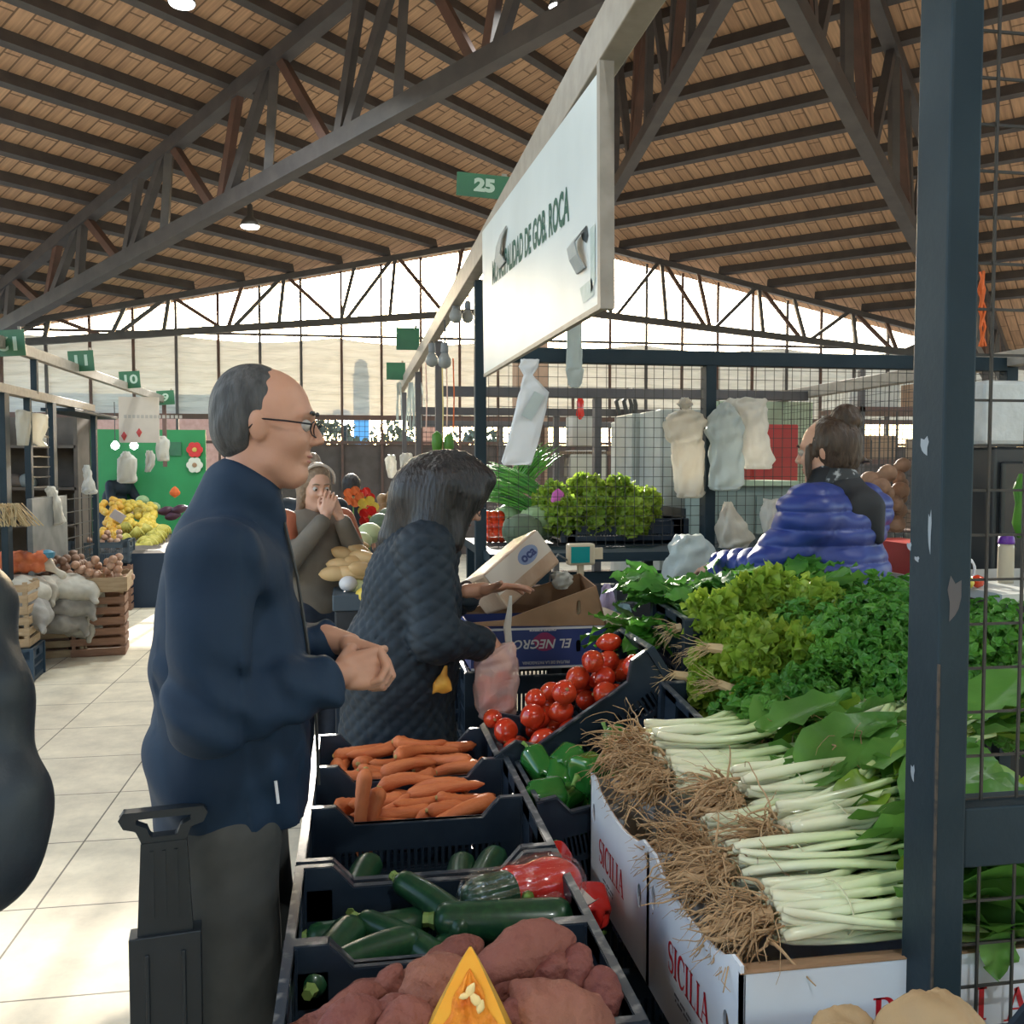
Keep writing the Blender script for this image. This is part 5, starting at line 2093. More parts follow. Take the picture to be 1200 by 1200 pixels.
# crates behind the mesh carrying lettuce
m_kale = m_letd
crk = empty('plastic_crate', (1.30, 4.62, 1.235), 0, 'black low crate of lettuce on the counter behind the wire mesh', 'crate')
b_, r_ = crate_meshes(.62, .42, .11, .01)
b_.obj('basket', M['crate'], crk, fix=False)
r_.obj('rim', M['crate_rim'], crk, fix=False)
KL2 = Kind([lettuce(11, m_let, m_letd, .17, 300, False), lettuce(12, m_let, m_let, .17, 300, False)])
for i, (px, py, Y, rz, l) in enumerate([(655, 600, 4.55, R(200), 'yellow green lettuce beside the pink tag, left in the far crate'), (690, 588, 4.62, R(120), 'yellow green lettuce top left of the far crate heap'), (722, 592, 4.66, R(60), 'yellow green lettuce top right of the far crate heap'),
                                      (745, 604, 4.6, R(0), 'yellow green lettuce at the right end of the far crate'), (700, 612, 4.48, R(250), 'green lettuce in front of the heap in the far crate'), (735, 618, 4.45, R(300), 'green lettuce front right in the far crate'),
                                      (668, 615, 4.45, R(200), 'green lettuce front left in the far crate')]):
    p = onY(px, py, Y)
    KL2.place(p + Vector((0, 0, -.04)), (0, R(-70), rz), 1.0, l, None, i % 2)
KL2.done()
tag(MB().lathe([(.004, -.055), (.03, -.03), (.036, 0), (.028, .035), (.004, .055)], 10, Matrix.Diagonal((1, .25, 1))).obj('price_tag', mat('magenta tag', (.50, .10, .36), .5), loc=onY(654, 586, 4.40), smooth=True), 'magenta oval price tag stuck among the far lettuces', 'tag')
# spring onions
def onions_bunch(seed):
    rn = random.Random(seed)
    mb_ = MB()
    for i in range(70):
        y, z = rn.uniform(-.06, .06), rn.uniform(-.03, .05)
        L_ = rn.uniform(.25, .36)
        pts = [Vector((L_ * (k / 6) - .15, y * (.6 + .8 * k / 6) + rn.uniform(-.006, .006), z * (.7 + .6 * k / 6) + .05 * math.sin(k / 6 * 2))) for k in range(7)]
        mb_.tube(pts, [.004, .005, .005, .005, .004, .003, .001], 5)
    return mb_.obj('spring_onion_bunch', mat('spring onion green %d' % seed, (.05, .22, .035), .4, (.11, .34, .04), 9), smooth=True, fix=False)


for i, (px, py, Y, a, l) in enumerate([(605, 575, 4.75, R(150), 'dark spring onion bunch lying on top, left of the far lettuces'), (622, 560, 4.9, R(30), 'bright spring onion bunch rising behind the dark one'), (600, 597, 4.65, R(170), 'spring onion bunch under the dark one, above the cabbages')]):
    o_ = onions_bunch(i)
    o_.location = onY(px, py, Y)
    o_.rotation_euler = (0, R(-12 if i != 1 else -35), a)
    tag(o_, l, 'spring onions')


def cabbage(r, seed, m):
    rn = random.Random(seed)
    t_ = empty('cabbage', (0, 0, 0), 0, 'x', 'cabbage')
    mb_ = MB().lathe([(max(.003, r * math.sin(PI * i / 14)), -r * .92 * math.cos(PI * i / 14)) for i in range(15)], 20)
    mb_.obj('heart', m, t_, smooth=True)
    lf_ = MB()
    for k in range(9):
        a = 2 * PI * k / 9 + rn.uniform(-.2, .2)

        def fn(u, v, a=a):
            th = a + (u - .5) * 1.3
            ph = .25 + v * 2.0
            rr = r * (1.04 + .05 * v + .03 * math.sin(u * 14 + v * 9))
            return (rr * math.sin(ph) * math.cos(th), rr * math.sin(ph) * math.sin(th), -rr * .95 * math.cos(ph))
        lf_.grid(fn, 6, 7)
    lf_.obj('outer_leaves', m, t_, smooth=True, fix=False)
    return t_


m_cab = mat('cabbage leaf', (.22, .33, .15), .5, (.30, .40, .20), 8, stretch=(1, 1, 4))
m_cabd = mat('dark cabbage leaf', (.085, .12, .075), .6, (.12, .16, .09), 14)
for i, (px, py, Y, r, m, l) in enumerate([(632, 612, 4.55, .095, m_cab, 'pale green cabbage with veined leaves behind the dark one'), (612, 622, 4.42, .09, m_cabd, 'dark grey green cabbage in front of the pale one'), (598, 607, 4.75, .08, m_cab, 'pale cabbage tucked behind the two others')]):
    o_ = cabbage(r, i, m)
    o_.location = onY(px, py, Y)
    tag(o_, l)
KT2 = Kind([tag(MB().lathe([(max(.002, .035 * math.sin(PI * i / 10)), -.033 * math.cos(PI * i / 10)) for i in range(11)], 14).obj('tomato', m_tom, smooth=True), 'x', 'tomato')])
for i in range(9):
    KT2.place(onY(572 + 7 * (i % 3) + (i // 3), 606 + 11 * (i // 3), 4.7 - .05 * (i // 3)), (0, 0, i), 1, 'round red tomato in the small heap left of the far cabbages', 'far tomatoes by the cabbages')

# carton of the printed box ------------------------------------------------
m_blue = mat('navy print', (.025, .045, .17), .5, (.035, .055, .20), 5)
m_wline = mat('white print', (.62, .62, .64), .5)
YB = 3.30
x0, x1 = onY(552, 760, YB).x, onY(710, 760, YB).x
z0, z1 = onY(640, 783, YB).z, onY(655, 734, YB).z
bx = empty('printed_carton', (x0, YB, z0), 0, 'open carton with upside down lettering on navy sides and bare brown flaps', 'carton')
Wb, Hb, Db = x1 - x0, z1 - z0, .34
g = lambda x, y: (onY(x, y, YB).x - x0, onY(x, y, YB).z - z0)
mb = MB()
slot = lambda c, w, h: [(c[0] + w * math.copysign(abs(math.cos(a)) ** .5, math.cos(a)), c[1] + h * math.copysign(abs(math.sin(a)) ** .5, math.sin(a))) for a in [2 * PI * k / 16 for k in range(16)]]
panel(mb, [(0, 0), (Wb, 0), (Wb, Hb), (0, Hb)], [slot(g(678, 757), .009, .022)], lambda u, v, w: (u, w * .006, v))
mb.bb((0, Db - .006, 0), (Wb, Db, Hb))
mb.bb((0, .006, 0), (.006, Db - .006, Hb))
mb.bb((Wb - .006, .006, 0), (Wb, Db - .006, Hb))
mb.obj('printed_side', m_blue, bx)
mb = MB()
for z in (.004, Hb - .006):
    mb.bb((0, -.0012, z - .004), (Wb, -.0004, z + .004))
mb.obj('white_line', m_wline, bx)
mb = MB()
mb.bb((.006, .006, .004), (Wb - .006, Db - .006, .01))
fl_ = [g(552, 734), g(711, 733), g(697, 687), g(590, 727), g(552, 730)]
panel(mb, [(p[0], p[1]) for p in fl_], [slot(g(678, 712), .008, .026)], lambda u, v, w: (u, w * .006, v))
# right flap leaning inwards, back flap
ft = g(697, 687)
mb.add([(Wb - .003, 0, Hb), (Wb - .003, Db, Hb), (ft[0], Db - .10, ft[1] + .02), (ft[0], .0, ft[1]), (Wb + .003, 0, Hb), (Wb + .003, Db, Hb), (ft[0] + .006, Db - .10, ft[1] + .02), (ft[0] + .006, .0, ft[1])],
       [(0, 1, 2, 3), (7, 6, 5, 4), (0, 4, 5, 1), (1, 5, 6, 2), (2, 6, 7, 3), (3, 7, 4, 0)])
mb.add([(0, Db - .006, Hb), (Wb, Db - .006, Hb), (ft[0], Db - .10, ft[1] + .02), (.10, Db - .08, Hb + .06), (0, Db, Hb), (Wb, Db, Hb), (ft[0], Db - .094, ft[1] + .02), (.10, Db - .074, Hb + .06)],
       [(0, 1, 2, 3), (7, 6, 5, 4), (0, 4, 5, 1), (1, 5, 6, 2), (2, 6, 7, 3), (3, 7, 4, 0)])
mb.obj('brown_flaps', m_kraft, bx)
c1 = g(638, 752)
mb = MB()
mb.add([(c1[0] + .040 * math.cos(a) * (1 + .1 * math.sin(a * 5)), -.0008, c1[1] + .034 * math.sin(a)) for a in [2 * PI * k / 24 for k in range(24)]], [tuple(range(24))])
mb.obj('round_emblem', mat('magenta emblem', (.30, .03, .12), .5), bx, fix=False)
for (tx, sz, cxy, sh, nm, mm) in [('EL NEGRO', .046, g(635, 754), .25, 'lettering', m_wline), ('FRUTAS DE LA PATAGONIA', .014, g(640, 776), 0, 'small_lettering', mat('grey print', (.36, .37, .42), .5)), ('CALIDAD SUPERIOR', .011, g(636, 738), 0, 'small_lettering', m_wline)]:
    mb = MB()
    text_mesh(mb, tx, sz, lambda u, v, w: (cxy[0] - u - sh * v, -.0016, cxy[1] - v), bold=.0008)
    mb.obj(nm, mm, bx, fix=False)
# film wrapped carton on top
fc = empty('wrapped_carton', onY(598, 668, 3.52), 0, 'film wrapped brown carton with a white label lying tilted on the printed one', 'carton', rot=(R(-18), R(-32), R(28)))
m_kft2 = mat('shiny wrapped cardboard', (.40, .27, .18), .3, (.50, .37, .27), 9, bump=.4, bscale=14, coat=.6)
MB().bb((-.15, -.09, -.09), (.15, .10, .07)).obj('carton_body', m_kft2, fc, bevel=.012)
MB().bb((-.145, -.0925, -.03), (.145, -.0905, .062)).obj('label', mat('pale glossy label', (.58, .52, .45), .25), fc)
mb = MB()
text_mesh(mb, 'oca', .05, lambda u, v, w: (.05 + u, -.0945, .016 + v), bold=.002)
mb.obj('label_print', mat('label ink', (.03, .05, .16), .4), fc, fix=False)
mb = MB()
mb.add([(.05 + .05 * math.cos(a), -.0932, .016 + .032 * math.sin(a)) for a in [2 * PI * k / 20 for k in range(20)]], [tuple(range(20))]).obj('label_emblem', mat('label emblem', (.20, .26, .42), .4), fc, fix=False)
bag_px([(670, 652, 664), (675, 648, 668), (684, 648, 668), (690, 652, 664)], 3.5, M['bag'], 'crumpled white bag lying between the wrapped carton and the scale', flat=.4, seed=5)
# crates under the printed carton, down to the floor
KB = Kind(crate_proto('plastic_crate', .52, .36, .27, M['crate'], M['crate_rim'], dip=.02))
for i, l in enumerate(['navy crate directly under the printed carton', 'navy crate in the middle of the stack under the printed carton', 'navy crate at the bottom of the stack under the printed carton']):
    KB.place(((x0 + x1) / 2, YB + .18, z0 - .275 * (i + 1)), (0, 0, 0), 1, l)
for i, l in enumerate(['navy crate on top of the stack behind the quilted coat', 'navy crate in the middle of the stack behind the quilted coat', 'navy crate at the bottom of the stack behind the quilted coat']):
    KB.place((.20, 3.72, .56 - .28 * i), (0, 0, 0), 1, l)
KB.done()
# scale
sc = empty('scale', onY(680, 700, 3.62), R(6), 'market scale with a teal display on a short pole behind the brown flaps', 'scale')
m_beige = mat('beige casing', (.55, .47, .33), .5)
zz = onY(680, 650, 3.62).z - onY(680, 700, 3.62).z
MB().bar((0, 0, -.06), (0, 0, zz), .022, .022, (0, 1, 0)).obj('pole', m_beige, sc)
MB().bb((-.055, -.025, zz - .04), (.055, .025, zz + .045)).obj('head', m_beige, sc, bevel=.008)
sc_s = MB().bb((-.048, -.028, zz - .030), (.030, -.0255, zz + .034)).obj('screen', mat('teal display', (.01, .26, .27), .25), sc)
MB().bb((.056, .0, zz - .02), (.095, .012, zz + .025)).obj('plug_plate', m_beige, sc)
MB().bb((-.14, -.12, -.10), (.14, .14, -.06)).obj('base', m_beige, sc)
MB().bb((-.11, -.1, -.35), (.11, .1, -.10)).obj('plinth', m_black, sc)
MB().tube([(-.055, 0, zz - .02), (-.10, -.02, zz + .005), (-.13, -.02, zz - .03), (-.135, 0, -.06)], .004, 6).obj('cable', m_sock, sc)
bag_px([(684, 709, 713), (690, 706, 716), (705, 705, 720), (716, 706, 718)], 3.75, mat('lilac plastic', (.38, .32, .48), .4), 'lilac bag corner showing beside the brown flaps', flat=.4, seed=7)
bag_px([(708, 714, 732), (713, 710, 738), (720, 711, 738), (723, 714, 734)], 3.78, mat('pale blue plastic', (.22, .36, .42), .4), 'pale blue folded cloth below the chalk letters', 'folded_cloth', 'cloth', flat=.4, seed=8)
tag(MB().bb((-.12, -.12, -.93), (.40, .12, 0)).obj('side_table', m_black, loc=onY(735, 728, 3.85)), 'dark table below the chalk letters carrying the pale blue cloth', 'table')

# ---------------------------------------------------------------- cabinets behind
m_lock = mat('grey locker paint', (.34, .36, .33), .45, (.40, .42, .39), 5)
lk = empty('locker', (1.84, 5.5, 0), 0, 'tall grey metal locker behind the wire mesh, left of the cream bag', 'locker')
MB().bb((0, 0, 0), (.52, .42, 1.95)).obj('body', m_lock, lk, bevel=.006)
for i in range(2):
    MB().bb((.02 + .25 * i, -.012, .08), (.25 + .25 * i, 0, 1.9)).obj('door', m_lock, lk, bevel=.004)
    MB().bb((.20 + .25 * i, -.02, .98), (.22 + .25 * i, -.012, 1.06)).obj('handle', M['steel2'], lk)
lk2 = dup(lk, (1.80, 5.96, 0), None, 'second grey metal locker standing behind the first')
m_pg = mat('pale green board', (.36, .46, .32), .5, (.42, .52, .38), 3)
a, b = onY(838, 470, 6.7), onY(950, 640, 6.7)
tag(MB().bb((a.x, 6.7, .0), (b.x, 6.75, a.z)).obj('partition_board', m_pg), 'pale green partition board behind the crumpled white bag and the woman in blue', 'partition')
a, b = onY(880, 497, 6.4), onY(934, 640, 6.4)
rc = empty('red_cabinet', (a.x, 6.4, 0), 0, 'red cabinet in front of the pale green partition, left of the woman in blue', 'cabinet')
m_redp = mat('red cabinet paint', (.42, .035, .035), .4, (.46, .06, .05), 4)
MB().bb((0, 0, 0), (b.x - a.x, .25, a.z)).obj('body', m_redp, rc, bevel=.01)
MB().bb((.02, -.01, .1), (b.x - a.x - .02, 0, a.z - .05)).obj('door', m_redp, rc)
a, b = onY(832, 570, 5.0), onY(930, 660, 5.0)
gc = empty('low_cupboard', (a.x, 5.0, 0), 0, 'low grey green cupboard under the red cabinet, behind the small twisted bag', 'cupboard')
m_gg = mat('grey green paint', (.20, .26, .24), .5, (.25, .31, .28), 5)
MB().bb((0, 0, 0), (b.x - a.x, .40, a.z)).obj('body', m_gg, gc)
MB().bb((-.02, -.03, a.z), (b.x - a.x + .02, .42, a.z + .03)).obj('top', m_pg, gc)
for i in range(2):
    w_ = (b.x - a.x) / 2
    MB().bb((w_ * i + .02, -.012, .1), (w_ * (i + 1) - .02, 0, a.z - .05)).obj('door', m_gg, gc)
# white boxes behind the second frame
for i, (px, py, w, h, Y, l) in enumerate([(688, 505, .30, .30, 9.2, 'white appliance box on the shelf behind the bag pack, upper'), (690, 545, .36, .28, 8.8, 'white appliance box standing below the upper one'), (742, 530, .2, .5, 7.2, 'narrow pale cabinet left of the lockers')]):
    p = onY(px, py, Y)
    tag(MB().bb((-w / 2, 0, -h / 2 if i < 2 else -p.z), (w / 2, .3, h / 2)).obj('appliance_box', mat('off white enamel %d' % i, (.52, .51, .47), .5, (.46, .45, .41), 4), loc=p, bevel=.01), l, 'box')
p = onY(690, 565, 8.9)
sh = empty('shelf_rack', (p.x, 8.9, 0), 0, 'wooden rack behind the second frame carrying the white boxes', 'rack')
for z in (.5, 1.0, 1.30, 1.72):
    MB().bb((-.5, -.1, z), (.5, .55, z + .03)).obj('shelf', mat('rack wood %d' % int(z * 10), (.20, .14, .10), .7), sh)
for x in (-.48, .48):
    MB().bb((x - .02, -.1, 0), (x + .02, .55, 2.0)).obj('side', M['rust'], sh)
# brown column behind the sign
p = onY(621, 480, 11.2)
tag(MB().bb((-.19, -.15, 0), (.19, .15, 3.45)).obj('brick_column', mat('brown column', (.30, .19, .13), .8, (.36, .24, .17), 6), loc=(p.x, 11.2, 0)), 'brown square column rising behind the tilted pack of white bags', 'column')
# clutter on the right: racks with hanging goods
rk = empty('storage_rack', (4.35, 6.6, 0), 0, 'cluttered storage rack behind the woman in blue, seen through the side mesh', 'rack')
for z in (.6, 1.1, 1.62, 2.0):
    MB().bb((-.75, -.3, z), (.9, .3, z + .035)).obj('shelf', M['rust'], rk)
for x in (-.72, .1, .87):
    MB().bb((x - .02, -.3, 0), (x + .02, -.26, 2.3)).obj('upright', M['steel2'], rk)
m_boxes = [mat('clutter box %d' % i, c, .7) for i, c in enumerate([(.46, .42, .35), (.30, .20, .13), (.50, .49, .45), (.20, .16, .13)])]
rn = random.Random(21)
ccol = ['pale', 'brown', 'off white', 'dark']
for i in range(10):
    zi = [1.135, 1.655, 2.035][i % 3]
    w, h = rn.uniform(.14, .3), rn.uniform(.14, .3)
    x = 3.75 + .42 * (i // 3) + rn.uniform(0, .1)
    tag(MB().bb((-w / 2, -.1, 0), (w / 2, .1, h)).obj('storage_box', m_boxes[i % 4], loc=(x, 6.45, zi)), '%s box on the cluttered rack, %s shelf' % (ccol[i % 4], ['lower', 'middle', 'upper'][i % 3]), 'box', 'boxes on the cluttered rack')
m_net = mat('onion net', (.20, .11, .07), .7, (.28, .165, .105), 20, bump=.5)
for i, (px, py, Y, r) in enumerate([(1030, 555, 3.9, .07), (1045, 575, 3.95, .07), (1020, 580, 3.95, .06), (1050, 545, 4.05, .06)]):
    p = onY(px, py, Y)
    t = empty('onion_string', p, 0, 'string of brown onions on the side mesh, %s of four by the blue jacket' % ['upper left', 'lower right', 'lower left', 'upper right'][i], 'onions')
    MB().tube([(0, 0, .25), (0, 0, .02)], .004, 5).obj('cord', m_cord, t)
    solid('bulbs', [('e', (r * .6 * math.cos(k * 2.2), r * .6 * math.sin(k * 2.2), -.03 * k), (r * .62, r * .62, r * .6)) for k in range(6)], m_net, t, k=.006, res=.01)
p = onY(1054, 640, 3.3)
tag(MB().bb((-.05, -.15, -.30), (.10, .15, .02)).obj('red_bin', m_redp, loc=p), 'red plastic bin edge showing right beside the blue jacket', 'bin')
# far right table with the purple capped bottle and light box
tb = empty('white_table', (2.42, 2.75, 0), 0, 'pale table behind the mesh at the right edge carrying a purple capped bottle', 'table')
zt = onY(1180, 690, 2.75).z
m_tabl = mat('pale table top', (.50, .52, .50), .4)
MB().bb((-.42, -.12, zt - .03), (.75, .55, zt)).obj('table_top', m_tabl, tb)
for x, y in ((-.38, -.08), (.7, -.08), (-.38, .5), (.7, .5)):
    MB().bb((x - .02, y - .02, 0), (x + .02, y + .02, zt - .03)).obj('leg', M['steel'], tb)
p = onz(1178, 683, zt)
bt = empty('bottle', p, 0, 'clear bottle with a purple cap on the pale table at the right edge', 'bottle')
MB().lathe([(.026, 0), (.027, .01), (.026, .12), (.024, .135)], 16).obj('bottle_body', mat('cloudy bottle', (.50, .46, .36), .2, trans=.3), bt, smooth=True)
MB().lathe([(.026, .135), (.027, .14), (.025, .158), (.018, .168), (.003, .17)], 16).obj('cap', mat('purple cap', (.10, .02, .25), .4), bt, smooth=True)
mb = MB()
for k in range(3):
    mb.tube([p + Vector((-.10 + .02 * math.cos(a) * (1 + k * .3), .05 + k * .01, .04 + .03 * math.sin(a) * (1 + .2 * k))) - p for a in [2 * PI * j / 14 for j in range(15)]], .004, 5)
tag(mb.obj('cable_coil', m_wline, loc=p), 'coil of white cable on the pale table beside the bottle', 'cable')
tag(MB().lathe([(.002, -.022), (.018, -.014), (.023, 0), (.018, .015), (.002, .022)], 12).obj('tomato', m_tom, loc=onz(1150, 690, zt) + Vector((0, .02, .022)), smooth=True), 'single red tomato on the pale table left of the bottle', 'tomato')
tag(MB().lathe([(.002, -.022), (.018, -.014), (.023, 0), (.018, .015), (.002, .022)], 12).obj('lemon', mat('lemon skin', (.50, .42, .06), .45), loc=onz(1140, 692, zt) + Vector((0, .03, .022)), smooth=True), 'yellow lemon on the pale table by the thick post', 'lemon')
a, b = onY(1156, 445, 3.6), onY(1290, 522, 3.6)
t = empty('insulation_box', ((a.x + b.x) / 2, 3.6, (a.z + b.z) / 2), 0, 'silvery box high up behind the mesh at the right edge', 'box')
MB().bb((-(b.x - a.x) / 2, 0, -(a.z - b.z) / 2), ((b.x - a.x) / 2, .35, (a.z - b.z) / 2)).obj('body', mat('silver wrap', (.52, .56, .57), .3, (.44, .48, .49), 9, bump=.6, bscale=18), t, bevel=.02)
a, b = onY(1152, 526, 3.7), onY(1290, 620, 3.7)
t = empty('fridge', ((a.x + b.x) / 2, 3.62, 0), 0, 'dark fridge carrying the silvery box at the right edge', 'fridge')
MB().bb((-(b.x - a.x) / 2, 0, 0), ((b.x - a.x) / 2, .3, onY(1156, 524, 3.6).z)).obj('body', mat('dark fridge', (.025, .03, .035), .35), t, bevel=.01)
MB().bb((-(b.x - a.x) / 2 + .02, -.03, .1), ((b.x - a.x) / 2 - .02, 0, onY(1156, 524, 3.6).z - .06)).obj('door', mat('dark fridge door', (.02, .025, .03), .25), t, bevel=.01)
p = onY(1196, 590, 3.4)
tag(MB().lathe([(.01, .12), (.03, .06), (.02, 0), (.03, -.08), (.01, -.14)], 10).obj('herb_bundle', m_par, loc=p, smooth=True), 'green herb bundle hanging at the right edge in front of the dark fridge', 'herbs')

# ceiling lamps, plus unseen ones added for fill light
FILL_LAMPS = []


def ceiling_light(p, w=LAMP_W):
    l = bpy.data.lights.new('lamp_light', 'AREA')
    l.shape = 'DISK'
    l.size = .2
    l.energy = w
    l.color = (.93, 1, .98)
    l.spread = R(150)
    o_ = bpy.data.objects.new('lamp_light', l)
    o_.location = (p[0], p[1], p[2] - .06)
    COL.objects.link(o_)


for (lx, ly, lz) in [(-3.5, 3.0, 5.2), (.2, -1.5, 5.6), (4.5, 1.5, 5.6)]:
    FILL_LAMPS.append((lx, ly, lz))
m_lampm = mat('lamp housing', (.16, .16, .16), .4, metal=.6)
for i, (px, py, d, r, l) in enumerate([(293, 265, 11.5, .115, 'round lit ceiling lamp hanging below the left truss'), (213, 3, 8.6, .12, 'round lit ceiling lamp at the top edge of the photo'), (709, 257, 12.5, .075, 'small lit ceiling lamp beside the upper right corner of the sign board'), (655, 8, 9.0, .10, 'ceiling lamp at the top edge behind the pale beam')]):
    p = PD(px, py, d)
    t = empty('ceiling_lamp', p, 0, l, 'lamp')
    zr = roof_z(p.x, p.y) + .05 - p.z
    MB().lathe([(r * 1.05, 0), (r * .9, .05), (r * .35, .12), (r * .3, .25), (.01, .28)], 20).obj('housing', m_lampm, t, smooth=True)
    MB().lathe([(r * .98, -.002), (r * .9, -.02), (r * .3, -.03), (.005, -.031)], 20).obj('diffuser', M['lamp'], t, smooth=True)
    MB().tube([(0, 0, .27), (0, 0, max(.3, zr))], .008, 6).obj('rod', m_lampm, t)
    ceiling_light(p)

for i, (lx, ly, lz) in enumerate(FILL_LAMPS):  # fittings and lights added out of view to brighten the stalls
    t = empty('ceiling_lamp', (lx, ly, lz), 0, 'unseen ceiling lamp added for fill light, above the top edge of the photo', 'lamp', 'added fill lamps above the frame')
    MB().lathe([(.12, 0), (.10, .05), (.04, .12), (.035, .25), (.01, .28)], 20).obj('housing', m_lampm, t, smooth=True)
    MB().lathe([(.112, -.002), (.10, -.02), (.03, -.03), (.005, -.031)], 20).obj('diffuser', M['lamp'], t, smooth=True)
    MB().tube([(0, 0, .27), (0, 0, roof_z(lx, ly) + .05 - lz)], .008, 6).obj('rod', m_lampm, t)
    ceiling_light((lx, ly, lz))
# ================================================================ people
m_skin = mat('skin', (.46, .235, .155), .5, (.52, .28, .19), 12, sss=.12, bump=.06, bscale=90)
m_skin2 = mat('fair skin', (.52, .29, .20), .5, (.56, .33, .24), 12, sss=.12)
m_lip = mat('lips', (.36, .13, .10), .45)
m_eyew = mat('eye white', (.40, .37, .34), .3)
m_iris = mat('iris', (.05, .03, .02), .2)
m_hairg = mat('short dark grey hair', (.035, .035, .036), .65, (.075, .075, .075), 60, bump=.5, bscale=120, stretch=(1, 1, .25))
m_hairb = mat('black hair', (.010, .009, .010), .42, (.022, .018, .018), 50, bump=.9, bscale=70, stretch=(1, 1, .15))
m_hairbr = mat('dark brown hair', (.035, .022, .016), .42, (.07, .045, .03), 50, bump=.9, bscale=70, stretch=(1, 1, .2))
m_hairl = mat('light brown hair', (.16, .105, .07), .5, (.24, .17, .11), 50, bump=.6, bscale=70)
m_navy = mat('navy coat cloth', (.010, .024, .050), .7, (.014, .031, .060), 5, bump=.12, bscale=30, spec=.25)
m_dark = mat('dark quilted cloth', (.011, .018, .027), .6, (.016, .025, .036), 6, spec=.3)
m_blued = mat('blue puffer cloth', (.020, .038, .19), .42, (.03, .052, .24), 5)
m_navyd = mat('dark shiny jacket', (.010, .017, .026), .45, (.016, .025, .036), 6, bump=.15, bscale=40)
m_blk = mat('black cloth', (.012, .014, .018), .7)
m_trous = mat('dark grey trouser cloth', (.045, .046, .044), .75, (.06, .06, .056), 20)
m_jean = mat('dark jeans', (.018, .028, .05), .7, (.028, .04, .065), 20)
m_shoe = mat('dark shoe', (.02, .02, .02), .45)


def xf(prims, Mx):
    Mr = Mx.to_3x3()
    sc = Mr.to_scale()[0]
    Rn = np.array([list(r) for r in (Mr * (1 / sc))])
    out = []
    for p in prims:
        if p[0] == 'c':
            q = ('c', Mx @ Vector(p[1]), Mx @ Vector(p[2]), p[3] * sc, p[4] * sc) + tuple(p[5:])
        else:
            r0 = np.array(p[3]) if len(p) > 3 and p[3] is not None else np.eye(3)
            q = (p[0], Mx @ Vector(p[1]), tuple(v * sc for v in p[2]), Rn @ r0) + tuple(p[4:])
        out.append(q)
    return out


def mrot(ax, a):
    return np.array([list(r) for r in Matrix.Rotation(a, 3, ax)])


HEAD = [('e', (-.014, 0, .032), (.098, .075, .086), None, .02), ('e', (.026, 0, -.035), (.066, .060, .078), None, .03),
        ('c', (.060, 0, -.098), (.074, 0, -.094), .024, .020, .02), ('c', (.02, .04, -.075), (.06, .014, -.10), .022, .02, .02), ('c', (.02, -.04, -.075), (.06, -.014, -.10), .022, .02, .02),
        ('e', (.070, 0, .030), (.022, .050, .014), None, .015), ('e', (.062, .036, -.022), (.026, .022, .024), None, .02), ('e', (.062, -.036, -.022), (.026, .022, .024), None, .02),
        ('s', (.100, .032, .008), (.020, .017, .012), None, .012), ('s', (.100, -.032, .008), (.020, .017, .012), None, .012),
        ('c', (.084, 0, .018), (.108, 0, -.018), .0085, .0115, .008), ('e', (.098, .012, -.024), (.011, .008, .008), None, .006), ('e', (.098, -.012, -.024), (.011, .008, .008), None, .006),
        ('e', (.086, 0, -.053), (.012, .024, .006), None, .006), ('e', (.084, 0, -.066), (.012, .022, .007), None, .006),
        ('e', (-.006, .074, -.004), (.020, .009, .032), mrot('X', -.2) @ mrot('Y', -.2), .005), ('e', (-.006, -.074, -.004), (.020, .009, .032), mrot('X', .2) @ mrot('Y', -.2), .005)]


def hand(Mx, side, curl=(.5, .5, .55, .6), spread=.06, thumb=(.5, .4), s=1.0):
    """hand: wrist at the origin, fingers +x, thumb towards +y*side, back of the hand +z"""
    P_ = [('c', (-.05, 0, 0), (.01, 0, 0), .026, .025, .015), ('e', (.05, 0, -.002), (.048, .040, .016), None, .01)]
    ys_ = [.0325, .011, -.0105, -.031]
    ln = [1.0, 1.1, 1.02, .80]
    for i in range(4):
        y = ys_[i] * side
        P_.append(('c', (.018, y * .62, 0), (.086, y, .002), .014, .0100, .006))
        a = 0
        p = Vector((.088, y, .002))
        yaw = (1.5 - i) * spread * side
        for L_, r0, r1 in ((.042, .0092, .0086), (.027, .0086, .0078), (.021, .0078, .0062)):
            a += curl[i] * (1.0 if L_ > .03 else 1.15)
            q = p + Vector((math.cos(a) * math.cos(yaw), math.cos(a) * math.sin(yaw), -math.sin(a))) * (L_ * ln[i])
            P_.append(('c', tuple(p), tuple(q), r0, r1, .0015))
            p = q
    t0 = Vector((.016, .022 * side, -.006))
    d1 = Vector((math.cos(.75), math.sin(.75) * side, -thumb[0])).normalized()
    t1 = t0 + d1 * .042
    d2 = Vector((math.cos(.55 - thumb[1]), math.sin(.55 - thumb[1]) * side, -thumb[0] * .8)).normalized()
    t2 = t1 + d2 * .030
    t3 = t2 + Vector((math.cos(.4 - thumb[1] * 1.6), math.sin(.4 - thumb[1] * 1.6) * side, -thumb[0] * .8)).normalized() * .025
    P_ += [('c', tuple(t0), tuple(t1), .017, .0125, .010), ('c', tuple(t1), tuple(t2), .012, .0105, .004), ('c', tuple(t2), tuple(t3), .0105, .008, .003)]
    return xf(P_, Mx @ Matrix.Scale(s, 4))


def hand_m(w, fing, back):
    """matrix: wrist w, finger direction, back-of-hand direction"""
    x = Vector(fing).normalized()
    z = Vector(back) - x * Vector(back).dot(x)
    z.normalize()
    y = z.cross(x)
    m_ = Matrix((x, y, z)).transposed().to_4x4()
    m_.translation = Vector(w)
    return m_


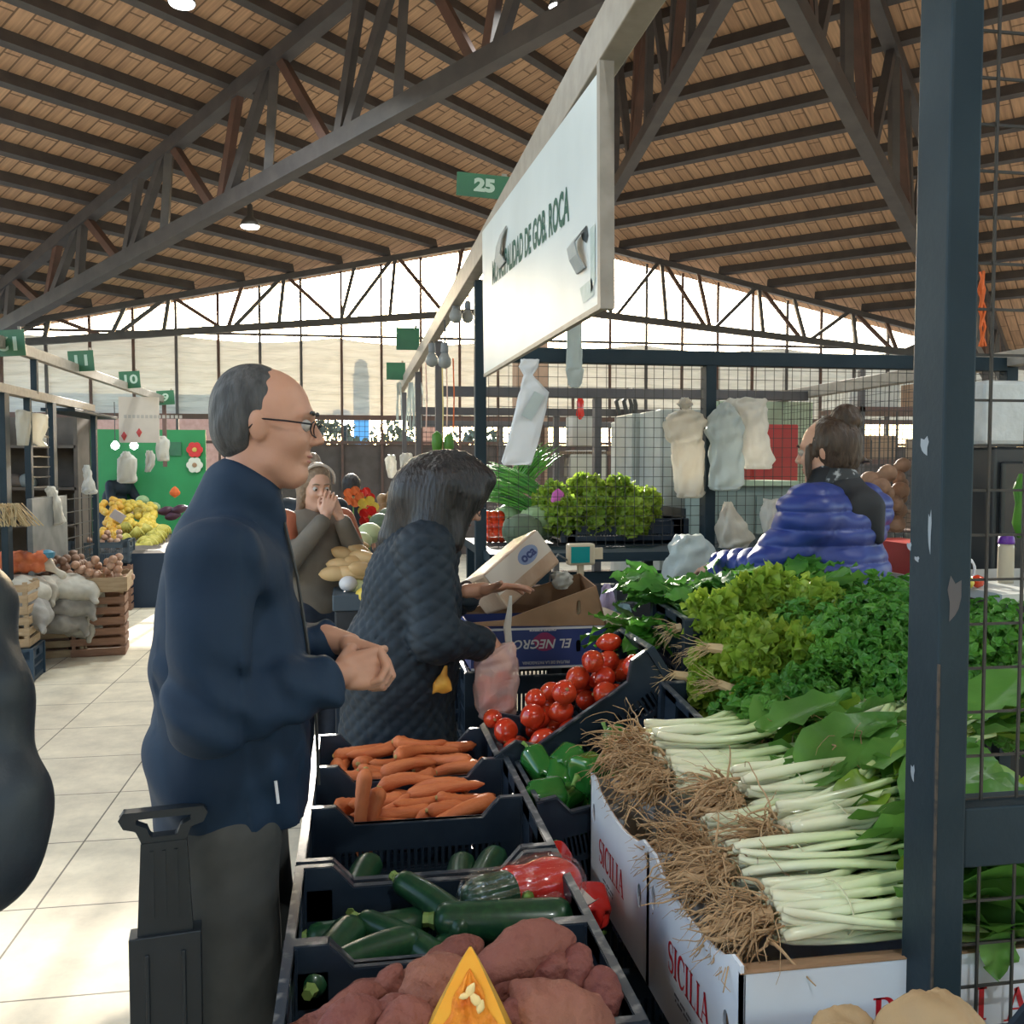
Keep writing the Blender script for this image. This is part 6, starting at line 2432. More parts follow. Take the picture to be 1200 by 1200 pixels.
def figure(name, pos, heading, label, sk, hm, skin, top, tm, bottom, bm_, hair, hairm, hands, res=.007, top_post=None, hair_post=None, shoes=True, group=None, topname='coat', hair_k=.03, eyes=True, topres=None, k_top=.03, hairres=None):
    """sk: joints; hm: head matrix; top/bottom/hair: prims of the clothes; hands: list of prims"""
    t = empty(name, (pos[0], pos[1], 0), heading, label, 'person', group)
    headp = xf(HEAD, hm)
    body = []
    nk = hm @ Vector((-.02, 0, -.05))
    nb = Vector(sk['neck'])
    pv = Vector(sk['pelvis'])
    headp.append(('c', tuple(nk), tuple(nb + Vector((0, 0, -.02))), .054, .056, .02))
    body += [('c', tuple(nk), tuple(nb + Vector((0, 0, -.02))), .054, .056, .02), ('c', tuple(nb.lerp(pv, .30)), sk['pelvis'], .095, .11, .05)]
    for s in 'LR':
        body += [('c', tuple(nb + Vector((0, 0, -.07))), tuple(Vector(sk['sh' + s]) + Vector((0, 0, -.03))), .045, .045), ('c', sk['sh' + s], sk['el' + s], .046, .038), ('c', sk['el' + s], sk['wr' + s], .038, .026),
                 ('c', sk['pelvis'], sk['hip' + s], .1, .085), ('c', sk['hip' + s], sk['kn' + s], .08, .055), ('c', sk['kn' + s], sk['an' + s], .055, .038)]
    solid('body', body, skin, t, k=.03, res=res * 1.6, smooth_it=1, more=[(headp, .03, res * .72)] + [(h, .004, max(.0028, res * .5)) for h in hands])
    if eyes:
        for s in (1, -1):
            c = hm @ Vector((.0805, .032 * s, .008))
            e = MB().lathe([(max(.0005, .0125 * math.sin(PI * i / 8)), -.0125 * math.cos(PI * i / 8)) for i in range(9)], 10).obj('eye', m_eyew, t, smooth=True, loc=c)
            f_ = (hm.to_3x3() @ Vector((1, 0, -.15))).normalized()
            u = f_.orthogonal().normalized()
            w = f_.cross(u)
            MB().add([f_ * .0122 + (u * math.cos(a) + w * math.sin(a)) * .0062 + f_ * .0006 for a in [2 * PI * k / 10 for k in range(10)]], [tuple(range(10))]).obj('iris', m_iris, e, fix=False)
        br = MB()
        for s in (1, -1):
            br.tube([hm @ Vector((.094 - .001 * abs(i - 1), s * (.014 + .013 * i), .033 + .004 * math.sin(i))) for i in range(4)], [.003, .004, .0035, .002], 6)
        br.obj('eyebrows', hairm, t, smooth=True)
        solid('lips', xf([('e', (.0885, 0, -.054), (.0105, .022, .0048)), ('e', (.0865, 0, -.065), (.0105, .020, .0056))], hm), m_lip, t, k=.003, res=.003, smooth_it=1)
    if hair:
        solid('hair', hair, hairm, t, k=hair_k, res=hairres or res, post=hair_post, smooth_it=1)
    solid(topname, top, tm, t, k=k_top, res=topres or res, post=top_post, smooth_it=1)
    solid('trousers', bottom, bm_, t, k=.03, res=res * 1.4, post=lambda X, Y, Z, D: D + .004 * vnoise(X, Y, Z, 22, 3))
    if shoes:
        for s in 'LR':
            a = Vector(sk['an' + s])
            solid('shoe', [('c', (a.x - .02, a.y, .055), (a.x + .02, a.y, .055), .05, .05), ('c', (a.x, a.y, .045), (a.x + .15, a.y + (.02 if s == 'L' else -.02), .035), .045, .034)], m_shoe, t, k=.02, res=.009,
                  post=lambda X, Y, Z, D: np.maximum(D, .002 - Z))
    return t


def legs(sk, r=(.12, .09, .075), hip_z=.98):
    P_ = []
    for s in 'LR':
        P_ += [('c', sk['hip' + s], sk['kn' + s], r[0], r[1]), ('c', sk['kn' + s], (sk['an' + s][0], sk['an' + s][1], .09), r[1], r[2])]
    P_.append(('c', sk['hipL'], sk['hipR'], r[0], r[0]))
    return P_


def T(x, y, z):
    return Matrix.Translation((x, y, z))


# ---- man in the navy coat ------------------------------------------------
sk = dict(neck=(.03, 0, 1.50), pelvis=(0, 0, .95), shL=(.0, .19, 1.43), shR=(.0, -.19, 1.43), elL=(.0, .25, 1.17), elR=(-.01, -.255, 1.165),
          wrL=(.215, .055, 1.235), wrR=(.205, -.065, 1.185), hipL=(0, .09, .92), hipR=(0, -.09, .92), knL=(.025, .10, .50), knR=(.0, -.09, .50), anL=(.03, .11, .09), anR=(-.03, -.10, .09))
hm = T(.078, 0, 1.682) @ Matrix.Rotation(R(-6), 4, 'Z') @ Matrix.Rotation(R(7), 4, 'Y') @ Matrix.Scale(.95, 4)
hl = hand(hand_m((.225, .05, 1.232), (.85, -.45, -.25), (.15, .55, .9)), -1, (.75, .8, .8, .8), .02, (.7, .5))
hr = hand(hand_m((.215, -.058, 1.19), (.9, .42, .08), (.35, -.9, .30)), 1, (.8, .85, .9, .95), .02, (.55, .4))
top = [('e', (.0, 0, 1.40), (.125, .20, .12)), ('c', (0, .17, 1.435), (0, -.17, 1.435), .075, .075), ('e', (.0, 0, 1.22), (.150, .195, .24)), ('e', (-.003, 0, 1.04), (.160, .210, .22)), ('c', (-.003, 0, 1.0), (-.003, 0, .80), .150, .152),
       ('c', sk['shL'], sk['elL'], .078, .070), ('c', sk['elL'], (.175, .09, 1.225), .070, .054), ('c', sk['shR'], sk['elR'], .078, .068), ('c', sk['elR'], (.170, -.10, 1.183), .068, .054),
       ('c', (-.005, 0, 1.47), (.025, 0, 1.545), .096, .078, .02), ('c', (.05, 0, 1.45), (.075, 0, 1.50), .05, .035, .02)]


def coat_post(X, Y, Z, D):
    D = D + .006 * vnoise(X, Y, Z, 15, 1.2) + .005 * vnoise(X, Y, Z, 34, 4) + .003 * np.sin(Z * 40 + X * 22 + 3 * np.sin(Y * 15))
    # elbow creases and front zip seam
    D = D + .007 * np.sin(Z * 70 + 55 * X) * np.exp(-((Z - 1.20) / .07) ** 2) * (np.abs(Y) > .12) + .005 * np.sin(X * 90 + Z * 20) * (X > .05) * (np.abs(Y) > .08)
    return np.maximum(D, (.905 + .03 * (X < -9) + .02 * X - Z))


hair = xf([('e', (-.036, 0, .036), (.086, .082, .088)), ('e', (-.05, 0, -.02), (.062, .076, .065))], hm)
hmI = hm.inverted()


def bald(hm_i, x0, slope_, dip=0.0):
    A = np.array([list(r) for r in hm_i])

    def post(X, Y, Z, D):
        hx = A[0, 0] * X + A[0, 1] * Y + A[0, 2] * Z + A[0, 3]
        hy = A[1, 0] * X + A[1, 1] * Y + A[1, 2] * Z + A[1, 3]
        hz = A[2, 0] * X + A[2, 1] * Y + A[2, 2] * Z + A[2, 3]
        D = D + .0012 * np.sin(hy * 200 + hz * 80)
        edge = hx - (x0 + slope_ * hz + dip * np.abs(hy))
        ear = np.maximum(hx + .03, -(hz - .018))          # clear around the ears
        return np.maximum(D, np.maximum(edge, np.where(hz < .03, np.maximum(edge, hx + .022 - .6 * np.maximum(hz + .02, 0)), -1)))
    return post


man = figure('person', (-.245, 1.92), 0, 'balding man with glasses in a long navy coat, hands clasped, standing beside the crates', sk, hm, m_skin, top, m_navy, legs(sk, (.098, .094, .088)), m_trous, hair, m_hairg, [hl, hr],
             res=.0055, top_post=coat_post, hair_post=bald(hmI, .012, .35, .25), k_top=.022)
# glasses
gl = MB()
m_frame = mat('glasses frame', (.02, .02, .025), .3, metal=.5)
for s in (1, -1):
    ring = [hm @ Vector((.108 - .010 * abs(math.cos(a)) - .002, s * (.033 + .024 * math.cos(a)), .004 + .017 * math.sin(a))) for a in [2 * PI * k / 20 for k in range(21)]]
    gl.tube(ring, .0013, 6, cap=False)
    gl.tube([hm @ Vector((.098, s * .057, .012)), hm @ Vector((.05, s * .077, .012)), hm @ Vector((-.005, s * .082, .010)), hm @ Vector((-.022, s * .080, -.012))], .0018, 6)
gl.tube([hm @ Vector((.106, .010, .008)), hm @ Vector((.110, 0, .012)), hm @ Vector((.106, -.010, .008))], .0014, 6)
gl.obj('glasses', m_frame, man, smooth=True)
mb = MB()
mb.tube([(.108, -.012, 1.49), (.132, -.014, 1.38), (.150, -.016, 1.25), (.166, -.018, 1.10), (.170, -.018, .96)], .0035, 6)
mb.obj('zipper', M['wire'], man)
mb = MB()
mb.tube([(.10, -.192, 1.03), (.105, -.198, .99)], .003, 6)
mb.obj('pocket_zip_pull', M['wline'] if 'wline' in M else m_wline, man)
mb = MB()
mb.tube([(.0, 0, 1.50)] * 1 + [(.03 + .062 * math.cos(a), .062 * math.sin(a), 1.555 + .012 * math.cos(a)) for a in [2 * PI * k / 24 for k in range(25)]][1:], .006, 6, cap=False)
mb.obj('shirt_collar', mat('brown shirt', (.14, .07, .05), .8), man)

# ---- woman with black hair, leaning to the carton ------------------------------------------------
sk = dict(neck=(.11, 0, 1.41), pelvis=(0, 0, .93), shL=(.09, .17, 1.35), shR=(.08, -.17, 1.35), elL=(.12, .23, 1.10), elR=(.10, -.235, 1.09),
          wrL=(.265, .07, 1.185), wrR=(.285, -.09, 1.035), hipL=(0, .09, .90), hipR=(0, -.09, .90), knL=(.02, .10, .48), knR=(.02, -.09, .48), anL=(-.02, .10, .09), anR=(-.03, -.10, .09))
hm = T(.175, -.01, 1.50) @ Matrix.Rotation(R(8), 4, 'Z') @ Matrix.Rotation(R(30), 4, 'Y') @ Matrix.Scale(.96, 4)
hl = hand(hand_m((.27, .065, 1.19), (.9, -.05, .10), (-.25, .2, 1)), -1, (.18, .15, .2, .25), .16, (-.2, -.5), .95)
hr = hand(hand_m((.295, -.085, 1.03), (.55, .1, -.75), (.8, -.25, .5)), 1, (.55, .65, .7, .75), .04, (.5, .4), .95)
top = [('e', (.075, 0, 1.33), (.125, .19, .11)), ('c', (.08, .15, 1.35), (.075, -.15, 1.35), .08, .08), ('e', (.04, 0, 1.17), (.165, .205, .22)), ('e', (.0, 0, .96), (.190, .225, .24)), ('c', (-.005, 0, .92), (-.01, 0, .60), .185, .20),
       ('c', sk['shL'], sk['elL'], .078, .068), ('c', sk['elL'], (.225, .10, 1.165), .068, .050), ('c', sk['shR'], sk['elR'], .082, .072), ('c', sk['elR'], (.245, -.12, 1.045), .072, .054),
       ('c', (.09, 0, 1.40), (.115, 0, 1.44), .085, .07, .02)]


def quilt_post(X, Y, Z, D):
    # diamond quilting
    u = np.arctan2(Y, X - .02) * .19
    q = np.minimum(np.abs(np.sin((Z + u) * 62)), np.abs(np.sin((Z - u) * 62)))
    D = D - .009 * np.sqrt(np.clip(q, 0, 1)) + .008 * vnoise(X, Y, Z, 14, 2) + .006
    return np.maximum(D, .62 - Z)


hc = lambda x, y, z: tuple(hm @ Vector((x, y, z)))
hair = [('e', hc(-.035, 0, .03), (.128, .118, .115)), ('e', hc(-.07, 0, -.04), (.12, .125, .12)), ('c', hc(-.06, -.07, .0), (.06, -.13, 1.335), .075, .05), ('c', hc(-.06, .07, .0), (.07, .12, 1.335), .075, .05),
        ('c', hc(.015, -.078, .02), (.165, -.115, 1.365), .05, .03), ('c', hc(.03, .08, .03), (.17, .105, 1.37), .05, .03), ('c', hc(-.10, 0, -.03), (.01, 0, 1.37), .095, .075), ('e', hc(.03, -.03, .095), (.06, .06, .035))]


def strand_post(X, Y, Z, D):
    a = np.arctan2(Y, X - .1)
    return D + .0022 * np.sin(a * 60 + 3 * np.sin(Z * 18) + 2 * np.sin(Z * 47)) + .008 * vnoise(X, Y, Z, 26, 5) - .003


wom = figure('person', (.142, 3.04), R(-2), 'woman with shoulder length black hair in a dark quilted coat, holding a bag of tomatoes', sk, hm, m_skin, top, m_dark, legs(sk, (.09, .085, .08)), m_jean, hair, m_hairb, [hl, hr],
             res=.0065, top_post=quilt_post, hair_post=strand_post)
gl = MB()
for s in (1, -1):
    gl.tube([hm @ Vector((.104 - .010 * abs(math.cos(a)), s * (.033 + .022 * math.cos(a)), .004 + .016 * math.sin(a))) for a in [2 * PI * k / 16 for k in range(17)]], .0016, 6, cap=False)
gl.obj('glasses', m_frame, wom, smooth=True)
for s in (-1, 1):
    MB().tube([(.225 if s > 0 else .243, s * .115, 1.16 if s > 0 else 1.04), (.235 if s > 0 else .252, s * .107, 1.163 if s > 0 else 1.037)], .054, 16).obj('cuff', mat('dark fur cuff %d' % s, (.05, .035, .03), .9), wom, smooth=True)
# orange rag at her pocket
m_rag = mat('orange yellow cloth', (.62, .24, .03), .6, (.66, .34, .05), 14)
o_ = solid('cloth_flower', [('c', (0, 0, 0), (.012, 0, .05), .016, .006), ('c', (0, 0, 0), (-.03, 0, -.03), .016, .006), ('c', (0, 0, 0), (.025, -.006, -.02), .018, .006), ('c', (0, 0, 0), (-.018, -.004, -.005), .018, .01), ('e', (.005, 0, -.01), (.022, .01, .026))], m_rag, None, k=.012, res=.004)
o_.location = onY(518, 800, 2.845)
tag(o_, 'crumpled orange yellow cloth sticking out of the pocket of the quilted coat', 'cloth')
# clear bag with tomatoes in her hand
m_pinkbag = film('thin pinkish bag', (.92, .62, .56), .45, .25)
m_pinkbag2 = m_pinkbag
hb = bag_px([(752, 596, 601), (768, 560, 605), (778, 556, 606), (800, 556, 606), (825, 557, 605), (838, 561, 602), (845, 570, 592)], 2.93, m_pinkbag, 'thin see through bag with red tomatoes hanging from the hand of the quilted coat woman', flat=.38, amp=.004, seed=9)
hh = bag_px([(698, 597, 600), (715, 594, 600), (735, 590, 599), (752, 592, 600), (766, 597, 601)], 2.93, M['bag'], None, 'handle', None, flat=.12, amp=.001)
hh.location -= hb.location
hh.parent = hb
hh['label'] = 'stretched white handle'
KT3 = Kind([tag(MB().lathe([(max(.002, .032 * math.sin(PI * i / 10)), -.036 * math.cos(PI * i / 10)) for i in range(11)], 14).obj('tomato', m_tom, smooth=True), 'x', 'tomato')])
KT3.place(onY(588, 797, 2.935), (.5, .3, 0), 1, 'red tomato showing at the mouth of the see through bag')
for i, (px, py) in enumerate([(572, 820), (592, 826), (580, 836), (569, 803)]):
    KT3.place(onY(px, py, 2.94), (i, .4, i), 1, 'red tomato inside the hanging see through bag', 'tomatoes inside the hanging bag')

# ---- woman in the blue puffer jacket ------------------------------------------------
sk = dict(neck=(-.02, 0, 1.49), pelvis=(0, 0, .98), shL=(-.01, .17, 1.43), shR=(-.01, -.17, 1.43), elL=(.10, .265, 1.245), elR=(.06, -.24, 1.20),
          wrL=(.335, .20, 1.235), wrR=(.28, -.1, 1.18), hipL=(0, .09, .95), hipR=(0, -.09, .95), knL=(.02, .10, .52), knR=(.02, -.09, .52), anL=(-.02, .10, .09), anR=(-.02, -.10, .09))
hm = T(.03, 0, 1.655) @ Matrix.Rotation(R(18), 4, 'Z') @ Matrix.Rotation(R(10), 4, 'Y') @ Matrix.Scale(.95, 4)
hl = hand(hand_m((.34, .198, 1.233), (.9, -.3, -.1), (0, .3, .9)), -1, (.4, .4, .45, .5), .04, (.4, .3), .92)
hr = hand(hand_m((.29, -.1, 1.16), (.9, .2, -.1), (0, -.3, .9)), 1, (.4, .4, .45, .5), .04, (.4, .3), .92)
top = [('e', (-.01, 0, 1.38), (.150, .215, .14)), ('c', (-.01, .19, 1.435), (-.01, -.19, 1.435), .105, .105), ('e', (0, 0, 1.20), (.185, .225, .23)), ('e', (0, 0, 1.0), (.185, .225, .2)),
       ('c', sk['shL'], sk['elL'], .088, .080), ('c', sk['elL'], (.305, .21, 1.237), .080, .058), ('c', sk['shR'], sk['elR'], .088, .078), ('c', sk['elR'], (.25, -.12, 1.185), .078, .055)]


def puff_post(X, Y, Z, D):
    # baffles: horizontal on the body, across the sleeve on the forearm
    body_ = Z - .12 * np.abs(Y) * 0
    s1 = np.abs(np.sin(PI * body_ / .058))
    s2 = np.abs(np.sin(PI * (X * .85 - Z * .25) / .05))
    fore = np.clip((X - .10) / .05, 0, 1)
    s = s1 * (1 - fore) + s2 * fore
    D = D - .013 * np.sqrt(np.clip(s, 0, 1)) + .003 + .004 * vnoise(X, Y, Z, 60, 2) + .004
    return np.maximum(D, .88 - Z)


hc = lambda x, y, z: tuple(hm @ Vector((x, y, z)))
hair = [('e', hc(-.028, 0, .030), (.094, .083, .085)), ('e', hc(-.05, 0, -.03), (.066, .074, .066)), ('e', hc(-.088, 0, .118), (.044, .043, .040), None, .006), ('e', hc(-.108, .012, .098), (.030, .036, .028), None, .006),
        ('c', hc(-.09, -.03, -.03), hc(-.15, -.07, -.075), .018, .004), ('c', hc(-.09, -.04, -.05), hc(-.14, -.10, -.06), .014, .003), ('c', hc(.05, .07, .02), hc(.07, .074, -.10), .012, .006)]
blue = figure('person', (1.66, 3.06), R(124), 'woman with a dark hair bun and blue puffer jacket, turned away behind the parsley', sk, hm, m_skin2, top, m_blued, legs(sk), m_jean, hair, m_hairbr, [hl, hr],
              res=.0065, top_post=puff_post, hair_post=strand_post, topname='puffer_jacket', topres=.0055, k_top=.016, hair_k=.02)
solid('hood', [('c', (-.02, 0, 1.505), (.015, 0, 1.545), .090, .080), ('e', (-.105, 0, 1.455), (.055, .105, .075)), ('c', (-.125, .0, 1.45), (-.165, 0, 1.355), .06, .020)], m_blk, blue, k=.03, res=.007, post=lambda X, Y, Z, D: D + .005 * vnoise(X, Y, Z, 30, 1))
m_scarf = mat('patterned scarf', (.03, .035, .04), .8, (.32, .34, .35), 38, mix=(.52, .6))
solid('scarf', [('c', (-.01, 0, 1.535), (.02, 0, 1.56), .082, .072)], m_scarf, blue, res=.007, post=lambda X, Y, Z, D: D + .004 * vnoise(X, Y, Z, 50, 1))
mb = MB()
q = Vector((.015, .262, 1.345))
text_mesh(mb, 'G', .045, lambda u, v, w: (q.x - u, q.y - .15 * v * 0 + .002, q.z + v))
mb.obj('sleeve_emblem', mat('pale emblem', (.5, .52, .6), .5), blue, fix=False)

# ---- woman further back in the aisle, hands at her face ------------------------------------------------
m_olive = mat('olive grey cloth', (.13, .115, .095), .8, (.16, .14, .115), 9)
m_rustc = mat('rust orange cloth', (.40, .13, .07), .7, (.34, .10, .055), 8)
sk = dict(neck=(.0, 0, 1.37), pelvis=(0, 0, .88), shL=(-.0, .16, 1.31), shR=(.0, -.16, 1.31), elL=(.10, .21, 1.10), elR=(.12, -.22, 1.09),
          wrL=(.19, .06, 1.34), wrR=(.19, -.02, 1.35), hipL=(0, .085, .86), hipR=(0, -.085, .86), knL=(.02, .09, .46), knR=(.02, -.09, .46), anL=(-.02, .09, .09), anR=(-.02, -.09, .09))
hm = T(.03, 0, 1.495) @ Matrix.Rotation(R(-6), 4, 'Z') @ Matrix.Rotation(R(12), 4, 'Y') @ Matrix.Scale(.93, 4)
hl = hand(hand_m((.185, .055, 1.345), (-.1, -.4, .9), (.9, .4, .1)), -1, (.45, .5, .5, .55), .03, (.4, .3), .9)
hr = hand(hand_m((.185, -.02, 1.355), (-.05, .3, .95), (.9, -.4, .1)), 1, (.45, .5, .5, .55), .03, (.4, .3), .9)
top = [('e', (0, 0, 1.28), (.115, .175, .11)), ('e', (0, 0, 1.10), (.135, .185, .22)), ('e', (0, 0, .92), (.145, .19, .14))]
far = figure('person', (-.21, 5.0), R(-62), 'woman in an olive waistcoat with rust coloured shoulders, hands raised to her face', sk, hm, m_skin2, top, m_olive, legs(sk, (.12, .085, .075)), m_jean,
             xf([('e', (-.03, 0, .035), (.100, .088, .094)), ('e', (-.06, 0, -.04), (.08, .085, .09)), ('c', (-.02, .07, .0), (.0, .085, -.16), .025, .02), ('c', (-.02, -.07, .0), (.0, -.085, -.16), .025, .02)], hm), m_hairl, [hl, hr], res=.009,
             hair_post=strand_post, topname='waistcoat', top_post=lambda X, Y, Z, D: np.maximum(D + .005 * vnoise(X, Y, Z, 25, 2), .84 - Z))
for s in 'LR':
    solid('upper_sleeve', [('c', sk['sh' + s], tuple((Vector(sk['sh' + s]) + Vector(sk['el' + s])) / 2), .075, .066)], m_rustc, far, res=.01)
    solid('lower_sleeve', [('c', tuple((Vector(sk['sh' + s]) + Vector(sk['el' + s])) / 2), sk['el' + s], .064, .06), ('c', sk['el' + s], tuple(Vector(sk['wr' + s]).lerp(Vector(sk['el' + s]), .12)), .06, .045)], m_olive, far, res=.01)
mb = MB()
mb.tube([hm @ Vector((.02 + .01 * math.cos(a), .098 * math.sin(a), .035 + .098 * math.cos(a))) for a in [-1.7 + 3.4 * k / 18 for k in range(19)]], .008, 6)
mb.obj('hairband', mat('pale hairband', (.55, .48, .42), .5), far, smooth=True)


# ---- other people in the background ------------------------------------------------
def simple_person(pos, heading, label, coat, hairm, zs=1.0, lean=0.0, skin=m_skin2, bun=False):
    s_ = dict(neck=(lean, 0, 1.40), pelvis=(0, 0, .92), shL=(lean * .9, .17, 1.34), shR=(lean * .9, -.17, 1.34), elL=(.06 + lean, .24, 1.10), elR=(.06 + lean, -.24, 1.10),
              wrL=(.24 + lean, .14, 1.02), wrR=(.24 + lean, -.14, 1.02), hipL=(0, .085, .90), hipR=(0, -.085, .90), knL=(.02, .09, .48), knR=(.02, -.09, .48), anL=(-.02, .09, .09), anR=(-.02, -.09, .09))
    h_ = T(.05 + lean * 1.25, 0, 1.54 - lean * .12) @ Matrix.Rotation(R(8 + lean * 90), 4, 'Y')
    hs = [hand(hand_m(s_['wr' + s], (.9, 0, -.3), (0, 0, 1)), -1 if s == 'L' else 1, s=.95) for s in 'LR']
    tp = [('e', (lean * .9, 0, 1.30), (.12, .185, .12)), ('e', (lean * .5, 0, 1.12), (.14, .19, .22)), ('e', (0, 0, .94), (.15, .19, .15))]
    for s in 'LR':
        tp += [('c', s_['sh' + s], s_['el' + s], .07, .062), ('c', s_['el' + s], tuple(Vector(s_['wr' + s]).lerp(Vector(s_['el' + s]), .15)), .062, .048)]
    hr_ = [('e', (-.035, 0, .038), (.098, .088, .094)), ('e', (-.05, 0, -.03), (.07, .08, .07))] + ([('e', (-.07, 0, .12), (.05, .05, .045))] if bun else [])
    p_ = figure('person', pos, heading, label, s_, h_, skin, tp, coat, legs(s_), m_jean, xf(hr_, h_), hairm, hs, res=.012, top_post=lambda X, Y, Z, D: np.maximum(D + .005 * vnoise(X, Y, Z, 25, 2), .82 - Z))
    p_.scale = (zs, zs, zs)
    return p_


p = PD(366, 560, 6.2)
simple_person((p.x, p.y), R(-100), 'person with fair hair tied up, half hidden behind the woman in the olive waistcoat', m_dark, m_hairl, .99, bun=True)
p = PD(411, 560, 8.2)
simple_person((p.x, p.y), R(80), 'person with a dark round head far down the aisle, beside the olive waistcoat woman', m_blk, m_hairb, .92)
p = PD(127, 560, 13.75)
simple_person((p.x, p.y), R(-35), 'person in dark clothes bending over the fruit in front of the green board', m_dark, m_hairb, 1.0, .25)

# ---- person cut off by the left edge ------------------------------------------------
sk = dict(neck=(-.0, 0, 1.50), pelvis=(0, 0, .95), shL=(0, .19, 1.43), shR=(0, -.19, 1.43), elL=(-.02, .26, 1.19), elR=(-.06, -.235, 1.20),
          wrL=(.2, .2, 1.12), wrR=(.17, -.20, 1.15), hipL=(0, .09, .92), hipR=(0, -.09, .92), knL=(.02, .10, .5), knR=(.02, -.09, .5), anL=(-.02, .10, .09), anR=(-.02, -.10, .09))
hm = T(.04, 0, 1.69) @ Matrix.Rotation(R(5), 4, 'Y')
hl = hand(hand_m((.205, .2, 1.12), (.9, 0, -.2), (0, .8, .5)), -1)
hr = hand(hand_m((.175, -.2, 1.15), (.9, .1, -.2), (0, -.8, .5)), 1)
top = [('e', (0, 0, 1.38), (.13, .21, .14)), ('e', (0, 0, 1.2), (.155, .205, .24)), ('e', (0, 0, 1.0), (.16, .215, .2)), ('c', sk['shL'], sk['elL'], .085, .08), ('c', sk['elL'], sk['wrL'], .08, .06),
       ('c', sk['shR'], sk['elR'], .088, .082), ('c', sk['elR'], tuple(Vector(sk['wrR']).lerp(Vector(sk['elR']), .15)), .082, .06), ('c', (-.0, 0, 1.5), (.01, 0, 1.55), .09, .08)]
edge = figure('person', (-.66, 1.13), R(95), 'person in a dark jacket cut off by the left edge of the photo', sk, hm, m_skin, top, m_navyd, legs(sk), m_trous,
              xf([('e', (-.03, 0, .036), (.098, .086, .094)), ('e', (-.05, 0, -.03), (.07, .08, .07))], hm), m_hairb, [hl, hr], res=.008,
              top_post=lambda X, Y, Z, D: np.maximum(D + .006 * vnoise(X, Y, Z, 18, 2) + .004 * np.sin(Z * 45 + X * 25 + 2 * np.sin(Y * 20)), .86 - Z))

# ---- black trolley with a loop handle in front of the man ------------------------------------------------
tl = empty('shopping_trolley', (onX(192, 960, -.335).x, onX(192, 960, -.335).y, 0), R(8), 'black shopping trolley with a wide flat loop handle in front of the navy coat man', 'trolley')
m_tro = mat('black trolley plastic', (.012, .016, .020), .35, (.02, .024, .03), 8)
zt = onX(192, 946, -.335).z
mb = MB()
oc = [(-.066, zt), (.066, zt), (.074, zt - .012), (.066, zt - .028), (.046, zt - .034), (.036, zt - .058), (-.036, zt - .058), (-.046, zt - .034), (-.066, zt - .028), (-.074, zt - .012)]
inn = [(-.045, zt - .013), (.045, zt - .013), (.045, zt - .022), (.028, zt - .030), (.022, zt - .046), (-.022, zt - .046), (-.028, zt - .030), (-.045, zt - .022)]
panel(mb, oc, [inn], lambda u, v, w: (u, -.012 + .024 * w, v))
mb.obj('handle', m_tro, tl, bevel=.004)
z1 = onX(192, 1095, -.335).z
mb = MB()
mb.add([(x, y, z) for z, hw in ((z1 - .02, .047), (zt - .056, .038)) for x, y in ((-hw, -.014), (hw, -.014), (hw, .014), (-hw, .014))], [(3, 2, 1, 0), (4, 5, 6, 7), (0, 1, 5, 4), (1, 2, 6, 5), (2, 3, 7, 6), (3, 0, 4, 7)])
for x in (-.02, 0, .02):
    mb.bb((x - .003, -.017, z1 + .03), (x + .003, -.0145, zt - .07))
mb.obj('upper_column', m_tro, tl)
mb = MB().bb((-.060, -.022, .18), (.060, .022, z1))
for x in (-.03, .03):
    mb.bb((x - .004, -.026, .25), (x + .004, -.022, z1 - .03))
mb.obj('lower_column', m_tro, tl, bevel=.006)
MB().bb((-.17, -.05, .10), (.17, .16, .20)).obj('base', m_tro, tl, bevel=.02)
for x in (-.15, .15):
    MB().lathe([(.01, -.02), (.06, -.018), (.06, .018), (.01, .02)], 18, Matrix.Rotation(PI / 2, 3, 'Y') @ Matrix.Identity(3)).obj('wheel', m_shoe, tl, loc=(x, .04, .06))
MB().bb((-.03, -.14, 0), (.03, -.05, .11)).obj('foot', m_tro, tl)
# ================================================================ left row of stalls
XLF = -2.6
steel_bar('sign_beam', (XLF, 5.6, 2.53), (XLF, 13.9, 2.53), .06, .09, 'pale beam of the left row carrying four green number plates', 'beam', M['beam'])
steel_bar('eave_rail', (XLF - .02, 5.0, 2.19), (XLF - .02, 10.1, 2.19), .09, .07, 'pale lower rail over the barred panel of the left row', 'rail', M['beam'])
for (px, w, lb, zt) in [(6, .10, 'wide dark post at the left edge of the photo', 2.16), (34, .05, 'slim dark post left of the barred panel', 2.16), (62, .10, 'wide dark post right of the barred panel', 2.16), (111, .07, 'dark post beside the twisted white bag in the left row', 2.12)]:
    p = onX(px, 547, XLF)
    steel_bar('stall_post', (XLF, p.y, 0), (XLF, p.y, zt), .05, w, lb, 'post', M['steel'], up=(0, 1, 0))
p = onX(39, 430, XLF)
steel_bar('beam_prop', (XLF, onX(40, 430, XLF).y, 2.2), (XLF, onX(40, 430, XLF).y, 2.5), .05, .05, 'short prop between the two left rails', 'prop', M['steel'], up=(0, 1, 0))
steel_bar('beam_prop', (XLF, 13.75, 1.6), (XLF, 13.75, 2.5), .05, .05, 'post at the far end of the left sign beam', 'post', M['rust'], up=(0, 1, 0))
a, b = onX(111, 478, XLF), onX(62, 478, XLF)
steel_bar('canopy_edge', (XLF - .1, 9.3, 2.13), (XLF - .1, 10.9, 2.13), .30, .03, 'dark canopy edge at the end of the lower left rail', 'canopy', M['steel'])
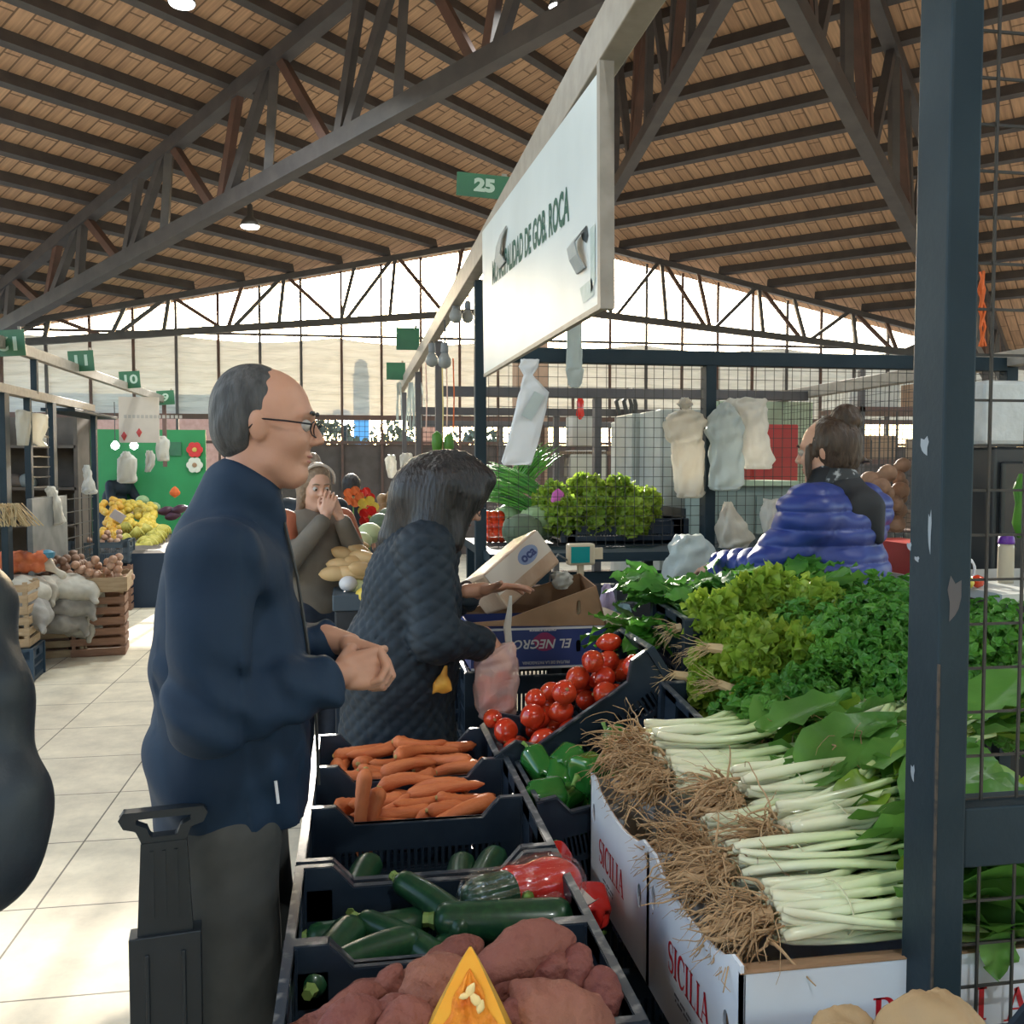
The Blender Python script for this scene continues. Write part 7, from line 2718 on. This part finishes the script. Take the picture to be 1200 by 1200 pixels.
for (px, py, txt, fl, lb) in [(10, 402, '12', True, 'upside down green number plate cut by the left edge of the photo'), (95, 423, '11', False, 'green number plate reading eleven, second along the left beam'), (152, 445, '10', False, 'green number plate reading ten above the hanging notice'), (194, 466, '9', False, 'small green number plate at the far end of the left beam')]:
    d_ = (onX(px, py, XLF) - CAM).dot(FW)
    plate(px, py, .235 * FPX / d_, .20 * FPX / d_, 0, txt, lb, fl, R(-4), X=XLF + .05)
# barred panels
y0, y1 = onX(38, 547, XLF).y, onX(58, 547, XLF).y
wire_panel('barred_panel', y0, y1, .75, 2.1, .4, .085, lambda u, v, w: (XLF, u, v), .008, 'panel of horizontal bars between the two dark posts of the left row', 'grille')
wire_panel('barred_panel', y1 + .2, onX(108, 547, XLF).y, .7, 1.35, .25, .12, lambda u, v, w: (XLF, u, v), .006, 'lower barred panel below the white bag with a knotted top', 'grille')
tag(MB().bb((-.02, -.45, -.3), (.02, .45, .3)).obj('metal_sheet', mat('dull metal sheet', (.13, .14, .14), .5, (.20, .21, .21), 7), loc=onX(57, 625, XLF + .1)), 'dull metal sheet leaning below the barred panel', 'sheet')
# back partition of the left row, dark
m_pdark = mat('dark back boards', (.10, .085, .07), .8, (.14, .115, .095), 5)
tag(MB().bb((-.03, -3.0, 0), (.03, 2.3, 2.05)).obj('back_board', m_pdark, loc=(-4.5, 8.6, 0)), 'dark back boards of the left row behind the bars', 'boards')
ls = empty('shelf_rack', (-3.4, 11.0, 0), 0, 'brown shelf rack with oddments behind the twisted white bag', 'rack')
for z in (.5, .95, 1.35, 1.8):
    MB().bb((-.6, -.25, z), (.45, .25, z + .03)).obj('shelf', m_pdark, ls)
MB().bb((-.62, .22, 0), (.47, .26, 2.15)).obj('back', m_pdark, ls)
for x in (-.6, .45):
    MB().bb((x - .02, -.25, 0), (x + .02, .25, 2.15)).obj('side', m_pdark, ls)
rn = random.Random(4)
for i, z in enumerate([.98, .98, 1.38, 1.38, 1.83, .98]):
    x = -3.9 + .13 * i
    o_ = solid('shelf_bag', [('e', (0, 0, .07), (.09, .07, .08)), ('e', (.04, 0, .04), (.07, .06, .05))], [M['bag_grey'], M['bag_cream'], m_boxes[3]][i % 3], None, res=.02)
    o_.location = (x, 10.95, z)
    tag(o_, 'small crumpled bag among the oddments on the brown shelf rack', 'bag', 'oddments on the brown rack')
# hanging bags of the left row
bag_px([(480, 19, 24), (483, 18, 36), (500, 19, 36), (522, 20, 33)], onX(27, 500, XLF + .06).y, M['bag_cream'], 'cream bag hanging on the bars, left of two', flat=.12, amp=.003)
bag_px([(484, 36, 42), (486, 33, 56), (500, 32, 56), (516, 36, 50), (523, 45, 56)], onX(45, 500, XLF + .06).y, M['bag_cream'], 'cream bag hanging on the bars, right of two', flat=.12, amp=.003, seed=2)
bag_px([(570, 56, 62), (576, 54, 66), (582, 57, 67), (590, 55, 72), (600, 55, 73), (612, 53, 76), (615, 55, 72)], 8.4, M['bag'], 'white bag with a knotted top hanging below the bars at the left', flat=.3, seed=1)
bag_px([(545, 99, 104), (552, 98, 106), (562, 99, 108), (572, 97, 112), (577, 96, 114), (579, 99, 112)], 9.9, M['bag'], 'twisted white bag hanging beside the dark left post', flat=.3, seed=2)
bag_px([(529, 145, 151), (534, 142, 155), (538, 138, 160), (555, 138, 160), (564, 137, 160), (566, 140, 158)], 12.0, M['bag'], 'white bag hanging in front of the green board, left of three', flat=.2, seed=3)
bag_px([(528, 172, 178), (533, 171, 181), (545, 171, 181), (553, 170, 176)], 12.4, M['bag'], 'white bag hanging in front of the green board, smallest in the middle', flat=.2, seed=4)
bag_px([(511, 184, 192), (516, 183, 198), (530, 183, 198), (540, 185, 198)], 12.7, M['bag'], 'white bag hanging in front of the green board, right of three', flat=.2, seed=5)
# green board with decorations, hanging notice
a, b = onY(104, 503, 14.6), onY(242, 590, 14.6)
gb = empty('green_board', (a.x, 14.6, 0), 0, 'bright green board behind the fruit at the far left', 'board')
MB().bb((0, 0, .6), (b.x - a.x, .05, a.z)).obj('panel', M['green_wall'], gb)
MB().bb((0, .0, 0), (b.x - a.x, .05, .6)).obj('foot', m_pdark, gb)
for (px, py, m, lb) in [(228, 527, mat('red paper', (.55, .035, .035), .6), 'red paper flower on the green board'), (228, 545, mat('pale paper', (.62, .62, .52), .6), 'pale paper flower on the green board below the red one')]:
    p = onY(px, py, 14.55)
    t = empty('paper_flower', p, 0, lb, 'decoration')
    mb = MB()
    for k in range(6):
        an = k * PI / 3
        mb.lathe([(.002, -.012), (.055, -.010), (.055, .0), (.002, .004)], 12, Matrix.Rotation(PI / 2, 3, 'X'), None)
        mb.v[-48:] = [(v[0] + .065 * math.cos(an), v[1], v[2] + .065 * math.sin(an)) for v in mb.v[-48:]]
    mb.obj('petals', m, t, fix=False)
    MB().lathe([(.002, .0), (.035, .004), (.03, .02), (.002, .024)], 12, Matrix.Rotation(PI / 2, 3, 'X')).obj('centre', mat('flower centre', (.58, .42, .10), .6) if px == 228 and py < 530 else m_kraft, t)
tag(MB().bb((-.09, -.01, -.10), (.09, .01, .10)).obj('wall_sign', M['green_plate'], loc=onY(205, 526, 14.58)), 'small dark square sign on the green board left of the paper flowers', 'sign')
nb_ = empty('hanging_notice', onX(163, 492, XLF), 0, 'pale hanging notice board below plates 10 and 9', 'notice')
h2, w2 = 50 * 12.3 / FPX / 2, 42 * 12.3 / FPX / 2
m_notice = mat('faded notice', (.58, .50, .42), .6, (.52, .44, .37), 4)
MB().bb((-w2, -.01, -h2), (w2, .01, h2)).obj('board', m_notice, nb_)
mb = MB()
for j in range(14):
    mb.bb((-w2 * .75 + j * .05, -.0115, .02), (-w2 * .75 + j * .05 + .035, -.0105, .06))
mb.obj('faded_lettering', mat('faded letters', (.40, .36, .32), .7), nb_, fix=False)
for (x, z) in [(-w2 * .75, -h2 * .7), (.0, -h2 * .55)]:
    MB().lathe([(.003, .05), (.035, 0), (.003, -.06)], 6, Matrix.Diagonal((1, .15, 1))).obj('red_mark', m_redp, nb_, loc=(x, -.013, z))
for i, px in enumerate((135, 157)):
    p = onY(px, 523, 13.5)
    t = empty('hanging_bulb', p, 0, ['left', 'right'][i] + ' of two lit bulbs in front of the green board', 'light bulb')
    MB().lathe([(.002, -.05), (.05, -.02), (.055, .02), (.02, .07), (.002, .075)], 12).obj('bulb', M['lamp'], t, smooth=True)
    MB().tube([(0, 0, .07), (0, 0, .6)], .006, 5).obj('cord', m_cord, t)

# ---- fruit display at the far left
fd = empty('fruit_stand', (-2.75, 11.9, 0), 0, 'dark blue fruit stand in front of the green board', 'stand')
m_navyb = mat('dark blue panel', (.02, .04, .075), .6)
MB().bb((-.55, -.75, 0), (.62, 1.3, .62)).obj('front_panel', m_navyb, fd)
MB().add([(-.55, -.75, .62), (.62, -.75, .62), (.62, 1.3, .62), (-.55, 1.3, .62), (-.55, -.65, .66), (.55, -.65, .64), (.55, 1.3, .68), (-.55, 1.3, .70)],
         [(4, 5, 6, 7), (0, 1, 5, 4), (1, 2, 6, 5), (2, 3, 7, 6), (3, 0, 4, 7), (3, 2, 1, 0)]).obj('sloping_top', m_pdark, fd)


def ball_kind(name, cat, r, m, sq=1.0, n=10):
    return Kind([tag(MB().lathe([(max(.001, r * math.sin(PI * i / n)), -r * sq * math.cos(PI * i / n)) for i in range(n + 1)], 12).obj(name, m, smooth=True), 'x', cat)])


m_or = mat('orange peel', (.72, .36, .035), .45, (.66, .42, .07), 6)
m_lem = mat('yellow citrus peel', (.66, .46, .05), .45, (.70, .54, .10), 6)
m_ban = mat('banana skin', (.46, .40, .07), .5, (.52, .46, .10), 8)
KO = ball_kind('orange', 'orange', .045, m_or)
KLm = ball_kind('grapefruit', 'citrus', .052, m_lem)
rn = random.Random(8)


def heap(kind, px0, px1, py0, py1, d0, d1, n, r, label, group, fill=None):
    """fruit piled over a slope seen between the pixel rows py0 (far) and py1 (near)"""
    for j in range(n):
        u, v = rn.random(), (j + rn.random()) / n
        p = PD(px0 + (px1 - px0) * u, py0 + (py1 - py0) * v, d0 + (d1 - d0) * v)
        kind.place(p, (rn.uniform(0, 6), rn.uniform(0, 6), 0), rn.uniform(.9, 1.1), label, group)


heap(KLm, 132, 182, 588, 622, 12.6, 11.9, 75, .05, 'yellow citrus fruit in the heap in front of the green board', 'yellow citrus at the far left')
heap(KO, 117, 142, 585, 632, 12.4, 11.6, 45, .045, 'orange in the red orange heap left of the yellow citrus', 'oranges at the far left')


def banana_hand(seed):
    rn_ = random.Random(seed)
    mb_ = MB()
    for k in range(7):
        a = (k - 3) * .22
        pts = []
        for q in range(7):
            u = q / 6
            pts.append(Vector((.17 * u * math.sin(a) + .02 * math.sin(u * 3), -.05 * math.sin(u * PI) - .02 * u, -.17 * u * math.cos(a))))
        mb_.tube(pts, [.008, .016, .019, .020, .019, .015, .006], 7)
    return tag(mb_.obj('banana_hand', m_ban, smooth=True, fix=False), 'x', 'bananas')


KBn = Kind([banana_hand(1), banana_hand(2)])
for j in range(22):
    v = j / 22
    p = PD(144 + 44 * rn.random(), 612 + 36 * v, 11.9 - .8 * v)
    KBn.place(p, (rn.uniform(-.6, .1), 0, rn.uniform(-.6, .6)), rn.uniform(.9, 1.1), 'hand of greenish yellow bananas in the heap below the yellow citrus', 'bananas at the far left')
KBn.done()
t = empty('price_card', PD(138, 605, 11.5), R(20), 'white price card tilted on the red orange heap', 'card', rot=(R(20), R(35), R(15)))
MB().bb((-.08, -.004, -.06), (.08, .004, .06)).obj('card', mat('card paper', (.66, .58, .58), .6), t)
for i, (px, py, d, r, m, lb) in enumerate([(167, 587, 12.8, .09, m_cab, 'pale green melon at the top of the citrus heap, left of two'), (180, 595, 12.6, .09, m_cab, 'pale green melon at the top of the citrus heap, right of two'), (153, 592, 13.0, .10, m_cabd, 'dark green squash behind the citrus heap')]):
    tag(MB().lathe([(max(.002, r * math.sin(PI * k / 12)), -r * .85 * math.cos(PI * k / 12)) for k in range(13)], 14).obj('melon', m, smooth=True, loc=PD(px, py, d)), lb, 'melon')
for i, (px, py) in enumerate([(192, 600), (200, 606), (208, 598)]):
    o_ = solid('aubergine_heap' if 0 else 'aubergine', [('e', (.05 * k, 0, .03 * (k % 2)), (.09, .05, .05)) for k in range(2)], mat('purple skin %d' % i, (.07, .03, .05), .35), None, res=.02)
    o_.location = PD(px, py, 12.4)
    tag(o_, 'purple aubergine behind the man in navy, right of the citrus heap', 'aubergine', 'aubergines at the far left')
t = tag(MB().lathe([(.004, -.07), (.06, -.03), (.07, 0), (.04, .05), (.004, .08)], 8, Matrix.Diagonal((1, .3, 1))).obj('orange_tag', m_orange, loc=PD(205, 577, 12.2)), 'orange paper tag at the right of the green board above the aubergines', 'tag')

# ---- onion crates, wooden crates, sacks
m_slat = mat('pale crate wood', (.42, .31, .19), .75, (.34, .24, .14), 9, stretch=(1, 1, 6))
m_slatr = mat('reddish crate wood', (.30, .17, .115), .75, (.24, .13, .085), 9, stretch=(1, 1, 6))


def wood_crate(L_, Wd, Hh, m, slats=3):
    t_ = empty('wooden_crate', (0, 0, 0), 0, 'x', 'crate')
    st_, fr = MB(), MB()
    for k in range(slats):
        z0 = Hh * (k + .12) / slats
        z1 = Hh * (k + .80) / slats
        for sy in (-1, 1):
            st_.bb((-L_ / 2, sy * Wd / 2 - .005, z0), (L_ / 2, sy * Wd / 2 + .005, z1))
        for sx in (-1, 1):
            st_.bb((sx * L_ / 2 - .005, -Wd / 2, z0), (sx * L_ / 2 + .005, Wd / 2, z1))
    for k in range(5):
        st_.bb((-L_ / 2, -Wd / 2 + Wd * (k + .1) / 5, 0), (L_ / 2, -Wd / 2 + Wd * (k + .85) / 5, .008))
    for sx in (-1, 1):
        for sy in (-1, 1):
            fr.bb((sx * (L_ / 2 - .02) - .015, sy * (Wd / 2 - .02) - .015, 0), (sx * (L_ / 2 - .02) + .015, sy * (Wd / 2 - .02) + .015, Hh))
    st_.obj('slats', m, t_, fix=False)
    fr.obj('corner_posts', m, t_, fix=False)
    return t_


def fl(px, py):
    return onz(px, py, 0)


KW = Kind([wood_crate(.42, .34, .255, m_slatr), wood_crate(.42, .32, .24, m_slat)])
p = fl(131, 716)
for i, lb in enumerate(['lower', 'upper']):
    KW.place((p.x - .02, p.y + .15, .0 + .262 * i), (0, 0, R(6)), 1, 'reddish wooden crate, %s of the two under the grey crate of onions' % lb, None, 0)
crO = empty('plastic_crate', (p.x - .12, p.y + .15, .535), R(4), 'grey blue plastic crate of onions on the reddish wooden crates', 'crate')
b_, r_ = crate_meshes(.60, .38, .25, .02)
m_gcr = mat('grey blue crate plastic', (.06, .085, .11), .5)
b_.obj('basket', m_gcr, crO, fix=False)
r_.obj('rim', m_gcr, crO, fix=False)
m_onion = mat('onion skin', (.42, .22, .13), .4, (.50, .33, .24), 6)
m_ond = mat('dark onion skin', (.22, .13, .09), .5, (.30, .18, .12), 6)
KOn = Kind([tag(MB().lathe([(max(.001, .036 * math.sin(PI * i / 10)), -.033 * math.cos(PI * i / 10) + (.012 if i == 10 else 0)) for i in range(11)], 12).obj('onion', m, smooth=True), 'x', 'onion') for m in (m_onion, m_ond)])
pl = Pile(p.x - .38, p.x + .14, p.y, p.y + .30, .68)
for i in range(32):
    x, y = rn.uniform(p.x - .36, p.x + .12), rn.uniform(p.y + .0, p.y + .30)
    z = pl.drop(x, y, [((0, 0, 0), .036)], .3)
    KOn.place((x, y, z), (rn.uniform(0, 6), rn.uniform(0, 6), 0), 1, 'pale onion in the grey blue crate', 'onions in the grey blue crate', 0)
# low wooden tray heaped with onions in front
q = onz(92, 668, .72)
tr = empty('onion_tray', (q.x, q.y, .56), R(8), 'shallow wooden tray heaped with onions beside the orange net sack', 'tray')
b2 = MB()
b2.bb((-.40, -.30, 0), (.40, .30, .012))
for sx in (-1, 1):
    b2.bb((sx * .40 - .008, -.30, .0), (sx * .40 + .008, .30, .12))
for sy in (-1, 1):
    b2.bb((-.40, sy * .30 - .008, 0), (.40, sy * .30 + .008, .12))
b2.obj('tray_body', m_slat, tr, fix=False)
for sx in (-.36, .36):
    for sy in (-.26, .26):
        MB().bb((sx - .012, sy - .012, -.02), (sx + .012, sy + .012, .13)).obj('corner_post', m_slat, tr)
for i_, lb in enumerate(['lower', 'upper']):
    KW.place((q.x + .16, q.y + .02, .262 * i_), (0, 0, R(8)), 1, 'reddish wooden crate, %s of the two under the shallow onion tray' % lb, None, 0)
    KW.place((q.x - .30, q.y + .05, .262 * i_), (0, 0, R(8)), 1, 'reddish wooden crate behind the woven sacks, %s one' % lb, None, 0)
pl = Pile(q.x - .40, q.x + .40, q.y - .28, q.y + .28, lambda X, Y: .60 + .10 * np.exp(-((X - q.x + .15) / .25) ** 2))
for i in range(110):
    x, y = rn.uniform(q.x - .37, q.x + .37), rn.uniform(q.y - .26, q.y + .26)
    z = pl.drop(x, y, [((0, 0, 0), .036)], .35)
    if z > .86:
        continue
    KOn.place((x, y, z), (rn.uniform(0, 6), rn.uniform(0, 6), 0), 1, 'brown onion heaped in the shallow wooden tray', 'onions in the shallow tray', 0 if x > q.x + .02 else 1)
KOn.done()
# net sack of oranges
g_ = PD(22, 658, 7.4)
ns = empty('net_sack', g_, R(10), 'orange net sack full of oranges lying on the sacks at the left edge', 'sack')
m_netor = mat('orange net', (.50, .11, .04), .6, (.60, .17, .06), 24, bump=.4, bscale=20)
solid('fruit_mass', [('e', (.085 * (k % 5) - .2 + .03 * (k // 5 % 2), .07 * (k // 5 % 3) - .07, .075 * (k // 15) - .04), (.052, .052, .050)) for k in range(30)], m_netor, ns, k=.012, res=.011)
solid('tied_end', [('c', (.20, 0, -.03), (.26, 0, -.08), .06, .02), ('c', (.26, 0, -.08), (.31, .0, -.12), .02, .035)], M['bag_cream'], ns, res=.012)
MB().lathe([(.01, -.03), (.05, -.02), (.06, .02), (.02, .04)], 10).obj('blue_tag', mat('blue tag', (.05, .20, .30), .5), ns, loc=(.21, -.05, .05))
# sacks
m_sack = [mat('woven sack %d' % i, c, .7, c2, 9, bump=.5, bscale=16) for i, (c, c2) in enumerate([((.40, .38, .33), (.52, .50, .44)), ((.24, .23, .22), (.34, .33, .31)), ((.33, .30, .25), (.45, .42, .36))])]
for i, (px, py, d, sx, sy, sz, m, lb) in enumerate([
    (22, 692, 7.3, .20, .26, .12, 0, 'pale woven sack lying under the orange net sack at the left edge'), (50, 690, 7.6, .15, .25, .10, 2, 'folded beige sack next to the white tied end of the net sack'),
    (80, 688, 7.8, .24, .28, .11, 0, 'pale woven sack with loose folds, topmost in the middle of the pile'), (75, 708, 7.8, .22, .28, .11, 1, 'grey sack in the middle of the pile'),
    (65, 726, 7.75, .20, .27, .11, 1, 'dark grey sack low in the pile above the slatted crate'), (100, 705, 8.0, .12, .22, .16, 2, 'beige sack hanging down at the right end of the pile'),
    (96, 735, 8.0, .13, .20, .08, 0, 'empty pale sack spilling on the floor at the right of the pile'), (38, 718, 7.2, .12, .2, .12, 1, 'grey sack behind the pale slatted crates')]):
    o_ = solid('woven_sack', [('e', (0, 0, 0), (sx, sy, sz)), ('e', (sx * .5, 0, -sz * .3), (sx * .6, sy * .8, sz * .8)), ('e', (-sx * .4, .05, sz * .2), (sx * .5, sy * .8, sz * .7)), ('c', (sx * .8, -.1, 0), (sx * 1.1, -.18, -sz), .05, .03)], m_sack[m], None, k=.03, res=.014,
               post=lambda X, Y, Z, D: D + .012 * vnoise(X, Y, Z, 30, 1) + .006 * vnoise(X, Y, Z, 70, 2))
    o_.location = PD(px, py, d)
    o_.rotation_euler = (0, 0, R(10 * i % 50 - 20))
    tag(o_, lb, 'sack')
# slatted pale crates and a blue crate at the foot
p = onz(64, 772, 0)
KW.place((p.x - .02, p.y + .18, 0), (0, 0, R(12)), 1, 'pale slatted crate standing on the floor under the grey sacks', None, 1)
p2 = onz(38, 800, 0)
KW.place((p2.x - .24, p2.y + .15, .262), (0, 0, R(5)), 1, 'pale slatted crate, lower of two on the blue crate at the left', None, 1)
KW.place((p2.x - .24, p2.y + .15, .506), (0, 0, R(3)), 1, 'pale slatted crate, upper of two beside the edge person', None, 1)
KW.done()
crL = empty('plastic_crate', (p2.x - .24, p2.y + .15, 0.004), R(5), 'dark blue plastic crate on the floor at the left, under the pale slatted crates', 'crate')
b_, r_ = crate_meshes(.46, .36, .25, .02, .03)
b_.obj('basket', mat('dark blue crate', (.02, .05, .09), .45), crL, fix=False)
r_.obj('rim', m_gcr, crL, fix=False)
# table under the sacks
for i, (px, py, d, w) in enumerate([(75, 735, 8.3, .45)]):
    p = PD(px, py, d)
    tag(MB().bb((-w, -.3, 0), (w, .3, .42)).obj('pallet_block', m_pdark, loc=(p.x - .35, p.y + .45, 0)), 'dark block of pallets behind the sacks', 'pallet')
# straw broom head at the left edge
mb = MB()
for k in range(60):
    a = Vector((rn.uniform(-.1, .1), rn.uniform(-.05, .05), .06))
    mb.tube([a, a + Vector((rn.uniform(-.05, .16), rn.uniform(-.05, .05), -.16))], .004, 4)
tag(mb.obj('straw_bundle', mat('straw', (.42, .32, .17), .8), loc=PD(6, 600, 6.6)), 'bundle of straw at the left edge in front of the barred panel', 'straw')
steel_bar('straw_pole', PD(-30, 612, 6.6), PD(-30, 612, 6.6) + Vector((0, 0, -1.45)), .04, .04, 'pole carrying the straw bundle at the left edge', 'pole', m_pdark)

# ================================================================ middle row displays further down the aisle
md = empty('produce_stand', (.22, 6.3, 0), 0, 'dark produce stand further down the aisle behind the quilted coat', 'stand')
MB().add([(-.30, -1.9, 0), (.28, -1.9, 0), (.28, 1.15, 0), (-.30, 1.15, 0), (-.30, -1.9, .62), (.28, -1.9, .95), (.28, 1.15, .95), (-.30, 1.15, .62)],
         [(3, 2, 1, 0), (4, 5, 6, 7), (0, 1, 5, 4), (1, 2, 6, 5), (2, 3, 7, 6), (3, 0, 4, 7)]).obj('stand_body', m_black, md)
m_tan = mat('tan squash skin', (.48, .30, .13), .5, (.54, .38, .19), 5)
m_pgn = mat('pale green squash', (.36, .42, .20), .5, (.44, .48, .27), 6)


def squash(seed):
    rn_ = random.Random(seed)
    r = .055
    mb_ = MB().lathe([(max(.003, r * (math.sin(PI * u) ** .6) * (1.15 - .55 * u if u < .7 else .76)), .24 * (u - .5)) for u in [k / 14 for k in range(15)]], 14, Matrix.Rotation(PI / 2, 3, 'Y'))
    return tag(mb_.obj('butternut_squash', m_tan, smooth=True), 'x', 'squash')


KSq = Kind([squash(1), squash(2)])
for i, (px, py, d) in enumerate([(414, 640, 5.0), (424, 648, 4.9), (408, 652, 4.85), (420, 660, 4.8), (404, 664, 4.75), (430, 655, 4.8), (412, 672, 4.7), (396, 672, 4.7), (428, 668, 4.7)]):
    KSq.place(PD(px, py, d), (0, R(rn.uniform(-10, 25)), R(rn.uniform(-30, 40))), .8, 'tan butternut squash in the heap between the two women', 'squashes down the aisle', i % 2)
KSq.done()
for i, (px, py, d, r, m, lb) in enumerate([(433, 625, 5.6, .075, m_pgn, 'pale green cabbage on top of the heap between the two women'), (424, 634, 5.4, .06, m_pgn, 'pale green cabbage just below the topmost one'), (445, 612, 6.2, .07, m_cabd, 'dark green squash behind the pale cabbages'), (455, 605, 6.4, .07, m_cabd, 'dark green squash nearest the black hair'),
                                        (420, 688, 4.7, .05, m_pgn, 'pale green squash low in the heap beside the quilted coat'), (408, 684, 4.65, .045, m_wline, 'white squash low at the edge of the heap'), (428, 698, 4.6, .05, m_lem, 'yellow squash lowest in the heap')]):
    tag(MB().lathe([(max(.002, r * math.sin(PI * k / 12)), -r * .85 * math.cos(PI * k / 12)) for k in range(13)], 14).obj('cabbage' if 'cabbage' in lb else 'squash', m, smooth=True, loc=PD(px, py, d)), lb, 'cabbage' if 'cabbage' in lb else 'squash')
for i, (px, py, d, m, nm, lb) in enumerate([(414, 582, 6.8, m_orange, 'paper_flower', 'orange paper flower above the far produce, nearest the raised hands'), (427, 583, 7.0, m_rp, 'paper_flower', 'dark red paper flower beside the orange one'), (431, 594, 6.6, m_lem, 'paper_flower', 'yellow paper flower below the dark red one'), (433, 606, 6.4, m_rp, 'paper_flower', 'red paper flower lowest of the cluster')]):
    p = PD(px, py, d)
    t = empty(nm, p, 0, lb, 'decoration')
    mb = MB()
    for k in range(5):
        a = k * 2 * PI / 5
        mb.add([(.045 * math.cos(a) + .035 * math.cos(b), -.01 + .012 * math.sin(b * 2), .045 * math.sin(a) + .035 * math.sin(b)) for b in [2 * PI * j / 10 for j in range(10)]], [tuple(range(10))])
    mb.obj('petals', m, t, fix=False)
    MB().tube([(0, 0, 0), (0, .01, -.25)], .005, 5).obj('stem', m_parst, t)
KPt = ball_kind('potato', 'potato', .045, m_pot, .8)
for j in range(26):
    p = PD(446 + 26 * rn.random(), 578 + 30 * rn.random(), 7.2)
    KPt.place(p, (rn.uniform(0, 6), 0, 0), 1, 'brown potato in the far heap left of the black hair', 'potatoes down the aisle')
KPt.done()
bag_px([(740, 404, 420), (752, 402, 424), (762, 403, 422)], 4.2, M['bag'], 'crumpled white and pink bag low behind the clasped hands', flat=.4)
# bags on the far middle posts
bag_px([(531, 472, 480), (536, 469, 484), (545, 470, 484), (562, 468, 484)], 8.2, M['bag'], 'white bag hanging on the far middle post, right of two', flat=.2, seed=2)
bag_px([(533, 455, 462), (540, 452, 464), (550, 453, 464), (560, 456, 466)], 8.6, M['bag'], 'white bag hanging on the far middle post, left of two', flat=.2, seed=3)
# bundle of twinkling strips at the end of the row
mb = MB()
for k in range(16):
    x = rn.uniform(-.12, .12)
    mb.bar((x, 0, 0), (x + rn.uniform(-.04, .04), .02, -rn.uniform(.25, .5)), .012, .003)
tag(mb.obj('strip_curtain', M['bag_grey'], loc=onY(480, 448, 9.0)), 'bunch of pale strips hanging at the end of the middle row', 'strips', kind=None)
# lamp post outside the far wall
p = PD(404, 547, 20)
lp = empty('lamp_post', (p.x, p.y, -.12), 0, 'dark lamp post with a lit globe outside the far wall', 'lamp post')
MB().tube([(0, 0, 0), (0, 0, 2.6)], .06, 8).obj('post', M['steel'], lp)
MB().lathe([(.01, 2.6), (.14, 2.68), (.16, 2.78), (.12, 2.9), (.01, 2.95)], 14).obj('globe', M['lamp'], lp, smooth=True)
KO.done()
KLm.done()
q = PD(414, 690, 4.7)
qb = empty('squash_bin', (q.x + .10, q.y + .12, 0), 0, 'tall dark bin carrying the squashes between the two women', 'bin')
MB().bb((-.19, -.26, 0), (.20, .06, .90)).obj('body', m_black, qb, bevel=.01)
MB().bb((-.20, -.27, .90), (.21, .07, .98)).obj('rim', m_gcr, qb, bevel=.006)
